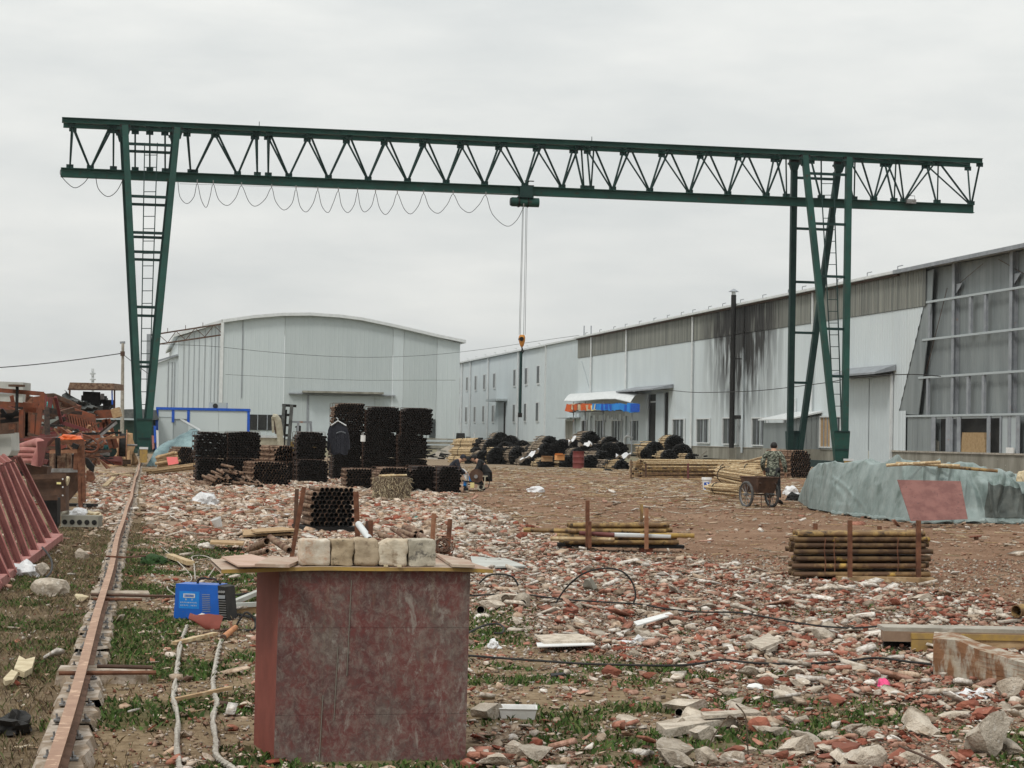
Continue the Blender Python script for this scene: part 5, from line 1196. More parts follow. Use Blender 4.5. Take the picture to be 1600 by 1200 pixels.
# white rags on the pile
for k, (x0, y0, x1, y1, D) in enumerate([(812, 722, 842, 706, 117), (888, 694, 900, 686, 118), (903, 696, 925, 696, 116), (962, 716, 985, 712, 112)]):
    a = P(x0, y0, D); c = P(x1, y1, D); rnd = random.Random(k); rows = []
    for i in range(9):
        u = i / 8; p = a.lerp(c, u); rows.append([p + Vector((0, .25 * (j - 1.5), .12 * math.sin(j * 1.3 + i) + rnd.gauss(0, .05) + .14 - .06 * abs(j - 1.5))) for j in range(4)])
    MB().grid(rows).build('plastic_rag', MT['whitebag'], smooth=True, label=['pale plastic rag draped at the gap between the two pole piles', 'crumpled pale rag high on the left of the summit bundle', 'pale rag arched over the bundle above the drum', 'torn pale rag right of the drum over the low bundles'][k], cat='rag')
# drum, boxes
dc = G(903.5, 732); dr = thing('oil_drum', 'maroon steel drum standing before the pole pile', 'drum', dc)
b = MB(); b.lathe([(0, 0), (.33, 0), (.335, .02), (.32, .04), (.32, .30), (.338, .325), (.32, .35), (.32, .62), (.338, .645), (.32, .67), (.32, .93), (.335, .95), (.335, .975), (.31, .97), (.30, .95), (0, .95)], (0, 0, 0), 24); b.build('drum_shell', MT['drum'], dr, smooth=True)
MB().tube((.15, -.1, .95), (.15, -.1, .97), .04, 8).build('bung', MT['brownst'], dr)
MT['card'] = mat('cardboard', (.42, .27, .15), (.34, .21, .11), 3, rough=.9); MT['cardo'] = mat('orange_cardboard', (.62, .28, .10), (.70, .36, .14), 2, rough=.7)
for lab, x, y, w_, h_, D, m in [('small orange box lying on the pole bundles left of the drum', 876, 719, .46, .34, 113.5, 'cardo'), ('brown cardboard box on the left of the middle pole pile', 856, 721, .55, .28, 113, 'card')]:
    bx = thing('cardboard_box', lab, 'box', P(x, y, D), .3); MB().b2((-w_ / 2, 0, 0), (w_ / 2, .4, h_ * .8)).build('box_body', MT[m], bx)
    MB().prism([(-w_ / 2, 0, h_ * .8), (w_ / 2, 0, h_ * .8), (w_ / 2, -.16, h_ * .93), (-w_ / 2, -.16, h_ * .93)], (0, 0, .012)).build('box_flap', MT[m], bx); MB().prism([(-w_ / 2, .4, h_ * .8), (w_ / 2, .4, h_ * .8), (w_ / 2, .3, h_ * 1.1), (-w_ / 2, .3, h_ * 1.1)], (0, .012, 0)).build('box_flap', MT[m], bx)
# long horizontal pole pile
lpile = thing('long_pole_pile', 'long low pile of weathered poles lying level in front of the warehouse', 'pole pile', G(1090, 750)); rnd = random.Random(22)
A = {'yellowpole': MB(), 'bamboo': MB(), 'darkpole': MB()}; a = P(1003, 749, 87); c = P(1200, 749, 90)
for j in range(11):
    for i in range(7):
        z = .10 + j * .072; m = rnd.choice(['yellowpole', 'yellowpole', 'bamboo', 'darkpole']) if j < 9 else 'bamboo'
        if j < 3: m = 'darkpole'
        o = Vector((0, i * .09 + j * .04, 0)); s_ = rnd.gauss(0, .12)
        A[m].tube(Vector((a.x + s_, a.y, z)) + o, Vector((c.x + rnd.gauss(0, .2), c.y, z + rnd.gauss(0, .02))) + o, .036, 6)
for m, b in A.items(): b.build('poles', MT[m], lpile, world=True, kind='stuff')
MB().b2((a.x - .1, a.y - .1, 0), (c.x, a.y + .5, .06)).build('bearer', MT['wood'], lpile, world=True)
for x, y0, y1, m in ((1075, 724, 748, 'oxide'), (1009, 724, 746, 'brownst'), (1141, 724, 744, 'brownst')):
    MB().bar(P(x, y0, 86.5), P(x, y1, 86.5), .08, .08).build('stake', MT[m], lpile, world=True)
ws = thing('stacked_wood_ends', 'pile of short pale timber ends at the left of the long pole pile', 'wood pile', G(996, 747)); rnd = random.Random(2)
for j in range(7):
    for i in range(4):
        p = P(987 + i * 4.3, 744 - j * 3.6, 88); MB().box(p + Vector((0, .3, 0)), (.105, .6 + rnd.random() * .2, .08), Matrix.Rotation(rnd.gauss(0, .1), 3, 'Z')).build('timber_end', MT['wood' if rnd.random() < .7 else 'bamboo'], ws, world=True)
for x in (986, 1001): MB().bar(P(x, 718, 87.5), P(x, 746, 87.5), .05, .05).build('stake', MT['brownst'], ws, world=True)
# pale bundles next to the cart
def lying(label, p0, p1, r, n, m='bamboo', rp=.024, seed=1, straps=(.2, .75), rise=0, cat='pole bundle'):
    p0 = Vector(p0); p1 = Vector(p1); rnd = random.Random(seed); root = thing('pole_bundle', label, cat, (p0 + p1) / 2 - Vector((0, 0, r))); dv = (p1 - p0).normalized(); x = dv.cross(Vector((0, 0, 1))).normalized(); y = x.cross(dv)
    for k in range(n):
        q = r * math.sqrt((k + .5) / n); a = k * 2.399963; off = x * q * math.cos(a) * 1.3 + y * q * math.sin(a)
        MB().tube(p0 + off + dv * rnd.gauss(0, .08), p1 + off * rnd.uniform(.9, 1.5) + dv * rnd.gauss(0, .08), rp, 7, rp * .85).build('pole', MT[m], root, world=True, smooth=True)
    for s_ in straps:
        cc = p0.lerp(p1, s_); MB().path([cc + x * math.cos(t) * r * 1.4 + y * math.sin(t) * r * 1.08 for t in np.linspace(0, 6.2832, 15)[:-1]], .014, 4, closed=True).build('binding', MT['black'], root, world=True)
    return root
lying('upper pale pole bundle fanning towards the cart', P(1128, 741, 60), P(1192, 752, 58), .24, 34, seed=3, straps=(.12,))
lying('middle pale pole bundle behind the upper one', P(1120, 735, 62), P(1190, 733, 61), .16, 22, seed=4, straps=(.15, .7))
lying('lower pale pole bundle touching the white bucket', P(1107, 762, 57), P(1160, 766, 56), .15, 24, seed=5, straps=(.25,))
lying('thin pale poles leaning up to the man at the warehouse foot', P(1155, 724, 70), P(1192, 714, 66), .03, 3, seed=6, straps=())
bk = thing('paint_bucket', 'white plastic bucket with a blue label beside the pale poles', 'bucket', G(1104, 767)); 
s_ = G(1104, 767).y / F * .95; b = MB(); b.lathe([(0, 0), (5.6 * s_, 0), (7.6 * s_, 18 * s_), (8.6 * s_, 18 * s_), (8.6 * s_, 20.5 * s_), (8.2 * s_, 22 * s_), (0, 22 * s_)], (0, 0, 0), 20); b.build('bucket_shell', MT['white'], bk, smooth=True)
b = MB(); rows = []
for t in np.linspace(-2.3, -1.0, 8): rows.append([Vector((math.cos(t) * rr * s_ * 1.03, math.sin(t) * rr * s_ * 1.03, z * s_)) for rr, z in ((5.9, 3), (7.2, 14))])
b.grid(rows).build('label_print', MT['bluefr'], bk)
b = MB(); t0 = -1.5
for (ta, za, tb_, zb__) in ((-1.78, 12, -1.45, 12), (-1.45, 12, -1.65, 5)):
    b.bar((math.cos(ta) * 7.3 * s_, math.sin(ta) * 7.3 * s_ - .01, za * s_), (math.cos(tb_) * 6.9 * s_, math.sin(tb_) * 6.9 * s_ - .01, zb__ * s_), .02, .035)
b.build('label_mark', MT['white'], bk)
def crumple(name, label, cat, c, sx, sy, sz, m, seed=0, amp=.3, rz=0, sub=3):
    bm = bmesh.new(); bmesh.ops.create_icosphere(bm, subdivisions=sub, radius=1); from mathutils import noise as mn
    vs = []
    for v in bm.verts:
        p = v.co.copy(); k = 1 + amp * mn.noise(p * 1.7 + Vector((seed * 3.1, 0, 0))) * 1.4 + amp * .6 * mn.noise(p * 4.3 + Vector((seed, 5, 0)))
        p *= k; p.z = max(p.z, -.25); vs.append(Vector((p.x * sx, p.y * sy, (p.z + .22) * sz)))
    me = bpy.data.meshes.new(name); me.from_pydata([tuple(v) for v in vs], [], [[q.index for q in f.verts] for f in bm.faces]); bm.free(); me.materials.append(MT[m])
    o = bpy.data.objects.new(name, me); COL.objects.link(o); o.location = c; o.rotation_euler = (0, 0, rz); RM[o.name] = Matrix.Translation(Vector(c)); return tag(o, label, cat)
crumple('plastic_bag', 'white plastic bag lying alone on the bare brown earth', 'bag', G(836, 769), .30, .22, .14, 'whitebag', 1)
crumple('cement_bag', 'pale and orange printed bag left of the cart wheel', 'bag', G(1138, 775), .34, .2, .10, 'whitebag', 2); crumple('cement_bag', 'small orange scrap of bag left of the cart wheel', 'bag', G(1143, 775.5) + Vector((0, -.16, .0)), .055, .1, .12, 'orangep', 3, .15)
crumple('white_sack', 'pale crumpled sack right of the camouflaged man', 'sack', G(1236, 774), .26, .3, .24, 'whitebag', 4); crumple('dark_sack', 'dark sack lying between the man and the tarpaulin', 'sack', G(1240, 783), .22, .2, .2, 'black', 5)

# ---- straw bale with poles
sb = thing('straw_bale', 'round bale wrapped in shaggy straw matting with poles on top', 'bale', G(610, 784)); s_ = G(610, 784).y / F
b = MB(); rnd = random.Random(8); rows = []
for i in range(16):
    z = i / 15 * 38 * s_; rows.append([Vector((math.cos(t) * (29 + 1.6 * math.sin(t * 7 + i) + rnd.uniform(-.8, .8) - (1.5 if i in (0, 15) else 0)) * s_, (math.sin(t) * 26 + 26) * s_, z)) for t in np.linspace(0, 6.2832, 41)])
b.grid(rows); b._a([Vector((0, 26 * s_, 38 * s_))] + rows[-1], [(0, i + 1, i + 2) for i in range(40)]); b.build('straw_wrap', MT['straw'], sb)
b = MB()
for k in range(420):
    t = rnd.uniform(3.0, 6.4); z = rnd.uniform(2, 37) * s_; r_ = 29.5 * s_; p = Vector((math.cos(t) * r_, math.sin(t) * 26.6 * s_ + 26 * s_, z)); q = p + Vector((rnd.gauss(0, .035), -rnd.random() * .03, rnd.gauss(0, .06) - .02)); b.bar(p, q, .006, .006)
b.build('straw_strands', MT['foam'], sb, kind='stuff')
for (x0, x1, yy, z) in ((-.25, .25, .1, 39.5), (-.10, .38, .25, 39.5), (-.33, .05, .4, 39.5)): MB().tube((x0, yy, z * s_), (x1, yy + .15, z * s_ + .03), .03, 8).build('pole_piece', MT['bamboo'], sb)
# ---- hanging jacket
jk = thing('hanging_jacket', 'dark navy jacket on a pale hanger in front of the black tube stacks', 'jacket', P(528, 712, 70)); 
def jp(x, y, d=0): return P(x, y, 69.5 + d)
outline = [(524, 661.5), (515, 665.5), (512.5, 672), (511.5, 690), (510.5, 703), (514, 704), (516, 690), (516.5, 708), (522, 711), (530, 708), (537, 711), (543, 710), (544, 690), (544, 703), (547, 702), (545.5, 682), (542, 668), (535, 662.5), (529, 660)]
b = MB(); b.prism([jp(x, y) for x, y in outline], (0, .14, 0)); b.build('jacket_cloth', MT['navy'], jk, world=True)
for k, x in enumerate((519, 524, 531, 537, 541)): MB().bar(jp(x, 672), jp(x + (1 if k % 2 else -.6), 707), .035, .05).build('cloth_fold', MT['navy'], jk, world=True)
MB().path([jp(517, 665, -.05), jp(528, 657.5, -.05), jp(541, 665, -.05)], .022, 5).build('hanger', MT['trim'], jk, world=True); MB().path([jp(528, 657.5, -.05), jp(528, 654, -.05), jp(525, 653, -.05)], .014, 4).build('hanger_hook', MT['trim'], jk, world=True)
b = MB()
for k in range(9):
    x = 526 + k * 1.65; y = 676.5 - 2.2 * math.sin(k / 8 * math.pi); b.box(jp(x, y, -.03), (.018, .01, .035)); b.box(jp(x + .5, y + (.4 if k % 2 else -.4), -.03), (.022, .01, .010))
b.build('faded_lettering', MT['column'], jk, world=True)
sl_ = thing('hanging_bottle', 'white shiny bottle hanging between the two high tube stacks', 'bottle', P(567, 690, 74)); MB().tube(P(567, 690, 74), P(567.5, 680, 74), .09, 8).build('bottle_body', MT['white'], sl_, world=True, smooth=True); MB().tube(P(567, 680, 74), P(566, 676, 74), .05, 6).build('bottle_neck', MT['steel'], sl_, world=True)

# ---- heaps beyond
def mound(name, label, cat, c, sx, sy, h, m, seed=1, amp=.15, kind=None):
    n = 26; rows = []
    for i in range(n):
        row = []
        for j in range(n):
            u = -1 + 2 * i / (n - 1); v = -1 + 2 * j / (n - 1); r = math.sqrt(u * u + v * v); z = max(0, 1 - r) ** .8; k = fbm(np.array([u * 2]), np.array([v * 2]), 1.5, seed, 3)[0] - .5
            row.append(Vector((c[0] + u * sx, c[1] + v * sy, h * z * (1 + k * amp * 4) - .05)))
        rows.append(row)
    b = MB(); b.grid(rows); return b.build(name, MT[m], smooth=True, label=label, cat=cat, kind=kind)
MT['sand'] = mat('grey_sand', (.21, .19, .16), (.27, .24, .20), 2, rough=1)
g = P(702, 700, 150); mound('sand_heap', 'small grey sand heap right of the black tube stacks', 'sand heap', (g.x, 150, 0), 1.7, 1.6, 1.15, 'sand')
g = P(1200, 700, 140); 
for k, (x, lab) in enumerate([(675, 'grey timber boards stacked left of the sand heap'), (690, 'short boards on the ground before the hall gate')]):
    w = thing('board_stack', lab, 'boards', P(x, 697, 170 + 6 * k)); 
    for j in range(4): MB().box(P(x, 697, 170 + 6 * k) + Vector((.1 * j, 0, .12 + .16 * j)), (2.6 - .2 * j, .8, .11)).build('board', MT['concdirty' if j % 2 else 'wallB'], w, world=True)
for k, (x, y, D, lab) in enumerate([(676, 706, 140, 'dark scrap heap in the gap left of the sand heap'), (1088, 718, 150, 'dark firewood scraps at the foot of the warehouse wall')]):
    s = thing('scrap_heap', lab, 'scrap', P(x, y, D)); c = P(x, y, D); c.z = 0; r_ = random.Random(k)
    for j in range(16): q = c + Vector((r_.uniform(-1, 1), r_.uniform(-.4, .4), r_.uniform(.1, .7))); MB().box(q, (r_.uniform(.3, .9), .14, .12), Matrix.Rotation(r_.uniform(-.8, .8), 3, 'Y')).build('scrap_piece', MT['black' if j % 3 else 'concdirty'], s, world=True)
# small engine cart by the far warehouse
ec = thing('engine_cart', 'small dark engine cart parked at the corner of the far warehouse', 'cart', P(719, 700, 235)); c = P(722, 700, 235); c.z = 0
for dx, w_, z, h_, m in ((0, 1.6, .9, .7, 'brownst'), (-.2, 1.1, 1.7, .8, 'black'), (.7, .6, 1.4, .6, 'greytarp')): MB().box(c + Vector((dx, 0, z)), (w_, 1.1, h_), None, .85).build('engine_block', MT[m], ec, world=True)
for dx in (-.7, .8): MB().tube(c + Vector((dx, -.6, .4)), c + Vector((dx, -.45, .4)), .42, 14).build('wheel', MT['black'], ec, world=True)
MB().path([c + Vector((-1, -.6, 2.2)), c + Vector((-1, -.6, .5)), c + Vector((1.4, -.6, .5)), c + Vector((1.4, -.6, 2.2))], .06, 5).build('hand_rail', MT['trim'], ec, world=True)

# ---- forklift
FD = 108.0
fl = thing('forklift', 'dark forklift with raised twin mast and open overhead guard behind the stacks', 'forklift', P(468, 700, FD)); fx = lambda x, y, d=0: P(x, y, FD + d)
def flp(mb, n, m, sm=False): return mb.build(n, MT[m], fl, world=True, smooth=sm)
flp(MB().bar(fx(444, 632), fx(439.5, 705), .17, .22, (0, 1, 0)), 'mast_rail', 'greytarp'); flp(MB().bar(fx(456, 632), fx(450.5, 705), .17, .22, (0, 1, 0)), 'mast_rail', 'greytarp')
flp(MB().bar(fx(447.5, 640, .1), fx(443.5, 703, .1), .08, .12, (0, 1, 0)), 'inner_mast', 'black'); flp(MB().bar(fx(441, 633), fx(463, 634.5), .14, .14), 'mast_cross_bar', 'black')
for y in (648, 664, 680): flp(MB().bar(fx(443, y), fx(454, y + .5), .12, .14), 'mast_cross_bar', 'black')
flp(MB().bar(fx(452, 659), fx(487, 659.5), .10, .10), 'overhead_guard', 'column'); flp(MB().bar(fx(466, 660), fx(464.5, 690), .12, .12), 'guard_post', 'column'); flp(MB().bar(fx(485, 660), fx(488, 690), .12, .12), 'guard_post', 'column')
m_ = MB(); p = fx(468, 660, 1.1); m_.box(p + Vector((.2, 0, 0)), (.95, .06, .07)); m_.box(p + Vector((.2, -.5, 0)), (.95, .06, .06)); flp(m_, 'guard_bar', 'column')
c = fx(474, 700); c.z = 0; m_ = MB(); m_.box(c + Vector((0, .6, .85)), (1.5, 1.1, .8), None, .92); flp(m_, 'body', 'yellow'); m_ = MB(); m_.box(c + Vector((.75, .6, .9)), (.5, 1.05, .95), None, .85); flp(m_, 'counterweight', 'black')
flp(MB().box(c + Vector((.15, .6, 1.35)), (.5, .6, .45)), 'seat', 'black')
flp(MB().path([fx(461.5, 668), fx(463, 666), fx(464, 668), fx(464, 676)], .04, 6), 'steering_wheel', 'black'); flp(MB().box(fx(468, 669.5), (.14, .1, .3)), 'headlight', 'black')
for dx in (-.6, .6):
    for dy in (.05, 1.15): flp(MB().tube(c + Vector((dx, dy - .1, .33)), c + Vector((dx, dy + .1, .33)), .33, 16), 'wheel', 'rubber', True)
for dy in (.3, .9): flp(MB().box(c + Vector((-1.6, dy, .12)), (1.1, .12, .05)), 'fork', 'black')
# cream tipping machine to its left
cmn = thing('cream_machine', 'cream painted machine with a curved arm left of the forklift', 'machine', P(425, 700, 106)); cx = lambda x, y, d=0: P(x, y, 106 + d)
def cmp_(mb, n, m='cream'): return mb.build(n, MT[m], cmn, world=True, smooth=False)
cmp_(MB().path([cx(426, 651), cx(431, 652), cx(434, 657), cx(436, 668), cx(438, 685), cx(438, 702)], [.16, .19, .19, .18, .18, .2], 8), 'curved_arm')
cmp_(MB().bar(cx(426, 651), cx(427, 676), .12, .12), 'arm_link'); cmp_(MB().bar(cx(430, 655), cx(431, 678), .09, .09), 'arm_link', 'brownst')
c = cx(418, 700); c.z = 0; cmp_(MB().box(c + Vector((0, .5, .95)), (1.5, .9, 1.0), None, .95), 'body'); cmp_(MB().box(c + Vector((.2, -.02, 1.5)), (1.3, .1, .12)), 'body_rim', 'trim')
for k in range(4): cmp_(MB().bar(cx(432, 680 + k * 5), cx(438, 680 + k * 5), .05, .05), 'step')
for dx in (-.5, .5): cmp_(MB().tube(c + Vector((dx, -.05, .4)), c + Vector((dx, .15, .4)), .4, 16), 'wheel', 'rubber')
# blue tarpaulin heap, logs and red sheet by the crane leg
def cloth_mound(name, label, cat, pts_top, D, depth, m, seed=2, fold=.18, nx=60, ny=26, base_out=.4):
    """a draped sheet: silhouette heights from the photo, real depth behind"""
    xs = [p[0] for p in pts_top]; X0, X1 = xs[0], xs[-1]; rows = []
    for j in range(ny):
        v = j / (ny - 1); row = []
        for i in range(nx):
            px = X0 + (X1 - X0) * i / (nx - 1); py = np.interp(px, xs, [p[1] for p in pts_top]); top = max(P(px, py, D + depth * .35).z, .02)
            u = i / (nx - 1); edge = min(1, min(u, 1 - u) * 9) ** .6
            prof = (math.sin(math.pi * min(1, v * 1.0)) ** .48) if v < .5 else (math.sin(math.pi * v) ** .6)
            c = P(px, 700, D); s_ = np.array([c.x * 1.0]); w = D + depth * (v - .12) 
            nn = fbm(np.array([c.x * 1.0 + v * 1.1]), np.array([v * 3.]), 1.1, seed, 4)[0] - .5
            rid = 1 - abs(2 * vn(np.array([c.x + .9 * v]), np.array([v * .7]), 1.7, seed + 5)[0] - 1); rid2 = 1 - abs(2 * vn(np.array([c.x * 1.0 - .7 * v]), np.array([v * 1.3 + 4]), 3.1, seed + 9)[0] - 1)
            z = top * prof * (1 + fold * nn * .8) * (.3 + .7 * edge) + (rid * .09 + rid2 * .05) * fold * 5 * prof * .55
            y = w - (rid * .5 + rid2 * .25) * fold * 1.3 * (1 - v) * (1 - abs(2 * prof - 1) * .4)
            row.append(Vector((c.x + .10 * nn, y, z - .03)))
        rows.append(row)
    b = MB(); b.grid(rows); return b.build(name, MT[m], smooth=True, angle=60, label=label, cat=cat)
cloth_mound('tarpaulin_heap', 'low heap under a pale blue tarpaulin right of the crane foot', 'tarpaulin', [(232, 712), (240, 700), (252, 692), (265, 688), (275, 680), (290, 673), (303, 674), (312, 690)], 97, 3.4, 'tarpbl', 4, .3, 40, 20)
lying('pale logs stacked beside the small dark tube bundle', P(247, 722, 88), P(279, 716, 88), .30, 18, 'wood', .075, 7, (), cat='logs')
lying('thin pale planks lying in front of the logs near the crane foot', P(230, 738, 76), P(306, 728, 78), .10, 9, 'wood', .03, 8, (), cat='planks')
lying('two bare poles leaning on the blue tarpaulin heap', P(284, 657, 98), P(312, 673, 98), .05, 2, 'trim', .05, 9, (), cat='poles')
a = P(261, 715, 84); MT['redpl'] = mat('bright_pinkish_red_sheet', (.55, .10, .09), (.48, .09, .08), 4, rough=.6)
MB().prism([P(260, 714, 85), P(277, 714, 85), P(279, 724, 84), P(263, 727, 84)], (0, .04, 0)).build('red_sheet', MT['redpl'], label='small bright red sheet propped against the logs', cat='sheet')
b = thing('rag_signs', 'ragged blue and pink cloths hanging at the left end of the cabin', 'cloths', P(243, 700, 160))
for x, y0, y1, m in ((242, 665, 690, 'bluefr'), (239, 680, 700, 'pink'), (246, 672, 698, 'whitebag')): MB().prism([P(x - 2, y0, 160), P(x + 1.5, y0 + 1, 160), P(x + 2, y1, 160), P(x - 1, y1 + 3, 160)], (0, .1, 0)).build('cloth_strip', MT[m], b, world=True)
# crane cable reel beside the left foot
cx0 = BL[0][0] - .85
for dx in (-.2, .16): part(MB().tube((cx0 + dx, -3.6, 1.0), (cx0 + dx + .045, -3.6, 1.0), .72, 24), 'reel_flange', 'rustlt', smooth=True)
part(MB().tube((cx0 - .15, -3.6, 1.0), (cx0 + .16, -3.6, 1.0), .55, 20), 'reel_cable', 'black', smooth=True); part(MB().b2((cx0 - .3, -3.8, .1), (cx0 + .4, -3.3, .32)), 'reel_base', 'brownst'); part(MB().tube((cx0 - .25, -3.6, 1.0), (BL[0][0], -3.6, 1.0), .05, 8), 'reel_axle', 'steel')

# ================================================================== POLE RACKS
def rack(label, rows, D, L0, stakes, extra=(), base=None, m='darkpole', rp=.026, seed=0, hollow=True, angle=0.0):
    c = P((rows[0][0] + rows[0][1]) / 2, 850, D); root = thing('pole_rack', label, 'pole stack', (c.x, c.y, 0)); rnd = random.Random(seed)
    for (x0, x1, y, k, mm) in rows:
        for i in range(k):
            dd = D + i * rp * 2.15; a = P(x0 + rnd.uniform(-6, 8), y, D); b_ = P(x1 + rnd.uniform(-6, 8), y + rnd.uniform(-.6, .6), D); off = Vector((0, i * rp * 2.15, rnd.gauss(0, .003)))
            mbt = MB().hollow(a + off, b_ + off + Vector((0, angle, 0)), rp, rp * .75, 10); o = mbt.build('steel_pole' if hollow else 'pole', MT[mm], root, world=True, smooth=True)
    for (x, y0, y1, dd, w_, mm) in stakes: MB().bar(P(x, y0, dd), P(x - (0), y1, dd), w_, w_, (0, 1, 0)).build('stake', MT[mm], root, world=True)
    return root
r2 = rack('stack of rusty and yellow steel pipes between rusty stakes on a timber, nearer one', [(1243, 1452, 897 - 0, 9, 'darkpole'), (1242, 1450, 884, 9, 'darkpole'), (1245, 1449, 873.5, 9, 'darkpole'), (1242, 1450, 861.5, 9, 'darkpole'), (1243, 1449, 852, 9, 'darkpole'), (1241, 1446, 843, 8, 'darkpole'), (1248, 1440, 834, 7, 'yellowpole')], 24.6, 1.6,
     [(1328, 813, 902, 24.3, .052, 'rust'), (1435, 813, 902, 24.3, .055, 'rust'), (1274, 818, 870, 25.2, .05, 'rust'), (1374, 822, 870, 25.2, .05, 'rust')], seed=3, rp=.031)
MB().b2(P(1309, 911, 24.4) + Vector((0, 0, -.02)), P(1456, 902, 24.6) + Vector((0, .12, 0))).build('timber_bearer', MT['wood'], r2, world=True)
for x in (1300, 1395): p = P(x, 905, 24.9); MB().box(p + Vector((0, .2, .04)), (.5, .2, .08)).build('black_bearer', MT['black'], r2, world=True)
for x in (1404, 1305, 1290): MB().path([P(x, 840, 24.5), P(x - 2, 860, 24.5), P(x, 880, 24.5), P(x - 1, 893, 24.5)], .007, 4).build('tie_wire', MT['rust'], r2, world=True)
r1 = rack('stack of yellow and brown wooden poles between rusty stakes, farther one', [(880, 1056, 847.5, 7, 'yellowpole'), (877, 1050, 838.5, 7, 'yellowpole'), (883, 1046, 829.5, 6, 'yellowpole'), (890, 1040, 821, 4, 'yellowpole')], 30.2, 2,
     [(918, 782, 855, 29.9, .06, 'rust'), (921.5, 815, 857, 29.8, .05, 'rust'), (1010, 794, 858, 29.9, .06, 'rustlt'), (1002.5, 788, 830, 30.9, .045, 'yellowpole')], seed=5, rp=.036, hollow=False)
for (x0, y0, x1, y1, mm) in ((818, 828, 900, 830, 'yellowpole'), (860, 841.5, 960, 843, 'bamboo'), (1000, 836, 1085, 837, 'yellow'), (930, 835, 1048, 838, 'trim'), (905, 833, 960, 836, 'oxide')):
    MB().tube(P(x0, y0, 30.0), P(x1, y1, 29.98), .034, 9).build('pole', MT[mm], r1, world=True, smooth=True)
p = G(1010, 863); MB().box(p + Vector((0, .1, .03)), (.2, .12, .06)).build('foot_brick', MT['brickm'], r1, world=True)
MB().box(P(970, 853, 30.2) + Vector((0, .1, 0)), (1.9, .2, .05)).build('bearer', MT['black'], r1, world=True)

# ================================================================== CART AND PEOPLE
CDp = 51.6; ct_ = thing('hand_cart', 'two wheeled dark metal hand cart with thin spoked wheels', 'cart', G(1188, 794))
def cpx(x, y, d=0): return P(x, y, CDp + d)
def ctp(mb, n, m, sm=False): return mb.build(n, MT[m], ct_, world=True, smooth=sm)
wa = R(-25); ax = Vector((math.cos(wa), -math.sin(wa) * -1, 0)); ax = Vector((math.cos(R(24)), math.sin(R(24)), 0))
wc = [cpx(1166, 772.5), cpx(1166, 772.5) + ax * .76]
for c in wc:
    c.z = .335; fr = [Vector((-ax.y, ax.x, 0)), Vector((0, 0, 1))]
    ring = [c + fr[0] * math.cos(t) * .31 + fr[1] * math.sin(t) * .31 for t in np.linspace(0, 6.2832, 33)[:-1]]
    b = MB(); b.path(ring, .036, 8, closed=True); w_ = ctp(b, 'wheel', 'tyre', True)
    b = MB(); b.path([c + (q - c) * .9 for q in ring], .016, 6, closed=True); o = b.build('rim', MT['steel'], w_, world=True); 
    b = MB()
    for k in range(10):
        t = k * .6283; b.tube(c, c + (fr[0] * math.cos(t) + fr[1] * math.sin(t)) * .285, .009, 4)
    b.tube(c - ax * .06, c + ax * .06, .04, 8); b.build('spokes', MT['steel'], w_, world=True)
ctp(MB().tube(wc[0], wc[1], .022, 8), 'axle', 'steel')
mc = (wc[0] + wc[1]) / 2; RMc = Matrix.Rotation(R(24), 3, 'Z')
b = MB(); lo = [Vector((sx * .24, sy * .34, .38)) for sx, sy in ((-1, -1), (1, -1), (1, 1), (-1, 1))]; hi = [Vector((sx * .30, sy * .46, .78)) for sx, sy in ((-1, -1), (1, -1), (1, 1), (-1, 1))]
B0 = Vector((mc.x, mc.y, 0)); q = [B0 + RMc @ v for v in lo + hi]; q2 = [B0 + RMc @ Vector((v.x * .94, v.y * .95, v.z + .012)) for v in lo + hi]
b._a(q, [(0, 3, 2, 1), (0, 1, 5, 4), (1, 2, 6, 5), (2, 3, 7, 6), (3, 0, 4, 7)]); b._a(q2, [(0, 1, 2, 3), (0, 4, 5, 1), (1, 5, 6, 2), (2, 6, 7, 3), (3, 7, 4, 0)]); ctp(b, 'cart_box', 'brownst')
b = MB(); b.path([q[4], q[5], q[6], q[7]], .018, 5, closed=True); ctp(b, 'box_rim', 'brownst')
for s_ in (-.22, .22):
    b = MB(); b.path([B0 + RMc @ Vector((s_, .4, .42)), B0 + RMc @ Vector((s_, -.45, .62)), B0 + RMc @ Vector((s_ - .35, -.95, .66))], .018, 6); ctp(b, 'handle', 'brownst')
ctp(MB().path([B0 + RMc @ Vector((-.12, -.3, .36)), B0 + RMc @ Vector((-.12, -.33, .0)), B0 + RMc @ Vector((.12, -.33, .0)), B0 + RMc @ Vector((.12, -.3, .36))], .012, 5), 'prop_stand', 'brownst')
def skin_mesh(name, J, E, m, parent, sub=2):
    names = list(J); me = bpy.data.meshes.new(name); me.from_pydata([J[n][0] for n in names], [(names.index(a), names.index(b)) for a, b in E], [])
    o = bpy.data.objects.new(name, me); COL.objects.link(o); o.parent = parent; RM[o.name] = RM[parent.name]
    md = o.modifiers.new('skin', 'SKIN'); md.use_smooth_shade = True
    for i, n in enumerate(names):
        r = J[n][1]; me.skin_vertices[0].data[i].radius = (r, r) if not isinstance(r, tuple) else r
        me.skin_vertices[0].data[i].use_root = (i == 0)
    o.modifiers.new('sub', 'SUBSURF').levels = sub; o.modifiers['sub'].render_levels = sub
    me.materials.append(MT[m]); return o
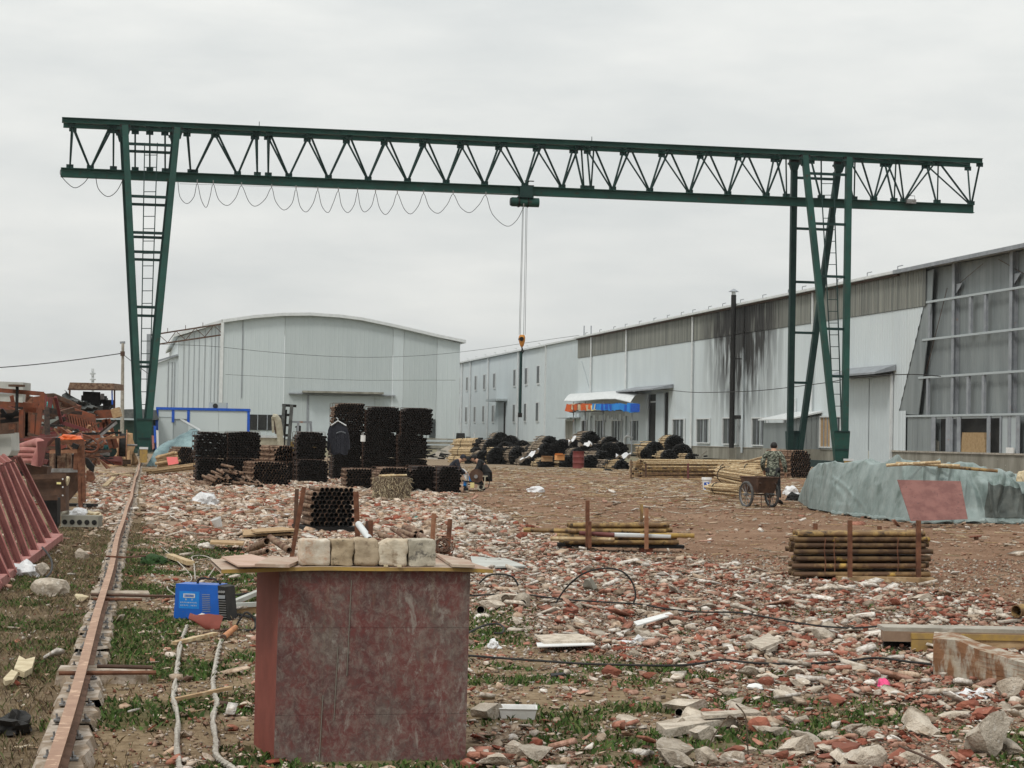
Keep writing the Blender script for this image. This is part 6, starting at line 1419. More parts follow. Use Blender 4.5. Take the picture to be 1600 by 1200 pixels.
def human(label, loc, rz, K, coat, trous, shoes='black', coat_len='hip', hat=None, cr=1.0):
    root = thing('person', label, 'person', loc, rz)
    J = {'pelvis': (K['pelvis'], .12), 'spine': (K['spine'], .11), 'chest': (K['chest'], .13), 'neck': (K['neck'], .055), 'head': (K['head'], .085), 'top': (K['top'], .075), 'chin': (K['chin'], .045)}
    E = [('pelvis', 'spine'), ('spine', 'chest'), ('chest', 'neck'), ('neck', 'head'), ('head', 'top'), ('head', 'chin')]
    for s in 'LR':
        J['sh' + s] = (K['sh' + s], .06); J['el' + s] = (K['el' + s], .042); J['wr' + s] = (K['wr' + s], .028); J['palm' + s] = (K['palm' + s], .032); J['hip' + s] = (K['hip' + s], .09); J['kn' + s] = (K['kn' + s], .06); J['an' + s] = (K['an' + s], .04); J['toe' + s] = (K['toe' + s], .032)
        E += [('chest', 'sh' + s), ('sh' + s, 'el' + s), ('el' + s, 'wr' + s), ('wr' + s, 'palm' + s), ('pelvis', 'hip' + s), ('hip' + s, 'kn' + s), ('kn' + s, 'an' + s), ('an' + s, 'toe' + s)]
        d = (Vector(K['palm' + s]) - Vector(K['wr' + s])).normalized(); sd_ = d.cross(Vector((0, 0, 1))); sd_ = sd_.normalized() if sd_.length > .1 else Vector((0, 1, 0))
        for i in range(4):
            p = Vector(K['palm' + s]) + d * (.055 + .012 * (1.5 - abs(i - 1.5))) + sd_ * (.017 * (i - 1.5)); J['f%d' % i + s] = (tuple(p + Vector((0, 0, -.008))), .008); E.append(('palm' + s, 'f%d' % i + s))
        p = Vector(K['wr' + s]) + d * .05 + sd_ * .045; J['th' + s] = (tuple(p), .009); E.append(('wr' + s, 'th' + s))
    skin_mesh('body', J, E, 'skin', root, 1)
    Jt = {'pelvis': (K['pelvis'], .15)}; Et = []
    for s in 'LR':
        Jt['hip' + s] = (K['hip' + s], .115); Jt['kn' + s] = (K['kn' + s], .085); a = Vector(K['an' + s]); k = Vector(K['kn' + s]); Jt['an' + s] = (tuple(a.lerp(k, .12)), .07); Et += [('pelvis', 'hip' + s), ('hip' + s, 'kn' + s), ('kn' + s, 'an' + s)]
        b = MB(); an = Vector(K['an' + s]); to = Vector(K['toe' + s]); dr_ = to - an; b.path([an - dr_ * .35 - Vector((0, 0, .03)), an + Vector((0, 0, -.02)), an.lerp(to, .55) - Vector((0, 0, .012)), to], [.045, .055, .045, .03], 8); b.build('shoe', MT[shoes], root, smooth=True)
    skin_mesh('trousers', Jt, Et, trous, root, 1)
    Jc = {'spine': (K['spine'], (.19 * cr, .155 * cr)), 'chest': (K['chest'], (.19 * cr, .15 * cr)), 'collar': (tuple(Vector(K['neck']).lerp(Vector(K['chest']), .25)), .085), 'waist': (K['pelvis'], (.20 * cr, .17 * cr))}; Ec = [('spine', 'chest'), ('chest', 'collar'), ('spine', 'waist')]
    if coat_len == 'thigh':
        v = Vector(K['pelvis']); Jc['hem'] = ((v.x, v.y, v.z - .28), (.25 * cr, .20 * cr)); Ec.append(('waist', 'hem'))
    for s in 'LR':
        Jc['sh' + s] = (K['sh' + s], .085); Jc['el' + s] = (K['el' + s], .072); Jc['wr' + s] = (K['wr' + s], .052); Ec += [('chest', 'sh' + s), ('sh' + s, 'el' + s), ('el' + s, 'wr' + s)]
    skin_mesh('coat', Jc, Ec, coat, root, 2)
    # face and hair
    h = Vector(K['head']); ch = Vector(K['chin']); up = (Vector(K['top']) - h).normalized(); fw_ = (ch - h); fw_ = (fw_ - up * fw_.dot(up)).normalized(); sd_ = fw_.cross(up).normalized()
    b = MB(); b.path([h + fw_ * .085 + up * .02, h + fw_ * .112 - up * .015, h + fw_ * .09 - up * .02], [.008, .014, .006], 6); b.build('nose', MT['skin'], root, smooth=True)
    for s in (-1, 1): b = MB(); b.lathe([(0, -.009), (.009, 0), (0, .009)], h + fw_ * .088 + sd_ * .032 * s + up * .018, 8); b.build('eye', MT['black'], root)
    for s in (-1, 1): b = MB(); b.lathe([(0, -.028), (.014, 0), (0, .028)], h + sd_ * .088 * s, 8); b.build('ear', MT['skin'], root)
    MB().bar(h + fw_ * .088 - up * .05 - sd_ * .022, h + fw_ * .088 - up * .05 + sd_ * .022, .008, .006).build('mouth', MT['redboard'], root)
    bm = bmesh.new(); bmesh.ops.create_icosphere(bm, subdivisions=2, radius=1); vs = []
    for v in bm.verts:
        p = v.co; q = Vector((p.x, p.y, p.z)); k = 1.0
        pos = h + up * .035 - fw_ * .014 + sd_ * q.x * .096 + fw_ * q.y * .106 + up * q.z * .105
        if q.y > .35 and q.z < .35: pos -= fw_ * .05
        vs.append(pos)
    o = mesh_obj('hat' if hat else 'hair', vs, [[q.index for q in f.verts] for f in bm.faces], MT[hat or 'hair'], True); o.parent = root; bm.free()
    if hat:
        b = MB(); b.prism([h + up * .06 + fw_ * (.07 + .09 * math.cos(t)) + sd_ * .09 * math.sin(t) for t in np.linspace(-1.57, 1.57, 8)], up * .012); b.build('hat_brim', MT[hat], root)
    return root
KA = dict(pelvis=(0, 0, .93), spine=(0, .03, 1.12), chest=(0, .05, 1.31), neck=(0, .10, 1.46), head=(.0, .14, 1.555), top=(0, .14, 1.62), chin=(0, .21, 1.50), shL=(-.20, .05, 1.37), shR=(.20, .05, 1.37), elL=(-.30, .02, 1.10), wrL=(-.27, .16, .90), palmL=(-.26, .20, .84),
          elR=(.31, .0, 1.10), wrR=(.33, .10, .86), palmR=(.33, .13, .79), hipL=(-.10, 0, .88), hipR=(.10, 0, .88), knL=(-.11, .12, .49), anL=(-.10, .10, .09), toeL=(-.11, .26, .035), knR=(.13, .04, .48), anR=(.20, -.16, .11), toeR=(.27, -.02, .035))
ga = G(1207, 788); human('man in a long camouflage coat seen from behind beside the hand cart', (ga.x, ga.y, 0), R(-14), KA, 'camo', 'blackcloth', coat_len='thigh', cr=1.0)
KB = dict(pelvis=(.26, 0, .50), spine=(.16, 0, .66), chest=(.02, 0, .86), neck=(-.10, 0, .95), head=(-.20, 0, 1.00), top=(-.22, 0, 1.06), chin=(-.27, 0, .93), shL=(0, -.19, .90), shR=(0, .19, .90), elL=(-.08, -.24, .62), wrL=(-.26, -.16, .50), palmL=(-.32, -.14, .47), elR=(-.10, .22, .66), wrR=(-.28, .14, .55), palmR=(-.34, .13, .52),
          hipL=(.24, -.11, .46), hipR=(.24, .11, .46), knL=(-.08, -.18, .44), anL=(.10, -.16, .09), toeL=(-.05, -.17, .035), knR=(-.06, .18, .42), anR=(.12, .16, .09), toeR=(-.03, .17, .035))
gb = G(749, 768); human('person in black crouching over the cutting saw, wearing a dark cap', (gb.x, gb.y + .45, 0), 0, KB, 'blackcloth', 'blackcloth', hat='black', cr=1.05)
gc = G(707, 770); human('person in a dark jacket bending behind the rightmost low tube bundle', (gc.x + .05, gc.y + 2.2, 0), R(180), KB, 'navy', 'blackcloth', hat='navy', cr=1.0)
# cut-off saw
sw = thing('cutting_saw', 'wheeled cutting saw with a big brown abrasive disc and blue motor', 'saw', G(745, 768)); SD = 62.3; sx_ = lambda x, y, d=0: P(x, y, SD + d)
def swp(mb, n, m, sm=False): return mb.build(n, MT[m], sw, world=True, smooth=sm)
swp(MB().tube(sx_(744.5, 743.5), sx_(744.5, 743.5, .03), .215, 28), 'abrasive_disc', 'brownst', True); swp(MB().tube(sx_(743.5, 744.5, -.05), sx_(743.5, 744.5, .05), .06, 14), 'disc_flange', 'steel', True)
swp(MB().tube(sx_(733, 749, .1), sx_(741, 748, .12), .10, 14), 'motor', 'blue2', True); swp(MB().tube(sx_(724, 756.5, .1), sx_(729, 757, .1), .08, 12), 'pump', 'blue2', True)
swp(MB().prism([sx_(721, 731), sx_(727, 734), sx_(732, 741), sx_(731, 752), sx_(727, 748), sx_(722, 738)], (0, .05, 0)), 'guard_plate', 'white')
swp(MB().bar(sx_(730, 738), sx_(730, 763), .03, .03), 'frame_post', 'steel'); swp(MB().bar(sx_(722, 751), sx_(755, 757), .04, .05), 'frame_bar', 'black'); swp(MB().bar(sx_(758, 744), sx_(757, 759), .035, .035), 'frame_post', 'cream'); swp(MB().bar(sx_(754, 744), sx_(762, 744), .03, .03), 'handle', 'cream')
swp(MB().tube(sx_(751.5, 761), sx_(751.5, 761, .06), .115, 18), 'wheel', 'cream', True); swp(MB().tube(sx_(751.5, 761, -.01), sx_(751.5, 761, 0), .06, 14), 'wheel_hub', 'black', True); swp(MB().tube(sx_(728, 764), sx_(728, 764, .06), .08, 14), 'wheel', 'black', True)
swp(MB().box(sx_(738, 758), (.12, .2, .16)), 'vise', 'yelplas'); swp(MB().path([sx_(762, 744), sx_(765, 752), sx_(763, 762), sx_(750, 766)], .012, 5), 'power_cord', 'black')

# ================================================================== TARPAULIN PILE
TD = 42.6
def tarp_pile():
    top = [(1246, 782), (1252, 765), (1262, 742), (1275, 729), (1300, 724), (1340, 720), (1380, 721), (1440, 718), (1480, 722), (1520, 728), (1560, 737), (1585, 742), (1610, 752), (1640, 770), (1665, 790)]
    xs = [p[0] for p in top]; ys = [p[1] for p in top]; nx, nv = 460, 64; rows = []
    foot = lambda px: np.interp(px, [1246, 1262, 1300, 1400, 1440, 1500, 1600, 1665], [783, 796, 803, 815, 819, 818, 819, 815])
    rq_ = random.Random(17); FOLDS = []
    for k in range(95): v0 = rq_.choice([0, 0, .1, .3, .5]); FOLDS.append((rq_.uniform(6.0, 12.2), rq_.gauss(0, .55), rq_.uniform(.07, .34), rq_.choice([-1, 1, 1]) * rq_.uniform(.03, .24), v0, min(1, v0 + rq_.uniform(.2, .6))))
    for j in range(nv):
        row = []; v = j / (nv - 1)
        for i in range(nx):
            px = xs[0] + (xs[-1] - xs[0]) * i / (nx - 1)
            f_ = G(px, foot(px)); front = f_.y; top_y = front + .75; tz = P(px, np.interp(px, xs, ys), top_y + .3).z
            if v < .55: t = v / .55; y = front + (top_y - front) * (t ** 1.5); z = tz * (1 - (1 - t) ** 1.25)
            else: t = (v - .55) / .45; y = top_y + t * 3.2; z = tz * (1 - .06 * math.sin(t * 3) - max(0, t - .55) * 2.0)
            X_ = f_.x * y / front
            A_ = np.array
            rg = lambda fx, sd, ang: (1 - abs(2 * vn(A_([X_ + ang * z]), A_([z * .35 + y * .3]), fx, sd)[0] - 1))
            n_ = fbm(A_([X_]), A_([y + z]), 1.2, 15, 3)[0] - .5; up = min(1, v / .5); fold = 0.0
            for (fx, sl, wd, am, v0, v1) in FOLDS:
                q = abs(X_ - (fx + sl * (v - .5) + .04 * math.sin(v * 9 + fx * 5))) / (wd * (.55 + .9 * (1 - abs(v - v0) if v < v0 else abs(v - v0)) * .8))
                if q < 1 and v0 - .12 < v < v1 + .12: fold += am * (1 - q) ** 1.25 * min(1, (v - v0 + .12) / .12, (v1 + .12 - v) / .12)
            fold *= min(1, .25 + v * 2.2); r3 = rg(5.2, 12, .35)
            hem = .14 * max(0, .12 - v) / .12 * (vn(A_([X_]), A_([0]), 3.0, 31)[0] + .3)
            row.append(Vector((X_ + .05 * n_, y - fold * (1 - up * .6) - hem * 1.2, max(.015 + .02 * r3, z + fold * .24 * up + .30 * n_ * up + (hem * .35 if v < .1 else 0)))))
        rows.append(row)
    t = thing('tarpaulin_pile', 'large pile covered by a creased grey-green tarpaulin at the right', 'tarpaulin', G(1430, 818) + Vector((0, 1.2, 0)))
    b = MB(); b.grid(rows); b.build('tarpaulin', MT['tarp'], t, world=True, smooth=True, angle=50)
    b = MB(); q = [i for i in range(nx) if xs[0] + (xs[-1] - xs[0]) * i / (nx - 1) > 1538]
    b.grid([[rows[j][i] + Vector((0, -.02, .012)) for i in q] for j in range(3, 22)]); b.build('dark_patch', MT['tarpdk'], t, world=True, smooth=True, angle=75)
    b = MB()
    hem = [G(px, foot(px)) + Vector((0, -.06 + .05 * math.sin(px * .13), .04 + .02 * math.sin(px * .21))) for px in np.linspace(1300, 1660, 90)]
    b.path(hem, [.05 + .025 * math.sin(k * .8) + .015 * math.sin(k * 2.3) for k in range(90)], 8); b.build('rolled_hem', MT['tarp'], t, world=True, smooth=True)
    return t
tarp_pile()
rb = thing('red_board', 'faded red board with stains leaning on the tarpaulin pile', 'board', G(1452, 815)); a = [P(1396, 749, 42.2), P(1494, 751, 42.2), P(1505, 810, 41.4), P(1417, 813, 41.4)]
MB().prism([p + Vector((0, -.42, 0)) for p in a], (0, .03, .0)).build('board_face', MT['redboard'], rb, world=True)
for k, (x0, y0, x1, y1) in enumerate([(1440, 726, 1559, 736), (1400, 724, 1500, 728), (1385, 727, 1470, 722)]):
    MB().tube(P(x0, y0, 43.7), P(x1, y1, 43.2), .035, 8).build('bare_pole', MT['bamboo' if k else 'yellowpole'], label=['long pole lying on top of the tarpaulin, its end pointing right', 'pale pole half sunk in the tarpaulin top', 'short pale pole on the left top of the tarpaulin'][k], cat='pole', smooth=True)
crumple('tan_rag', 'tan rag at the far right end of the tarpaulin', 'rag', P(1600, 752, 44), .15, .1, .2, 'foam', 9)
# ================================================================== CONCRETE MOULD BOX WITH STONE CUBES
fr = [G(427, 1190), G(728, 1186)]; D0_ = 10.3
A0 = G(428, 1192); A1 = G(727, 1187); zt_b = P(437, 892, A0.y).z; bw = (A1 - A0).length; bang = math.atan2(A1.y - A0.y, A1.x - A0.x)
box_ = thing('formwork_box', 'waist-high box clad in peeling maroon boards with a red left side', 'box', A0, bang)
TL, TR = on_plane(437, 890, A0, bang), on_plane(735, 893, A0, bang)
HB = (TL[1] + TR[1]) / 2; sh_ = .012
dep = .66
bx_t = lambda x, z: Vector((x + z / HB * (TL[0] + (TR[0] - bw - TL[0]) * x / bw), 0, z))
NB = [0, .325, .655, HB]
rnd = random.Random(2)
# front: three boards with fine open joints
zc_ = [0.0, HB * .245, HB * .70, HB]
for a_, c_ in zip(zc_[:-1], zc_[1:]):
    nx_, nz_ = 24, 10; rows = []
    for j in range(nz_ + 1):
        z = a_ + .0006 + (c_ - a_ - .0012) * j / nz_; rows.append([bx_t(bw * i / nx_, z) + Vector((0, -.003 + .0035 * (fbm(np.array([i * .25]), np.array([z * 9]), 1, 4, 3)[0] - .5), 0)) for i in range(nx_ + 1)])
    b = MB(); b.grid(rows); b.grid([[p + Vector((0, .016, 0)) for p in r] for r in rows][::-1])
    for e0, e1 in ((rows[0], 1), (rows[-1], 1)): b.grid([e0, [p + Vector((0, .016, 0)) for p in e0]])
    for side_ in (0, -1): b.grid([[r[side_] for r in rows], [r[side_] + Vector((0, .016, 0)) for r in rows]])
    b.build('front_board', MT['peel'], box_, smooth=False)
sideoff = Vector((.045, dep, 0))
b = MB(); b._a([bx_t(0, -.02), bx_t(0, HB), bx_t(0, HB) + Vector((.0, dep, 0)), bx_t(0, -.02) + Vector((-.0, dep, 0))], [(0, 3, 2, 1)]); 
p0, p1 = bx_t(0, -.02), bx_t(0, HB)
lb = on_plane(397, 1160, A0, bang, dep); lt = on_plane(402, 891, A0, bang, dep)
q0, q1 = Vector((lb[0], dep, -.02)), Vector((lt[0], dep, HB))
off_ = Vector((-.0, .014, 0))
b = MB(); b.prism([p0 + off_, p1 + off_, q1, q0], (.016, 0, 0)); b.build('side_board', MT['redside'], box_)
b = MB(); b.prism([bx_t(bw, 0) + Vector((-.016, .014, 0)), bx_t(bw, HB) + Vector((-.016, .014, 0)), bx_t(bw, HB) + Vector((-.016, dep, 0)), bx_t(bw, 0) + Vector((-.016, dep, 0))], (.016, 0, 0)); b.build('side_board', MT['redside'], box_)
b = MB(); b.prism([q0, q1, bx_t(bw, HB) + Vector((0, dep, 0)), bx_t(bw, 0) + Vector((0, dep, 0))], (0, .016, 0)); b.build('back_board', MT['redside'], box_)
for (x, z0, z1) in ((.30, .22, .60), (.36, .45, .95), (.23, 0.0, .35)):
    p = bx_t(x, z0 * HB); q = bx_t(x + .01, z1 * HB); MB().bar(p + Vector((0, -.006, 0)), q + Vector((0, -.006, 0)), .003, .004).build('scratch', MT['concdirty'], box_)
BWm = RM[box_.name]
def onb(x, y, z): return BWm @ Vector((x, y, z))
# table board on top: yellow edged
TX0 = on_plane(345, 890, A0, bang)[0]; TX1 = on_plane(768, 890, A0, bang)[0]
tb_ = thing('table_board', 'wide thin plywood sheet with a worn yellow front edge lying on the box', 'plywood sheet', onb(bw / 2, .3, HB), bang)
MT['ply'] = mat('dusty_plywood', (.40, .32, .25), (.33, .22, .165), 4, rough=.85, c3=(.5, .43, .36), s3=9)
def tbp(mb, n, m): mb.v = [BWm @ v for v in mb.v]; return mb.build(n, MT[m], tb_, world=True)
th = .020; nz0 = HB + .001
rows = []
for i in range(29):
    x = TX0 + (TX1 - TX0) * i / 28; sag = -.012 * abs((x - bw / 2) / .7) ** 2 + .002 * math.sin(x * 9)
    rows.append([Vector((x, -.035, nz0 + sag)), Vector((x, -.035, nz0 + th + sag)), Vector((x, .80, nz0 + th + sag)), Vector((x, .80, nz0 + sag)), Vector((x, -.035, nz0 + sag))])
b = MB(); b.grid(rows); tbp(b, 'sheet', 'ply')
b = MB(); b.grid([[Vector((r[0].x, -.038, r[0].z + .001)), Vector((r[0].x, -.038, r[1].z - .004))] for r in rows]); b.grid([[Vector((r[0].x, -.0385, r[1].z - .004)), Vector((r[0].x, -.0385, r[1].z))] for r in rows]); tbp(b, 'yellow_edge', 'yellow')
zT = nz0 + th
def top_t(px, py, z): g_ = G(px, py, z); v = BWm.inverted() @ g_; return v
for lab, poly, hh in [('small board end lying at the left end of the table board', [(398, 886), (452, 887), (468, 880), (425, 872)], .016), ('thin board strip at the right end beside the cubes', [(706, 886), (742, 887), (733, 879), (680, 868)], .014)]:
    q = [G(x, y, zT + .003) for x, y in poly]; q = [Vector((p.x, p.y, zT + .003)) for p in q]; MB().prism(q, (0, 0, hh)).build('board_piece', MT['ply'], label=lab, cat='board')
wp_ = [G(x, y, zT + .002) for x, y in [(346, 872), (392, 868), (430, 877), (398, 886), (372, 886)]]; MB().prism(wp_, (0, 0, .008)).build('board_piece', MT['pink2'] if 'pink2' in MT else MT['ply'], label='pale warped plywood corner sticking out at the far left', cat='board')
# five stone cubes
cub = [('leftmost stone cube on the board, pinkish with a rounded corner', 470, 516, 844, 881, 1.0), ('second stone cube from the left, brown with dark pits', 517.5, 552, 844, 881, 2.0), ('middle stone cube with a bulging right side', 553, 590, 842, 881, 3.0),
       ('fourth stone cube with a broken slanting left top', 592, 637, 843, 882, 4.0), ('rightmost stone cube, pale with dark stains', 638.5, 681, 844, 882, 5.0)]
from mathutils import noise as mn
for k, (lab, x0, x1, y0, y1, sd_) in enumerate(cub):
    ya = .0; a = on_plane(x0, y1, A0, bang, ya)[0]; c = on_plane(x1, y1, A0, bang, ya)[0]; hh = on_plane(x0, y0, A0, bang, ya)[1] - zT; W_ = c - a; dpt = .15
    bm = bmesh.new(); bmesh.ops.create_cube(bm, size=1); bmesh.ops.subdivide_edges(bm, edges=bm.edges[:], cuts=11, use_grid_fill=True); vs = []
    for v in bm.verts:
        p = v.co.copy()
        # round corners
        r = (.075, .06, .13, .08, .05)[k] ; q = Vector([max(-.5 + r, min(.5 - r, t)) for t in p]); d_ = p - q
        if d_.length > 1e-6: p = q + d_.normalized() * min(d_.length, r)
        if k == 3 and p.x < -.1 and p.z > .1: p.z -= (p.z - .1) * (-.1 - p.x) * 1.6; p.y += .12 * (p.z - .1)
        if k == 2 and p.x > 0: p.x += .06 * math.cos(p.z * 3)
        nn = mn.noise(p * 2.2 + Vector((sd_ * 7, 0, 0))) * .11 + mn.noise(p * 6 + Vector((sd_ * 3, 2, 0))) * .045 + mn.noise(p * 17 + Vector((sd_ * 3, 2, 0))) * .018
        p *= 1 + nn
        vs.append(BWm @ Vector((a + W_ / 2 + p.x * W_, ya + dpt / 2 + p.y * dpt, zT + .002 + (p.z + .5) * hh)))
    fcs = [[q.index for q in f.verts] for f in bm.faces]; bm.free(); b = MB(); b.v = vs; b.f = fcs
    MT['cube%d' % k] = mat('cast_stone_%s' % 'abcde'[k], [(.47, .38, .29), (.40, .32, .22), (.43, .35, .25), (.45, .37, .27), (.46, .42, .34)][k], [(.55, .50, .42), (.30, .23, .15), (.34, .27, .19), (.54, .48, .38), (.31, .28, .22)][k], [16, 22, 18, 15, 17][k], rough=.95, bump=.004, bscale=70,
                        c3=[(.40, .25, .17), (.12, .095, .065), (.2, .15, .10), (.25, .19, .13), (.11, .10, .085)][k], s3=[14, 30, 24, 18, 22][k], lo3=.54, hi3=.66)
    b.build('stone_cube', MT['cube%d' % k], label=lab, cat='stone cube', smooth=True, angle=50)
for k, (x, y, lab) in enumerate([(603, 884, 'pale chip on the board edge under the fourth cube'), (624, 884.5, 'orange chip on the board edge'), ]):
    p = G(x, y, zT + .006); MB().box(p, (.022, .015, .010)).build('stone_chip', MT['foam'], label=lab, cat='chip')

# tube scraps behind the box
for k, (x0, y0, x1, y1, D, r_, lab) in enumerate([(594, 836, 627, 845, 22, .03, 'rusty steel tube lying behind the cubes, leftmost of the scatter'), (623, 829, 649, 838, 23.5, .03, 'tube of the scatter second from the left'), (631, 823, 650, 833, 24, .028, 'pinkish tube crossing the scatter middle'),
                      (638, 824, 658, 832, 24.6, .035, 'thickest tube of the scatter with a dark mouth'), (655, 836, 669, 844, 22.5, .035, 'short tube in front right of the scatter'), (612, 826, 642, 846, 23, .022, 'thin pole lying under the scattered tubes'),
                      (560, 819, 578, 843, 24, .04, 'white tube leaning beside the pointed stake'), (390, 859, 417, 846, 23, .045, 'left rusty tube with open end left of the box'), (422, 840, 452, 860, 23, .04, 'brown tube pointing right left of the box'), (392, 866, 418, 861, 22, .03, 'reddish tube on the ground left of the box')]):
    a = P(x0, y0, D); c = P(x1, y1, D - .5); a.z = max(a.z, r_ + .02); c.z = max(c.z, r_ + .02)
    MB().hollow(a, c, r_, r_ * .8, 10).build('steel_tube', MT['tubeside' if k != 6 else 'trim'], label=lab, cat='steel tube', smooth=True)
coil = thing('wire_coil', 'tangled dark wire bundle at the right end behind the cubes', 'wire coil', P(690, 868, 22.5)); rnd = random.Random(14)
for k in range(16):
    c = P(690, 856, 22.5) + Vector((rnd.gauss(0, .03), rnd.gauss(0, .03), rnd.gauss(0, .03))); a_, b_ = rnd.uniform(0, 3), rnd.uniform(.3, 1.3); rr = rnd.uniform(.06, .10)
    MB().path([c + Vector((math.cos(t) * rr, math.sin(t) * rr * math.cos(b_), math.sin(t) * rr * math.sin(b_) * 1.1)) for t in np.linspace(a_, a_ + 5.5, 14)], .007, 4).build('wire_loop', MT['rust' if k % 3 == 0 else 'brownst'], coil, world=True)
for k, (poly, lab) in enumerate([([(378, 828), (452, 828), (466, 834), (380, 837)], 'dark edged plank lying left of the nearest bundle'), ([(330, 843), (382, 845), (380, 849), (328, 847)], 'pale thin plank farther left'), ([(392, 826), (440, 822), (470, 826), (400, 830)], 'pale plank on top of the dark edged one')]):
    q = [G(x, y, .10 + .04 * k) for x, y in poly]; MB().prism([Vector((p.x, p.y, .08 + .03 * k)) for p in q], (0, 0, .03)).build('plank', MT['wood'], label=lab, cat='plank')

# ================================================================== WELDING MACHINE
WD = 17.3; w0 = G(271, 968); w1 = G(343, 971); wl = (w1 - w0).length; wang = math.atan2(w1.y - w0.y, w1.x - w0.x)
wm = thing('welding_machine', 'bright blue boxy welding machine with black handle standing in the grass', 'welding machine', w0, wang)
wh_ = on_plane(276, 912, w0, wang)[1]; wd_ = .24; XL0, XL1 = 0, wl; XU0, XU1 = on_plane(275, 910, w0, wang)[0], on_plane(340, 913, w0, wang)[0]
fx_ = lambda x, z, y=0: Vector((x + z / wh_ * (XU0 + (XU1 - XL1 - XU0) * x / wl), y, z))
b = MB(); b.prism([fx_(0, .012), fx_(wl, .012), fx_(wl, wh_), fx_(0, wh_)], (0, wd_, 0)); b.build('casing', MT['blue'], wm)
EX = .09
b = MB(); b.prism([fx_(wl + .002, .0), fx_(wl + EX * .85, .02), fx_(wl + EX * .8, wh_ * .95), fx_(wl + .002, wh_ - .004)], (0, wd_, 0)); b.build('end_panel', MT['rubber'], wm)
for k in range(8):
    z = wh_ * (.12 + .065 * k); MB().box(fx_(wl + EX * .42, z, -.004), (EX * .74, .012, .006)).build('vent_slat', MT['steel'], wm)
MB().box(fx_(wl + EX * .4, wh_ * .68, -.006), (EX * .72, .006, .03)).build('name_strip', MT['column'], wm)
for k, m in enumerate(('steel', 'steel', 'steel')): MB().tube(fx_(wl + EX * (.18 + .25 * k), wh_ * .82, 0), fx_(wl + EX * (.18 + .25 * k), wh_ * .82, -.014), .011, 10).build('socket', MT[m], wm, smooth=True)
for k in range(10):
    z = wh_ * (.26 + .052 * k); MB().box(fx_(wl * .72, z, -.002), (wl * .17, .004, .0045)).build('cooling_slot', MT['column'], wm)
MT['decal'] = mat('light_blue_decal', (.012, .20, .60), (.015, .17, .52), 30, rough=.4)
MB().box(fx_(wl * .33, wh_ * .56, -.001), (wl * .44, .002, wh_ * .48)).build('decal_print', MT['decal'], wm)
MB().box(fx_(wl * .33, wh_ * .68, -.0035), (wl * .25, .002, wh_ * .115)).build('badge_print', MT['trim'], wm)
rnd = random.Random(6); b = MB()
for k in range(7): b.box(fx_(wl * (.235 + k * .031), wh_ * .68, -.0055), (wl * .018, .001, wh_ * .06)); 
b.bar(fx_(wl * .22, wh_ * .705, -.0057), fx_(wl * .44, wh_ * .705, -.0057), .0006, .004); b.bar(fx_(wl * .22, wh_ * .655, -.0057), fx_(wl * .44, wh_ * .655, -.0057), .0006, .004); b.build('badge_marks', MT['blue'], wm)
def hanzi(b, cx, cz, s_, seed):
    r = random.Random(seed)
    for q in (-.36, 0, .36): 
        if r.random() < .85: b.box(fx_(cx, cz + q * s_, -.0035), (s_ * .8, .001, s_ * .10))
    for q in (-.3, 0, .3):
        if r.random() < .7: b.box(fx_(cx + q * s_, cz, -.0036), (s_ * .11, .001, s_ * .85))
b = MB()
for cx in (.26, .40): hanzi(b, wl * cx, wh_ * .575, .016, int(cx * 100))
for k in range(11): hanzi(b, wl * (.145 + k * .036), wh_ * .49, .0115, k + 7)
for k in range(10): hanzi(b, wl * (.15 + k * .038), wh_ * .41, .0115, k + 31)
b.build('decal_lettering', MT['trim'], wm)
MB().path(smooth_path([fx_(wl * .40, wh_, .12), fx_(wl * .42, wh_ + .035, .12), fx_(wl * .55, wh_ + .05, .12), fx_(wl * .80, wh_ + .045, .12), fx_(wl * .92, wh_ + .02, .12), fx_(wl * .94, wh_, .12)], 3), .011, 6).build('handle', MT['rubber'], wm, smooth=True)
MB().path([fx_(wl * .62, wh_ + .056, .12), fx_(wl * .90, wh_ + .034, .12)], .010, 6).build('handle_grip', MT['rustlt'], wm)
for x in (.03, wl + .06): MB().box((x, .12, .008), (.04, .2, .02)).build('foot', MT['rubber'], wm)
# terracotta shard
tc_ = thing('terracotta_shard', 'broken red curved shard lying against the blue machine', 'shard', G(322, 985)); b = MB(); rows = []
s_ = G(322, 985).y / F; prof_t = [(-27, 22), (-18, 19), (-8, 20), (2, 21.5), (12, 20), (20, 20), (25, 17)]; prof_b = [(-26, 14), (-17, 10), (-8, 4), (0, -1), (6, -4), (14, -5), (22, -2)]
for (xa, za), (xb, zb__) in zip(prof_t, prof_b): rows.append([Vector(((xa + (xb - xa) * k / 6) * s_, (-.10 * math.sin(k / 6 * 1.9) + .05 - .00 * xa), max(.01, (za + (zb__ - za) * k / 6) * s_ * 1.0 + .02))) for k in range(7)])
b.grid(rows); b.grid([[p + Vector((0, .012, 0)) for p in r] for r in rows][::-1]); b.build('shard_shell', MT['redside'], tc_, smooth=True)
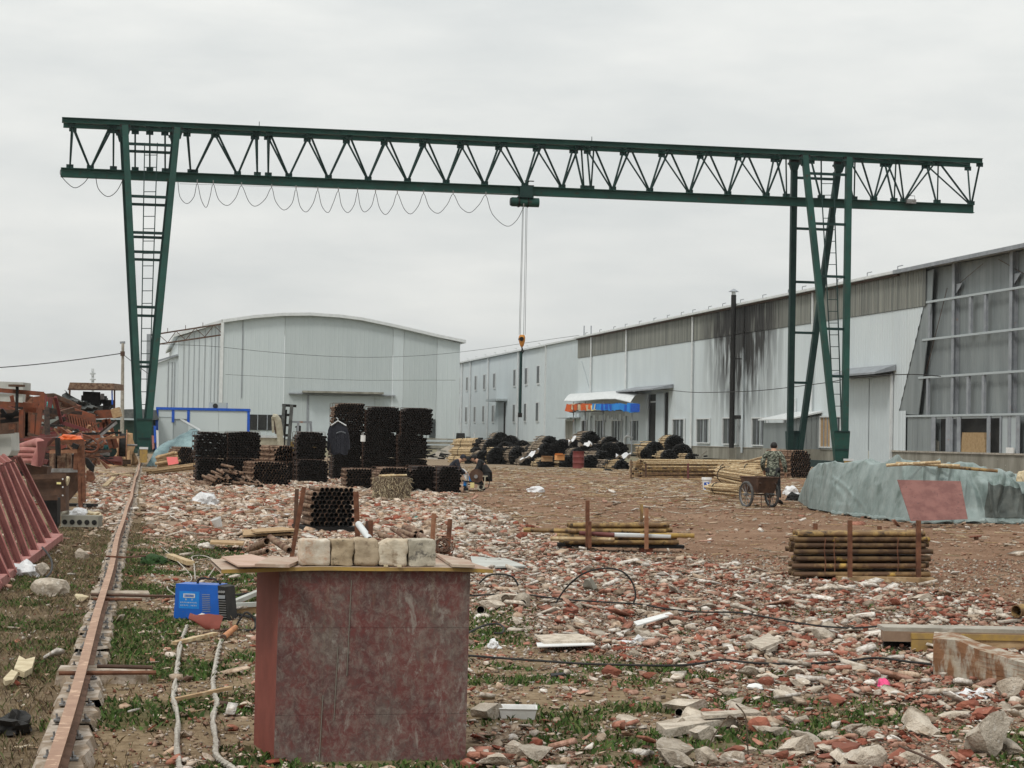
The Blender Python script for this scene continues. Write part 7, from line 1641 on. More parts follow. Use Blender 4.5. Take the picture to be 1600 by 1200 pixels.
# cable with wooden file handle
MT['filew'] = mat('orange_wood_handle', (.50, .22, .09), (.38, .15, .06), 18, rough=.6)
wh2 = thing('wooden_handle_tool', 'black hooked cable tool with a short orange wooden grip', 'tool', G(357, 992)); p0 = G(349, 996, .03); p1 = G(368, 980, .06)
MB().tube(p0, p1, .026, 10, .022).build('wooden_grip', MT['filew'], wh2, world=True, smooth=True); MB().tube(p0 + (p0 - p1) * .06, p0, .024, 10, .027).build('grip_end', MT['brownst'], wh2, world=True, smooth=True)
MB().path(smooth_path([p1, P(376, 966, p1.y), P(384, 957, p1.y), P(392, 961, p1.y), P(399, 972, p1.y), P(397, 983, p1.y - .1), G(385, 985, .02), G(368, 983, .02)], 4), .010, 6).build('cable_loop', MT['rubber'], wh2, world=True, smooth=True)
MB().path([G(318, 990, .03), G(345, 986, .03), G(366, 981, .04)], .012, 6).build('iron_rod', MT['brownst'], wh2, world=True)
def hose(label, pts, r, m='rubber', cat='hose', name='hose', z=.03, k=5, wig=0.0, seed=0):
    q = []; rn = random.Random(seed)
    for p in pts:
        zz_ = p[2] if len(p) > 2 else z; g_ = G(p[0], p[1], zz_); q.append(g_)
    q = smooth_path(q, k)
    if wig: q = [p + Vector((rn.gauss(0, wig), rn.gauss(0, wig * .6), 0)) for p in q]
    b = MB(); b.path(q, r, 6); return b.build(name, MT[m], label=label, cat=cat, smooth=True)
def twisted(label, pts, r=.011):
    q = smooth_path([G(x, y, .025) for x, y in pts], 10); root = thing('twisted_cable', label, 'cable', q[len(q) // 2])
    for ph in (0, math.pi):
        out = []; s_ = 0
        for i, p in enumerate(q):
            if i: s_ += (p - q[i - 1]).length
            d = (q[min(i + 1, len(q) - 1)] - q[max(i - 1, 0)]).normalized(); x = d.cross(Vector((0, 0, 1))).normalized(); a = s_ * 55 + ph
            out.append(p + x * math.cos(a) * r * .8 + Vector((0, 0, math.sin(a) * r * .8)))
        MB().path(out, r, 6).build('strand', MT['cable'], root, world=True, smooth=True)
twisted('left twisted pale cable running from the welding machine to the lower edge', [(292, 978), (288, 990), (281, 1010), (278, 1035), (275, 1060), (271, 1090), (274, 1105), (278, 1125), (277, 1150), (277, 1175), (281, 1200), (283, 1215)])
twisted('right twisted pale cable running from the wooden grip to the lower edge', [(346, 1000), (341, 1018), (337, 1040), (333, 1065), (335, 1085), (339, 1098), (333, 1118), (334, 1138), (338, 1160), (337, 1178), (347, 1190), (362, 1200), (375, 1212)])
hose('thin pale cable in the grass right above the welding machine', [(305, 905), (303, 880), (300, 870), (315, 868), (328, 872), (338, 880), (330, 895), (322, 905)], .008, 'cable', 'cable', 'pale_cable')
hose('pale looped cable left of the welding machine', [(275, 930), (262, 920), (264, 912), (275, 915), (300, 903), (272, 872), (252, 855)], .007, 'cable', 'cable', 'pale_cable')
hose('black cable lying behind the welding machine towards the rail', [(156, 934), (200, 928), (240, 932), (275, 931)], .012, 'rubber', 'cable', 'black_cable', .06)
hose('black cable from the welding machine to the box', [(358, 931), (380, 928), (405, 925)], .012, 'rubber', 'cable', 'black_cable', .06)
hose('lower black hose from the welding machine to the box', [(345, 962), (365, 960), (385, 963), (404, 968)], .014, z=.03)
for k, (x0, y0, x1, y1, r_, lab) in enumerate([(361, 943, 404, 925, .03, 'upper white timber strip between machine and box'), (361, 946, 404, 944, .02, 'lower white timber strip between machine and box')]):
    a = G(x0, y0, .10); c = G(x1, y1, .10); MB().bar(a, c, .05, .04).build('white_batten', MT['panelw'], label=lab, cat='batten')
a = G(350, 955, .04); c = G(410, 953, .04); MB().bar(a, c, .12, .07).build('timber_beam', MT['wood'], label='brown timber beam lying between the machine and the box', cat='timber')
a = G(272, 1005, .03); c = G(336, 990, .05); MB().bar(a, c, .05, .025).build('wood_stick', MT['bamboo'], label='pale split stick lying below the red shard', cat='stick')
a = G(265, 868, .06); c = G(298, 880, .04); MB().bar(a, c, .10, .05).build('wood_block', MT['bamboo'], label='pale split board lying in the grass above the welding machine', cat='board')
a = G(268, 1094, .02); c = G(360, 1075, .05); MB().bar(a, c, .035, .02).build('wood_stick', MT['wood'], label='dark stick crossing under both twisted cables', cat='stick')
# hoses on the right
hose('long black hose lying across the rubble from the box to the far right', [(733, 931), (770, 929), (820, 929), (860, 934), (900, 938), (950, 941), (1000, 944), (1040, 951), (1090, 956), (1150, 957), (1190, 963), (1240, 972), (1290, 979), (1340, 981), (1390, 977), (1440, 979), (1490, 985)], .009, z=.075, seed=1)
hose('second black hose curving over the lower rubble towards the peeled block', [(728, 1024), (780, 1028), (850, 1033), (910, 1037), (980, 1039), (1050, 1040), (1090, 1037), (1130, 1031), (1180, 1036), (1260, 1037), (1320, 1033), (1370, 1028), (1420, 1034), (1456, 1038)], .009, z=.06, seed=2)
hose('short curled black hose beside the right edge of the box', [(730, 990), (745, 982), (762, 976), (778, 975), (787, 981), (784, 989), (772, 989)], .009, z=.06)
c_ = [P(868, 943, 19.6), P(885, 918, 19.6), P(912, 896, 19.5), (P(945, 888, 19.4)), P(972, 893, 19.3), P(988, 910, 19.3), P(993, 930, 19.3), P(990, 942, 19.3)]
for p in c_: p.z = max(p.z, .04)
MB().path(smooth_path([Vector(p) for p in c_], 5), .009, 6).build('hose_arch', MT['rubber'], label='black hose arching up in a loop over the pale rubble', cat='hose', smooth=True)
MB().path(smooth_path([P(748, 912, 20), P(762, 900, 20), P(778, 897, 20), P(800, 901, 20), P(810, 915, 20)], 5), .010, 6).build('hose_arch', MT['rubber'], label='thin dark wire arch close to the right edge of the box', cat='wire', smooth=True)
hose('thin dark stem crossing the rubble at the lower right', [(1405, 1165), (1420, 1172), (1440, 1180), (1465, 1192), (1480, 1205)], .006, 'brownst', 'wire', 'thin_wire', .18)

# ================================================================== HAND PICKED DEBRIS
def rock_mesh(seed, sub=3, cuts=9, rough_=.13):
    bm = bmesh.new(); bmesh.ops.create_icosphere(bm, subdivisions=sub, radius=1); r = np.random.RandomState(seed)
    v = np.array([x.co[:] for x in bm.verts]); f = [[q.index for q in p.verts] for p in bm.faces]; bm.free()
    for _ in range(cuts):
        n = r.normal(size=3); n /= np.linalg.norm(n); d = r.uniform(.28, .66); s = v @ n; o = s > d; v[o] -= np.outer(s[o] - d, n)
    v *= (1 + rough_ * np.array([mn.noise(Vector(p * 3 + seed)) + .5 * mn.noise(Vector(p * 8 + seed)) for p in v]))[:, None]
    me = bpy.data.meshes.new('stone'); me.from_pydata([tuple(p) for p in v / np.abs(v).max(0)], [], f); me.polygons.foreach_set('use_smooth', [True] * len(f)); me.set_sharp_from_angle(angle=R(24)); return me
RMS = {}
def rock(label, px, py, wpx, hpx, m='stone', seed=0, depth=1.0, name='concrete_chunk', cat='stone', group=None, tilt=0.0, rz=None):
    g_ = G(px, py); s_ = g_.y / F; key = (seed % 9, m)
    if key not in RMS: me = rock_mesh(seed % 9 + 40); me.materials.append(MT[m]); RMS[key] = me
    o = bpy.data.objects.new(name, RMS[key]); COL.objects.link(o)
    w_ = wpx * s_ / 2; h_ = hpx * s_ / 2; o.scale = (w_, w_ * depth, h_ * 1.05); o.location = (g_.x, g_.y + w_ * depth * .6, h_ * .82 + gz(g_.x, g_.y)); o.rotation_euler = (0, tilt, (seed * 1.7 % 1.0 - .5) * 1.2 if rz is None else rz)
    return tag(o, label, cat, group)
rock('big pointed pale boulder at the right end of the lower edge', 1546, 1190, 120, 78, seed=1); rock('triangular grey chunk with a flat sloping face among the green weeds', 1436, 1150, 74, 46, seed=2)
rock('knobbly upright grey lump in front of the green weeds', 1310, 1182, 44, 44, seed=3); rock('broad pale boulder under the knobbly lump', 1345, 1205, 95, 42, seed=4)
rock('flat grey slab leaning at the lower weeds', 1260, 1172, 58, 28, seed=5, tilt=.3); rock('rounded tan rock on the weed patch right of the white tub', 1098, 1158, 42, 27, seed=6)
rock('pale pink boulder at the bottom edge beside the box', 775, 1203, 62, 26, seed=7); rock('low reddish rock at the bottom edge left of the pink boulder', 738, 1204, 40, 18, 'brickm', seed=8)
rock('grey angular rock left of the tan rock', 985, 1140, 44, 22, seed=9); rock('cluster stone below the peeled block', 1580, 1098, 60, 42, 'stone', seed=10)
rock('long pale stone in the grey rubble before the peeled block', 1395, 1092, 60, 20, seed=11); rock('grey stone under the white flower shaped scrap', 1500, 1128, 60, 24, seed=12)
rock('rough grey boulder in the left weeds near the red frames', 74, 932, 66, 32, 'stone', seed=13); rock('square mossy stone above the left boulder', 63, 905, 24, 26, 'stone', seed=14)
rock('pale rounded slab between the box and the white tub', 762, 1130, 56, 28, seed=15); rock('grey dark-spotted lump in the pale rubble right of the box', 925, 928, 30, 26, 'concdirty', seed=16)
rock('pale angular stone near the rail foot in the left weeds', 130, 874, 30, 20, seed=17); rock('flat pale stone beside the first sleeper end', 128, 942, 26, 14, 'foam', seed=18)
rock('pinkish round stone at the lower right edge', 1580, 1080, 36, 26, 'stone', seed=20); rock('dark clod between the two twisted cables', 293, 1068, 22, 16, 'brownst', seed=21)
rock('dark clod where the stick meets the right cable', 342, 1105, 30, 12, 'brownst', seed=22)
rnd = random.Random(77)
for k in range(150):     # the largest loose pieces one can tell apart in the near rubble
    for _ in range(60):
        px = rnd.uniform(735, 1620); py = rnd.uniform(930, 1205); X_ = G(px, py); ra, ea, gr_, we_ = zones(np.array([px]), np.array([py]), np.array([X_.x]), np.array([X_.y]))
        if rnd.random() < float(ra[0]) * (1 if px > 950 else .35) and not (1370 < px and 960 < py < 1085) and not (735 < px < 1010 and 1060 < py < 1160) and not (1380 < px < 1470 and 1100 < py < 1170): break
    sc_ = (py - 680) / 400; isb = rnd.random() < .30
    w_ = rnd.uniform(22, 52) * sc_ + 4; hh = w_ * rnd.uniform(.28, .55)
    if isb: rock('broken red brick lying loose among the near rubble', px, py, w_ * .8, hh * .85, 'brickm', k, rnd.uniform(.6, 1.1), 'broken_brick', 'brick', 'broken bricks in the near rubble', rnd.gauss(0, .2))
    else: rock('broken pale concrete chunk lying loose among the near rubble', px, py, w_, hh, 'stone', k, rnd.uniform(.6, 1.1), 'concrete_chunk', 'stone', 'concrete chunks in the near rubble', rnd.gauss(0, .2))
def slab(label, poly, z, th_, m='stone', name='slab', cat='slab', lift=None):
    q = [G(x, y, z + (lift[i] if lift else 0)) for i, (x, y) in enumerate(poly)]; b = MB(); n = len(q)
    b._a(q + [p - Vector((0, 0, th_)) for p in q], [tuple(range(n)), tuple(range(2 * n - 1, n - 1, -1))] + [(i, i + n, (i + 1) % n + n, (i + 1) % n) for i in range(n)]); return b.build(name, MT[m], label=label, cat=cat)
slab('narrow white plastic strip slanting up on the rubble', [(990, 971), (1046, 956), (1052, 960), (996, 977)], .09, .012, 'white', 'plastic_strip', 'strip'); slab('flat white shard on the rubble at the right middle', [(1170, 1003), (1200, 990), (1222, 1000), (1190, 1013)], .09, .02, 'stone')
slab('long pale slab lying in the right rubble', [(1165, 1004), (1185, 998), (1215, 1008), (1200, 1016)], .07, .03, 'stone'); slab('flat pale board corner right of the box behind the rubble', [(735, 869), (790, 872), (822, 884), (740, 886)], .06, .02, 'panelw', 'board', 'board')
slab('white rectangular panel scrap half covered by rubble', [(835, 992), (905, 990), (930, 1000), (850, 1002)], .075, .02, 'stone', 'panel_scrap', 'panel'); slab('long thin white strip under the panel scrap', [(838, 1004), (925, 1003), (930, 1007), (840, 1010)], .055, .008, 'white', 'plastic_strip', 'strip')
slab('long sandy slab in the dirt below the hoses', [(1025, 1128), (1110, 1112), (1150, 1120), (1040, 1140)], .06, .05, 'stone'); slab('pale thin slab on the long sandy one', [(1095, 1112), (1180, 1108), (1190, 1113), (1100, 1118)], .09, .02, 'stone')
slab('cream foam piece lying in the left weeds', [(22, 1044), (30, 1024), (40, 1030), (55, 1026), (50, 1043), (38, 1050)], .05, .04, 'foam', 'foam_piece', 'foam'); slab('second smaller cream foam piece left of it', [(5, 1060), (18, 1046), (28, 1050), (20, 1062), (8, 1064)], .05, .03, 'foam', 'foam_piece', 'foam')
slab('dark slab of roofing by the second hose', [(860, 1052), (880, 1050), (884, 1053), (862, 1056)], .03, .01, 'black', 'roofing_scrap', 'scrap')
for k, (x, y, w_, h_, lab, mm) in enumerate([(790, 945, 66, 26, 'thick hollow concrete fragment with a round hole, right of the box', 'stone'), (812, 950, 34, 26, 'broken hollow concrete end with a black hole', 'stone'), (765, 955, 50, 18, 'hollow concrete piece lowest beside the box', 'stone'), (1075, 1115, 80, 22, 'sandy hollow slab end with a hole in the lower dirt', 'stone')]):
    rock(lab, x, y, w_, h_, mm, 30 + k, .7, 'hollow_slab_piece', 'concrete piece', rz=0.0)
    g_ = G(x + w_ * .22, y - h_ * .42); s_ = g_.y / F; r_ = h_ * s_ * .26
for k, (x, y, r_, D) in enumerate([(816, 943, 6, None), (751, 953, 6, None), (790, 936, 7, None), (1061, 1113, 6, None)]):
    D = G(x, y + 8).y - .02; MB().hollow(P(x, y, D - .06), P(x, y, D + .25), (r_ + .7) * D / F, r_ * D / F, 12).build('hollow_core', MT['stone'], label=['dark round hollow of the broken concrete end', 'half buried round hollow near the box edge', 'round hollow in the thick concrete fragment', 'round hollow in the sandy slab end'][k], cat='pipe hole'); MB().tube(P(x, y, D + .1), P(x, y, D + .24), r_ * D / F * 1.02, 10).build('dirt_plug', MT['black'], label=['dirt plug deep inside the concrete end', 'dirt plug near the box edge', 'dirt plug in the thick fragment', 'dirt plug in the sandy slab end'][k], cat='dirt')  # black plugs added inside the holes to stand for their shadow
# white tub
tu = thing('white_tub', 'white rectangular plastic tub standing in the dirt right of the box', 'tub', G(809, 1128)); s_ = G(809, 1128).y / F
b = MB(); lo = [Vector((x * 25 * s_, y * .07 + .08, .0)) for x, y in ((-1, -1), (1, -1), (1, 1), (-1, 1))]; hi = [Vector((x * 29.5 * s_, y * .085 + .08, 20 * s_)) for x, y in ((-1, -1), (1, -1), (1, 1), (-1, 1))]
hi2 = [Vector((v.x * .94, .08 + (v.y - .08) * .92, v.z)) for v in hi]; lo2 = [Vector((v.x * .94, .08 + (v.y - .08) * .9, .006)) for v in lo]
b._a(lo + hi + hi2 + lo2, [(0, 3, 2, 1)] + [(i, (i + 1) % 4, 4 + (i + 1) % 4, 4 + i) for i in range(4)] + [(4 + i, 4 + (i + 1) % 4, 8 + (i + 1) % 4, 8 + i) for i in range(4)] + [(8 + i, 8 + (i + 1) % 4, 12 + (i + 1) % 4, 12 + i) for i in range(4)] + [(12, 13, 14, 15)])
b.build('tub_shell', MT['white'], tu); MB().path([v * 1.0 for v in hi], .006, 5, closed=True).build('tub_rim', MT['white'], tu)
crumple('plastic_bag', 'small white crumpled bag in the dirt right of the box', 'bag', G(772, 1012), .05, .05, .05, 'whitebag', 12, .5); crumple('pink_rag', 'small bright pink rag in the right rubble', 'rag', G(1381, 1076), .05, .05, .06, 'pinkhot' if 'pinkhot' in MT else 'pink', 13)
crumple('plastic_bag', 'clear pale bag lying at the foot of the red frames', 'bag', G(37, 902), .16, .2, .14, 'whitebag', 14, .4); crumple('plastic_sheet', 'white plastic sheet spread on the rubble left of the nearest bundle', 'sheet', G(436, 808), .40, .25, .05, 'whitebag', 15, .5)
crumple('black_plastic', 'crumpled black plastic at the lower left edge', 'plastic sheet', G(18, 1142), .10, .14, .09, 'rubber', 16, .5); crumple('blue_bag', 'dark blue bag on the rubble edge left of the white cup', 'bag', G(282, 828), .09, .1, .06, 'blueb' if 'blueb' in MT else 'navy', 17)
crumple('white_bag', 'large pale bag lying in the rubble far left of the stacks', 'bag', G(320, 790), .30, .3, .22, 'whitebag', 18, .4); crumple('weed_bush', 'round dark green weed clump beside the rail', 'weed', G(238, 880), .16, .16, .09, 'greenb' if 'greenb' in MT else 'green', 19)
crumple('green_rag', 'small teal rag on the pale rubble behind the box', 'rag', G(650, 812), .06, .05, .05, 'tealr' if 'tealr' in MT else 'green', 20)
crumple('white_scrap', 'white flower shaped paper scrap below the peeled block', 'paper', G(1525, 1092), .10, .08, .05, 'whitebag', 22, .9); crumple('white_scrap', 'bundle of white plastic slats on the rubble centre', 'scrap', G(995, 1008), .11, .08, .045, 'whitebag', 23, .9)
crumple('white_scrap', 'white shell shaped scrap in the lower right rubble', 'scrap', G(1180, 1076), .06, .05, .03, 'white', 24, .2)
cu = thing('white_cup', 'tilted white plastic cup in the rubble left of the stacks', 'cup', G(340, 826)); s_ = G(340, 826).y / F; b = MB(); b.lathe([(0, 0), (6 * s_, 0), (8.5 * s_, 14 * s_), (8 * s_, 14 * s_), (5.5 * s_, 1 * s_), (0, 1 * s_)], (0, 0, 0), 16); o = b.build('cup_shell', MT['white'], cu, smooth=True); o.rotation_euler = (.2, -.35, 0); o.location = (.02, 0, .03)
# beams and peeled block at the lower right
bm_ = thing('steel_beam', 'brown channel beam with a yellow stripe lying at the right edge', 'beam', G(1500, 1005))
a = G(1381, 1003, .24); c = G(1640, 1003, .24); a.z = c.z = 0
def bseg(x0, x1, y0, y1, dd, m, n, th_=.1):
    D = 16.4 + dd; p = P(x0, y1, D); q = P(x1, y0, D); MB().b2((p.x, D, p.z), (q.x, D + th_, q.z)).build(n, MT[m], bm_, world=True)
bseg(1381, 1640, 986, 1002, .0, 'brownlt' if 'brownlt' in MT else 'rust', 'upper_channel', .14); bseg(1424, 1640, 993.5, 998.5, -.035, 'yellow', 'yellow_stripe', .03); bseg(1424, 1640, 999.5, 1017, -.02, 'wood', 'timber_side', .02); bseg(1381, 1424, 1003, 1012, .14, 'black', 'dark_gap', .05); bseg(1424, 1456, 1000, 1018, -.034, 'yellow', 'faded_yellow_end', .01)
bseg(1381, 1640, 984.8, 986, -.0, 'concrete', 'dusty_top', .3)
pb = thing('peeled_block', 'heavy block with rusty peeling tile-printed cladding tilted at the right edge', 'block', G(1520, 1080))
q = [P(1459, 998, 14.6), P(1457, 1057, 14.6), P(1512, 1070, 14.2), P(1575, 1080, 13.8), P(1640, 1084, 13.5), P(1640, 1055, 13.5), P(1600, 1036, 13.7), P(1500, 1008, 14.4)]
rows = []; nn_ = 22
for i in range(nn_ + 1):
    u = i / nn_; px = 1458 + (1640 - 1458) * u; D = 14.6 - 1.1 * u; ty = np.interp(px, [1458, 1495, 1530, 1600, 1640], [998, 1000, 1016, 1036, 1054]); by = np.interp(px, [1458, 1512, 1575, 1640], [1057, 1070, 1080, 1084])
    rows.append([P(px, by + (ty - by) * k / 8, D + .008 * math.sin(u * 20 + k)) for k in range(9)])
b = MB(); b.grid(rows); b.grid([[r[-1], r[-1] + Vector((.08, .34, .02))] for r in rows]); b.grid([[rows[0][0], rows[0][0] + Vector((.08, .34, 0))], [rows[0][-1], rows[0][-1] + Vector((.08, .34, .02))]]); b.grid([[r[0] + Vector((.08, .34, 0)), r[-1] + Vector((.08, .34, .02))] for r in rows]); b.build('cladding', MT['peelrust'], pb, world=True, smooth=False)
b = MB()
for k in range(1, 7): b.path([r[0].lerp(r[-1], k / 7) + Vector((0, -.002, 0)) for r in rows[8:]], .0013, 3)
for i in range(8, nn_, 2): b.path([rows[i][0] + Vector((0, -.002, 0)), rows[i][-1] + Vector((0, -.002, 0))], .0013, 3)
b.build('printed_joint_lines', MT['rustlt'], pb, world=True, kind='stuff')
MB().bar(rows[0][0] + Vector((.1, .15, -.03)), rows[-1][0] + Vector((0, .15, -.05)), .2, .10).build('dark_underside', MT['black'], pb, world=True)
tq = P(1588, 955, 19.3); MB().hollow(tq, tq + Vector((.5, .45, .05)), .062, .052, 14).build('bamboo_tube', MT['yellowpole'], label='end of a brown hollow pole entering at the right edge', cat='pole', smooth=True)
MB().tube(tq + Vector((.1, .09, 0)), tq + Vector((.12, .108, .0)), .055, 12).build('pole_knot', MT['black'], label='dark knot wall inside the hollow pole at the right edge', cat='pole')
# dry stalks
for k, pts in enumerate([[(1170, 1200, 0), (1168, 1160, .1), (1165, 1120, .25), (1150, 1100, .3)], [(1168, 1165, .1), (1150, 1150, .2)], [(1100, 1190, 0), (1115, 1150, .12), (1140, 1118, .3)], [(1140, 1118, .3), (1170, 1135, .3)]]):
    D = G(1170, 1198).y + .2; MB().path(smooth_path([P(x, y, D) for x, y, z in pts], 4), .004, 5).build('dry_stalk', MT['straw'], label=['tall dry stalk rising at the lower right centre', 'side twig of the tall dry stalk', 'second dry stalk bending right', 'drooping tip of the second dry stalk'][k], cat='stalk')
rnd = random.Random(40)

# ================================================================== JUNK YARD AT THE LEFT
# red rib frame leaning on the left
rf = thing('rib_frame', 'large red-painted formwork frame of slanting ribs at the left edge', 'formwork frame', G(60, 880))
ribs = [((27, 714), (88, 836)), ((16, 722), (77, 845)), ((9, 724), (67, 853)), ((1, 728), (55, 864)), ((-8, 738), (42, 874)), ((-20, 752), (30, 884)), ((-34, 765), (18, 894)), ((-48, 780), (8, 902)), ((-62, 800), (-6, 912))]
for k, ((x0, y0), (x1, y1)) in enumerate(ribs):
    g_ = G(x1, y1, .08); a = P(x0, y0, g_.y + .15); up_ = (a - g_).normalized(); sd_ = Vector((.97, .24, 0))
    b = MB(); b.bar(g_, a, .075, .008, (0, 1, 0)); b.bar(g_ + sd_ * .036, a + sd_ * .036, .008, .085, (0, 1, 0)); b.bar(g_ - sd_ * .036, a - sd_ * .036, .008, .085, (0, 1, 0))
    b = MB(); b.bar(g_, a, .012, .16, Vector((0, 1, .4))); b.bar(g_ + Vector((.028, -.03, .0)), a + Vector((.028, -.03, 0)), .07, .014, Vector((0, 1, .4))); b.build('rib', MT['oxide'], rf, world=True); e_ = Vector((.066, -.035, .0)); MB().bar(g_ + e_, a + e_, .012, .03, (0, 1, 0)).build('rib_lip', MT['pink'], rf, world=True)
    t_ = a + Vector((-.12, .02, .10)); MB().bar(a, t_, .06, .05).build('rib_tip', MT['pink'], rf, world=True)
a = G(90, 840, .06); c = G(-20, 920, .06); MB().bar(a, c, .16, .12).build('bottom_rail', MT['pink'], rf, world=True); pass
pass
MB().prism([G(89, 832, .1), G(89, 845, .0), G(64, 868, .0), G(62, 855, .1)], (-.1, 0, 0)).build('corner_plate', MT['pink'], rf, world=True)
def jt(name, label, cat, px, py): return thing(name, label, cat, G(px, py))
def jb(root, n, m, D, segs, w_=.07, h_=None):
    for s in segs:
        dd = s[4] if len(s) > 4 else 0; MB().bar(P(s[0], s[1], D + dd), P(s[2], s[3], D + dd), w_, h_ or w_, (0, 1, 0)).build(n, MT[m], root, world=True)
def jq(root, n, m, D, poly, th_=.08): MB().prism([P(x, y, D) for x, y in poly], (0, th_, 0)).build(n, MT[m], root, world=True)
# pink pipe frame
pp = jt('pipe_frame', 'faded pink welded pipe frame behind the red ribs', 'pipe frame', 50, 800)
MB().path(smooth_path([P(56, 728, 34), P(60, 712, 34), P(65, 698, 34), P(61, 692, 34.2), P(50, 694, 34.6), P(30, 701, 35)], 3), .085, 10).build('bent_pipe', MT['pink'], pp, world=True, smooth=True)
for y in (703, 711, 719): MB().tube(P(26, y, 34.3), P(60, y + 1, 34.1), .05, 8).build('cross_pipe', MT['pink'], pp, world=True, smooth=True)
jq(pp, 'gusset', 'oxide', 33.9, [(58, 690), (75, 688), (72, 700), (66, 728), (60, 728)], .04)
jq(pp, 'gusset', 'oxide', 34.5, [(48, 682), (82, 684), (70, 697), (56, 697)], .3)
cp_ = jt('panel_box', 'pale wooden box panel at the far left above the ribs', 'panel', 10, 860); jq(cp_, 'panel_face', 'panelw', 30, [(-20, 678), (17, 676), (18, 704), (14, 712), (-20, 716)], .5); jb(cp_, 'panel_edge', 'brownst', 29.9, [(-20, 677, 22, 674)], .06)
# dark channel plates
pl_ = jt('dark_steel_plate', 'dark brown steel channel plate with bolt holes right of the ribs', 'steel plate', 85, 830)
jq(pl_, 'web_plate', 'brownst', 33.5, [(40, 747), (102, 744), (103, 798), (92, 800), (60, 776), (46, 776)], .25); jb(pl_, 'flange', 'brownst', 33.4, [(40, 746, 103, 743.5)], .08, .03)
MB().tube(P(103, 751, 33.6), P(107, 752, 33.6), .08, 10).build('pale_roller', MT['foam'], pl_, world=True)
for x, y in ((98, 748.5), (98, 761), (98, 774)): MB().tube(P(x, y, 33.38), P(x, y, 33.36), .014, 8).build('bolt_hole', MT['trim'], pl_, world=True)
MB().box(P(92, 755, 33.4), (.07, .02, .035)).build('paint_mark', MT['yelplas'], pl_, world=True)
p2 = jt('dark_steel_plate', 'black lower plate standing under the brown channel plate', 'steel plate', 80, 845); jq(p2, 'web_plate', 'black', 31.5, [(60, 778), (89, 778), (89, 818), (84, 829), (76, 800)], .25); jb(p2, 'flange', 'brownst', 31.4, [(60, 778, 90, 777.5)], .08, .03)
p3 = jt('dark_steel_plate', 'brown tapered trough plate under the pink pipe frame', 'steel plate', 45, 830); jq(p3, 'web_plate', 'brownst', 34.4, [(32, 724), (75, 729), (72, 746), (40, 746)], .3)
# rusty table frame with post
tf = jt('rusty_table_frame', 'rusty steel table frame with a tall corner post and loose bars', 'steel frame', 105, 810)
jb(tf, 'top_bar', 'rust', 41, [(72, 692, 131, 690), (72, 692, 72, 698)], .09, .10); jb(tf, 'lower_bar', 'rustlt', 40.8, [(78, 706, 122, 705)], .07); jb(tf, 'leg', 'rust', 40.6, [(129, 690, 131, 785), (124, 700, 126, 792), (119, 708, 118, 734)], .075); jb(tf, 'inner_bar', 'tubeside', 41.3, [(81, 707, 82, 733), (93, 707, 94, 734), (108, 706, 108, 735), (100, 706, 100, 735)], .09)
jb(tf, 'bottom_bar', 'steel', 40.9, [(74, 735, 122, 735)], .08, .05); jb(tf, 'clamp', 'black', 40.5, [(90, 684, 91, 712), (113, 695, 122, 699)], .09); jq(tf, 'dark_sheet', 'brownst', 41.6, [(72, 736), (122, 738), (122, 765), (100, 790), (96, 748), (72, 742)], .1)
for k in range(5): jb(tf, 'dark_infill', 'brownst' if k % 2 else 'tubeshade', 42.2, [(76 + k * 9, 710, 76 + k * 9, 740)], .16)
ps = jt('stacked_rusty_plates', 'dark rusty angle plates leaning right of the post', 'steel plates', 140, 780); jq(ps, 'plate', 'black', 47, [(132, 715), (137, 716), (147, 728), (145, 738), (135, 730)], .1); jq(ps, 'plate', 'rust', 46.6, [(135, 735), (145, 738), (148, 748), (142, 754), (134, 752)], .1)
pt = jt('black_tray', 'flat black iron channel lying under the corner post', 'iron channel', 125, 793); MB().box(G(128, 789, .1), (.62, .3, .06)).build('channel_body', MT['black'], pt, world=True)
for x in (124, 135): MB().tube(G(x, 790, .12) + Vector((0, -.14, .0)), G(x, 790, .12) + Vector((0, -.155, .0)), .03, 10).build('hole', MT['steel'], pt, world=True)
# hollow core slab with bag
hs2 = jt('hollow_slab', 'broken hollow-core slab end with round holes in the left weeds', 'slab', 125, 830); g_ = G(125, 829); s_ = g_.y / F
MB().b2((g_.x - 30 * s_, g_.y, .06), (g_.x + 28 * s_, g_.y + .35, 23 * s_)).build('slab_body', MT['concdirty'], hs2, world=True)
for k in range(5): MB().tube((g_.x - 24 * s_ + k * 11.5 * s_, g_.y - .01, 13 * s_), (g_.x - 24 * s_ + k * 11.5 * s_, g_.y + .05, 13 * s_), 4 * s_, 12).build('core_hole', MT['black'], hs2, world=True)
crumple('white_bag', 'white crumpled bag lying on the hollow slab', 'bag', G(120, 822) + Vector((0, .12, .17)), .17, .2, .12, 'whitebag', 26, .3); crumple('foam_lump', 'cream foam pieces on the right end of the hollow slab', 'foam', G(143, 822) + Vector((0, .1, .17)), .14, .15, .07, 'foam', 27, .5)
crumple('earth_lump', 'brown lump at the left end of the hollow slab', 'lump', G(100, 815) + Vector((0, .1, .1)), .1, .1, .12, 'concdirty', 28, .5)
crumple('white_scraps', 'white scraps left of the rail before the rusty post', 'scraps', G(148, 786), .16, .15, .07, 'whitebag', 29, .9)
hose('black curved cable beside the rib frame foot', [(66, 855), (75, 866), (81, 878), (80, 892), (72, 902)], .013, 'rubber', 'cable', 'black_cable', .12)
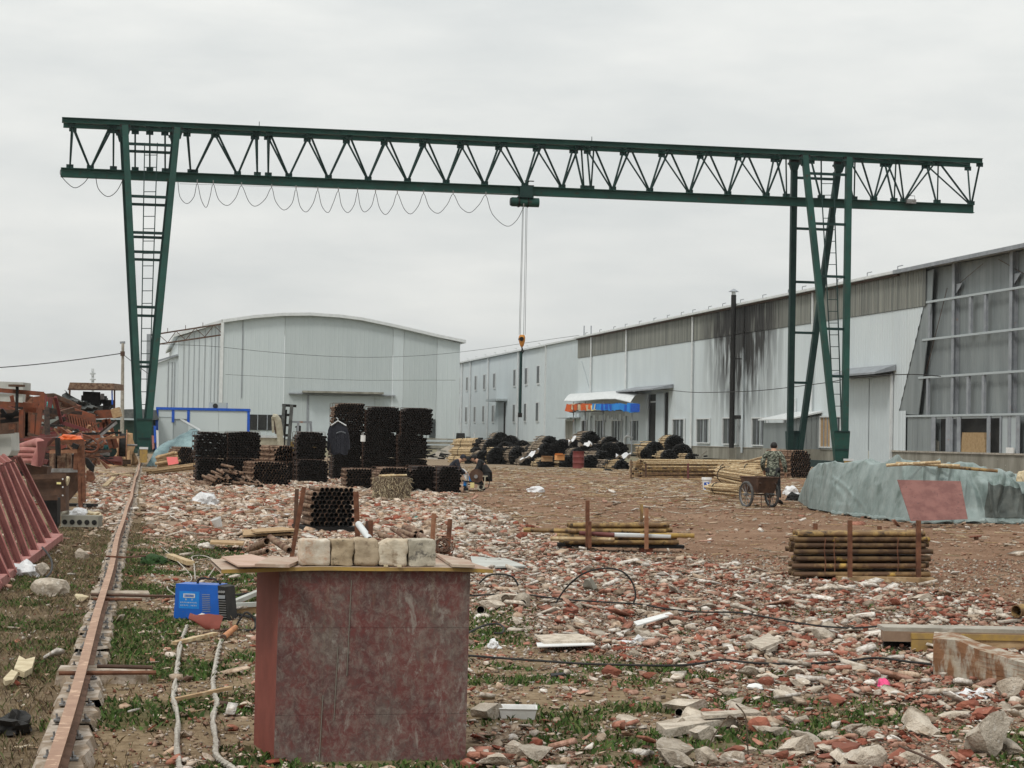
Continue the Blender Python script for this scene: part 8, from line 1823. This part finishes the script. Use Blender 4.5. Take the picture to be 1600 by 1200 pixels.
# cabinet and white panel
cb_ = jt('metal_cabinet', 'grey metal cabinet standing among the rusty frames', 'cabinet', 78, 760); jq(cb_, 'cabinet_body', 'cabinet', 58, [(66, 649), (90, 649), (90, 684), (63, 684)], .5); jb(cb_, 'door_seam', 'column', 57.97, [(66, 663.5, 90, 663.5)], .012); MB().box(P(87, 661, 57.97), (.05, .03, .09)).build('handle', MT['steel'], cb_, world=True)
wpn = jt('white_panel_box', 'tall dirty white machine cabinet behind the orange frame', 'cabinet', 10, 740); jq(wpn, 'cabinet_body', 'panelw', 62, [(-25, 595), (36, 597.5), (35, 640), (-25, 700)], 1.0); jb(wpn, 'seam', 'column', 61.95, [(-20, 614, 34, 614.5)], .03)
# orange pressing frame with hand wheel
of = jt('orange_press_frame', 'orange rusty press frame with a horizontal hand wheel on top', 'press frame', 40, 780)
jb(of, 'beam', 'orange', 47, [(-20, 608, 68, 615.5), (-20, 629, 60, 634)], .10, .11); jb(of, 'post', 'orange', 46.9, [(67, 614, 66, 640), (64, 634, 58, 684), (34, 640, 33, 684), (52, 648, 51, 682), (-4, 640, -4, 690)], .10); jb(of, 'screw_stem', 'black', 46.8, [(27, 604, 26, 642)], .06)
MB().tube(P(26, 603, 46.8) - Vector((0, 0, .02)), P(26, 603, 46.8) + Vector((0, 0, .03)), .19, 20).build('hand_wheel', MT['brownst'], of, world=True, smooth=True); jq(of, 'cover_plate', 'orange', 47.3, [(36, 628), (58, 634), (56, 645), (36, 643)], .2)
jb(of, 'cross_bar', 'black', 47.3, [(-10, 651, 32, 647), (-10, 660, 34, 655), (2, 640, 14, 655), (14, 655, 28, 642)], .09); jb(of, 'inner_column', 'rust', 48, [(40, 645, 40, 684), (46, 640, 45, 684), (20, 662, 20, 684)], .16); jq(of, 'rear_plate', 'brownst', 49, [(-20, 640), (60, 640), (56, 690), (-20, 700)], .1)
st_ = jt('scrap_metal_heap', 'heap of dark and reddish scrap metal parts under the press frame', 'scrap heap', 40, 800); rnd = random.Random(51)
for k in range(70):
    x, y, D = rnd.uniform(-15, 78), rnd.uniform(684, 745), rnd.uniform(42, 50); p = P(x, y, D); a_ = rnd.uniform(-.7, .7); ln = rnd.uniform(.15, .6); d_ = Vector((math.cos(a_) * ln, rnd.uniform(-.2, .2), math.sin(a_) * ln * .5))
    MB().bar(p - d_, p + d_, rnd.uniform(.03, .14), rnd.uniform(.03, .1)).build('scrap_piece', MT[rnd.choice(['brownst', 'oxide', 'rust', 'black', 'redside', 'brownst'])], st_, world=True)
# ribbed formwork panels with the covered engine
rp_ = jt('ribbed_formwork', 'big rust-brown ribbed formwork panel slanting behind the cabinet', 'formwork', 130, 760)
FDp = 68
jq(rp_, 'top_plate', 'orange', FDp - .1, [(110, 636), (148, 648), (149, 663), (128, 655), (109, 650)], .15)
for k in range(11):
    x = 108 + k * 4.1; jb(rp_, 'rib', 'orange', FDp - .25, [(x, 648 + k * 1.25, x + 11, 706 + k * .3)], .05, .16)
jq(rp_, 'skin_plate', 'brownst', FDp, [(106, 646), (150, 660), (158, 706), (116, 706)], .08); jb(rp_, 'side_ribs', 'rust', FDp, [(96, 655, 104, 684), (100, 650, 112, 690), (90, 640, 96, 650)], .22)
rq = jt('upper_formwork', 'rusty tapering formwork boxes stacked left of the covered engine', 'formwork', 90, 770)
jq(rq, 'plate', 'orange', 71, [(36, 622), (68, 618), (86, 618), (120, 634), (118, 642), (80, 640), (80, 650), (36, 640)], .8); jq(rq, 'plate', 'rust', 70.7, [(80, 616), (92, 620), (118, 632), (118, 646), (104, 650), (88, 634)], .3); jb(rq, 'edge', 'brownst', 70.5, [(68, 618, 84, 617), (84, 617, 118, 632)], .12)
jb(rq, 'inner_rib', 'brownst', 70.4, [(92, 628, 90, 650), (100, 636, 98, 668), (107, 640, 105, 670)], .2); crumple('teal_part', 'small teal part lying in the rusty formwork', 'part', P(74, 640, 70), .22, .2, .22, 'tealr' if 'tealr' in MT else 'green', 30)
jq(rq, 'lower_plate', 'brownst', 71.5, [(62, 640), (112, 648), (120, 700), (60, 700)], .2)
yb_ = jt('yellow_rack', 'dull yellow crate rack under the ribbed formwork', 'rack', 102, 770); jq(yb_, 'rack_panel', 'yellowpole', 62, [(90, 664), (114, 664.5), (114, 671), (90, 671)], .3); jb(yb_, 'rack_bar', 'brownst', 61.9, [(90, 664, 115, 664.5), (104, 664, 104, 671), (114, 664, 114.5, 675), (90, 671, 115, 671)], .05)
en = jt('covered_engine', 'dark engine under a flat rusty canopy on a steel beam', 'engine', 145, 740)
ED = 74
jq(en, 'canopy_top', 'tubeside', ED - .6, [(109, 597.5), (178, 599), (178.5, 608.5), (106, 608)], 1.8); jb(en, 'canopy_edge', 'brownst', ED - .7, [(106, 608.5, 178, 609)], .05, .08); jb(en, 'canopy_post', 'bluefr', ED - .6, [(175, 609, 175.5, 632)], .045); jb(en, 'canopy_post', 'oxide', ED + .4, [(179, 608, 179, 640)], .05); jb(en, 'canopy_post', 'brownst', ED + .2, [(109, 608, 108, 640)], .06)
rnd = random.Random(3)
for k in range(16): MB().box(P(rnd.uniform(132, 170), rnd.uniform(622, 642), ED + rnd.uniform(0, .6)), (rnd.uniform(.2, .5), .4, rnd.uniform(.15, .4))).build('engine_part', MT['black' if k % 3 else 'greytarp'], en, world=True)
jb(en, 'engine_top', 'black', ED, [(130, 618, 156, 619)], .3, .14); jb(en, 'exhaust', 'steel', ED, [(142, 614, 142, 622), (160, 615, 160, 624)], .12)
jb(en, 'carrier_beam', 'orange', ED - .5, [(146, 648, 186, 646)], .3, .26); jb(en, 'carrier_end', 'wood', ED - .7, [(180, 638, 184, 652)], .3, .3)
ct2 = MB(); rows = []
for i in range(14):
    u = i / 13; cx_ = 100 + 50 * u; cy_ = 612 + 26 * u ** .7; rows.append([P(cx_ + 4 * math.sin(k * 1.3), cy_ - 3 + 22 * k / 6 * (.65 + .35 * math.sin(u * 3.1)), ED - .9 - .15 * math.sin(k * 2.1 + i)) for k in range(7)])
ct2.grid(rows); ct2.build('engine_tarp', MT['greytarp'], smooth=True, label='dark grey crumpled tarp hanging over the engine and formwork', cat='tarpaulin')
for k, (segs, lab) in enumerate([([(163, 655, 175, 700), (168, 655, 182, 700)], 'pair of leaning orange legs below the covered engine'), ([(160, 660, 158, 696)], 'single orange prop left of the leaning legs')]):
    q = jt('leaning_props', lab, 'props', 172, 735); jb(q, 'prop', 'orange', 76, segs, .2, .12)
mr = jt('maroon_plate', 'dark maroon plate standing behind the ribbed formwork', 'plate', 155, 735); jq(mr, 'plate_face', 'redboardd' if 'redboardd' in MT else 'oxide', 72, [(152, 668), (160, 668), (161, 700), (152, 700)], .1)
for k in range(12):
    pass
gm = jt('teal_motor', 'dark teal motor and hoses on the ground before the green shed', 'motor', 168, 730); rnd = random.Random(9)
for k in range(9): MB().tube(P(rnd.uniform(158, 178), rnd.uniform(692, 708), 78), P(rnd.uniform(158, 178), rnd.uniform(692, 708), 78.5), rnd.uniform(.12, .3), 10).build('motor_part', MT['green_dk' if k % 2 else 'tealdk' if 'tealdk' in MT else 'green'], gm, world=True)
ib = jt('red_i_beam', 'low red steel beam lying before the teal motor', 'beam', 172, 730); jq(ib, 'web', 'redside', 80, [(158, 716), (190, 718), (190, 727), (160, 725)], .2); jb(ib, 'flange', 'oxide', 79.9, [(156, 715, 190, 717.5)], .2, .06)
jb(ib, 'old_ribs', 'orange', 79, [(140, 712, 144, 724), (146, 713, 150, 725), (152, 714, 155, 726)], .1)
oh = jt('orange_hose', 'orange hose loop on top of the rusty table frame', 'hose', 135, 760); MB().path(smooth_path([P(113, 684, 50), P(120, 679, 50), P(135, 681, 50), P(148, 687, 50), P(154, 696, 50), P(150, 704, 50), P(140, 706, 50), P(125, 703, 50)], 4), .03, 6).build('hose_loop', MT['orange'], oh, world=True, smooth=True)
crumple('orange_cloth', 'orange cloth lying on the rusty table frame', 'cloth', P(113, 690, 42), .26, .2, .10, 'orangep', 33, .4); jb(oh, 'white_rod', 'pink', 49.5, [(117, 686, 126, 677), (126, 677, 128, 684)], .05)
for k in range(7):
    rnd = random.Random(k + 60); a = P(105 + k * 10, 668 + rnd.uniform(0, 14), 55 + k); c = P(118 + k * 10 + rnd.uniform(-8, 12), 684 + rnd.uniform(-6, 12), 54 + k)
    MB().bar(a, c, .06, .05).build('loose_bar', MT[['rustlt', 'trim', 'orange', 'rust', 'steel', 'orange', 'wood'][k]], label=['pale rusty bar leaning right of the cabinet', 'white bar leaning right of the cabinet', 'orange bar crossing the loose bars', 'brown bar in the middle of the loose bars', 'grey bar under the ribbed formwork', 'second orange bar nearer the green shed', 'wooden bar nearest the green shed'][k], cat='bar')
# planks and sacks at the foot of the crane
for k, (x0, y0, x1, y1, lab) in enumerate([(150, 737, 205, 743, 'yellow plank lying left of the rail near the crane foot'), (163, 760, 178, 746, 'pale batten standing up in the tan rubble'), (152, 745, 200, 739, 'second plank crossing the yellow one')]):
    a = G(x0, y0, .06); c = G(x1, y1, .10); MB().bar(a, c, .14, .05).build('plank', MT['bamboo'], label=lab, cat='plank')
crumple('cardboard_heap', 'pale crumpled cardboard heap left of the cable reel', 'cardboard', G(193, 727), .55, .5, 1.1, 'card', 35, .5)
crumple('cardboard_heap', 'low pile of pale scraps behind the first plank', 'scraps', G(180, 728), .5, .4, .4, 'card', 36, .6)

scr = jt('rusty_offcut_heap', 'jumbled heap of rusty bars and offcuts between the cabinet and the ribbed formwork', 'scrap heap', 110, 770); rnd = random.Random(88)
for k in range(85):
    x, y, D = rnd.uniform(86, 160), rnd.uniform(676, 722), rnd.uniform(52, 66); p = P(x, y, D); a_ = rnd.choice([rnd.uniform(-.3, .3), rnd.uniform(.6, 1.4), rnd.uniform(-1.3, -.6)]); ln = rnd.uniform(.15, .8); d_ = Vector((math.cos(a_) * ln, rnd.uniform(-.3, .3), math.sin(a_) * ln * .6))
    MB().bar(p - d_, p + d_, rnd.uniform(.03, .10), rnd.uniform(.03, .08)).build('offcut', MT[rnd.choice(['brownst', 'rust', 'rustlt', 'black', 'steel', 'rust', 'orange', 'tubeshade'])], scr, world=True)
sc2 = jt('dark_beam_heap', 'dark steel beams and offcuts heaped behind the orange press frame', 'scrap heap', 50, 790); rnd = random.Random(89)
for k in range(60):
    x, y, D = rnd.uniform(-15, 100), rnd.uniform(640, 690), rnd.uniform(52, 60); p = P(x, y, D); a_ = rnd.gauss(0, .35) if k % 3 else rnd.uniform(1.2, 1.8); ln = rnd.uniform(.25, .9); d_ = Vector((math.cos(a_) * ln, rnd.uniform(-.3, .3), math.sin(a_) * ln * .8))
    MB().bar(p - d_, p + d_, rnd.uniform(.05, .14), rnd.uniform(.04, .12)).build('offcut', MT[rnd.choice(['brownst', 'rust', 'tubeshade', 'black', 'oxide', 'orange', 'redboardd'])], sc2, world=True)
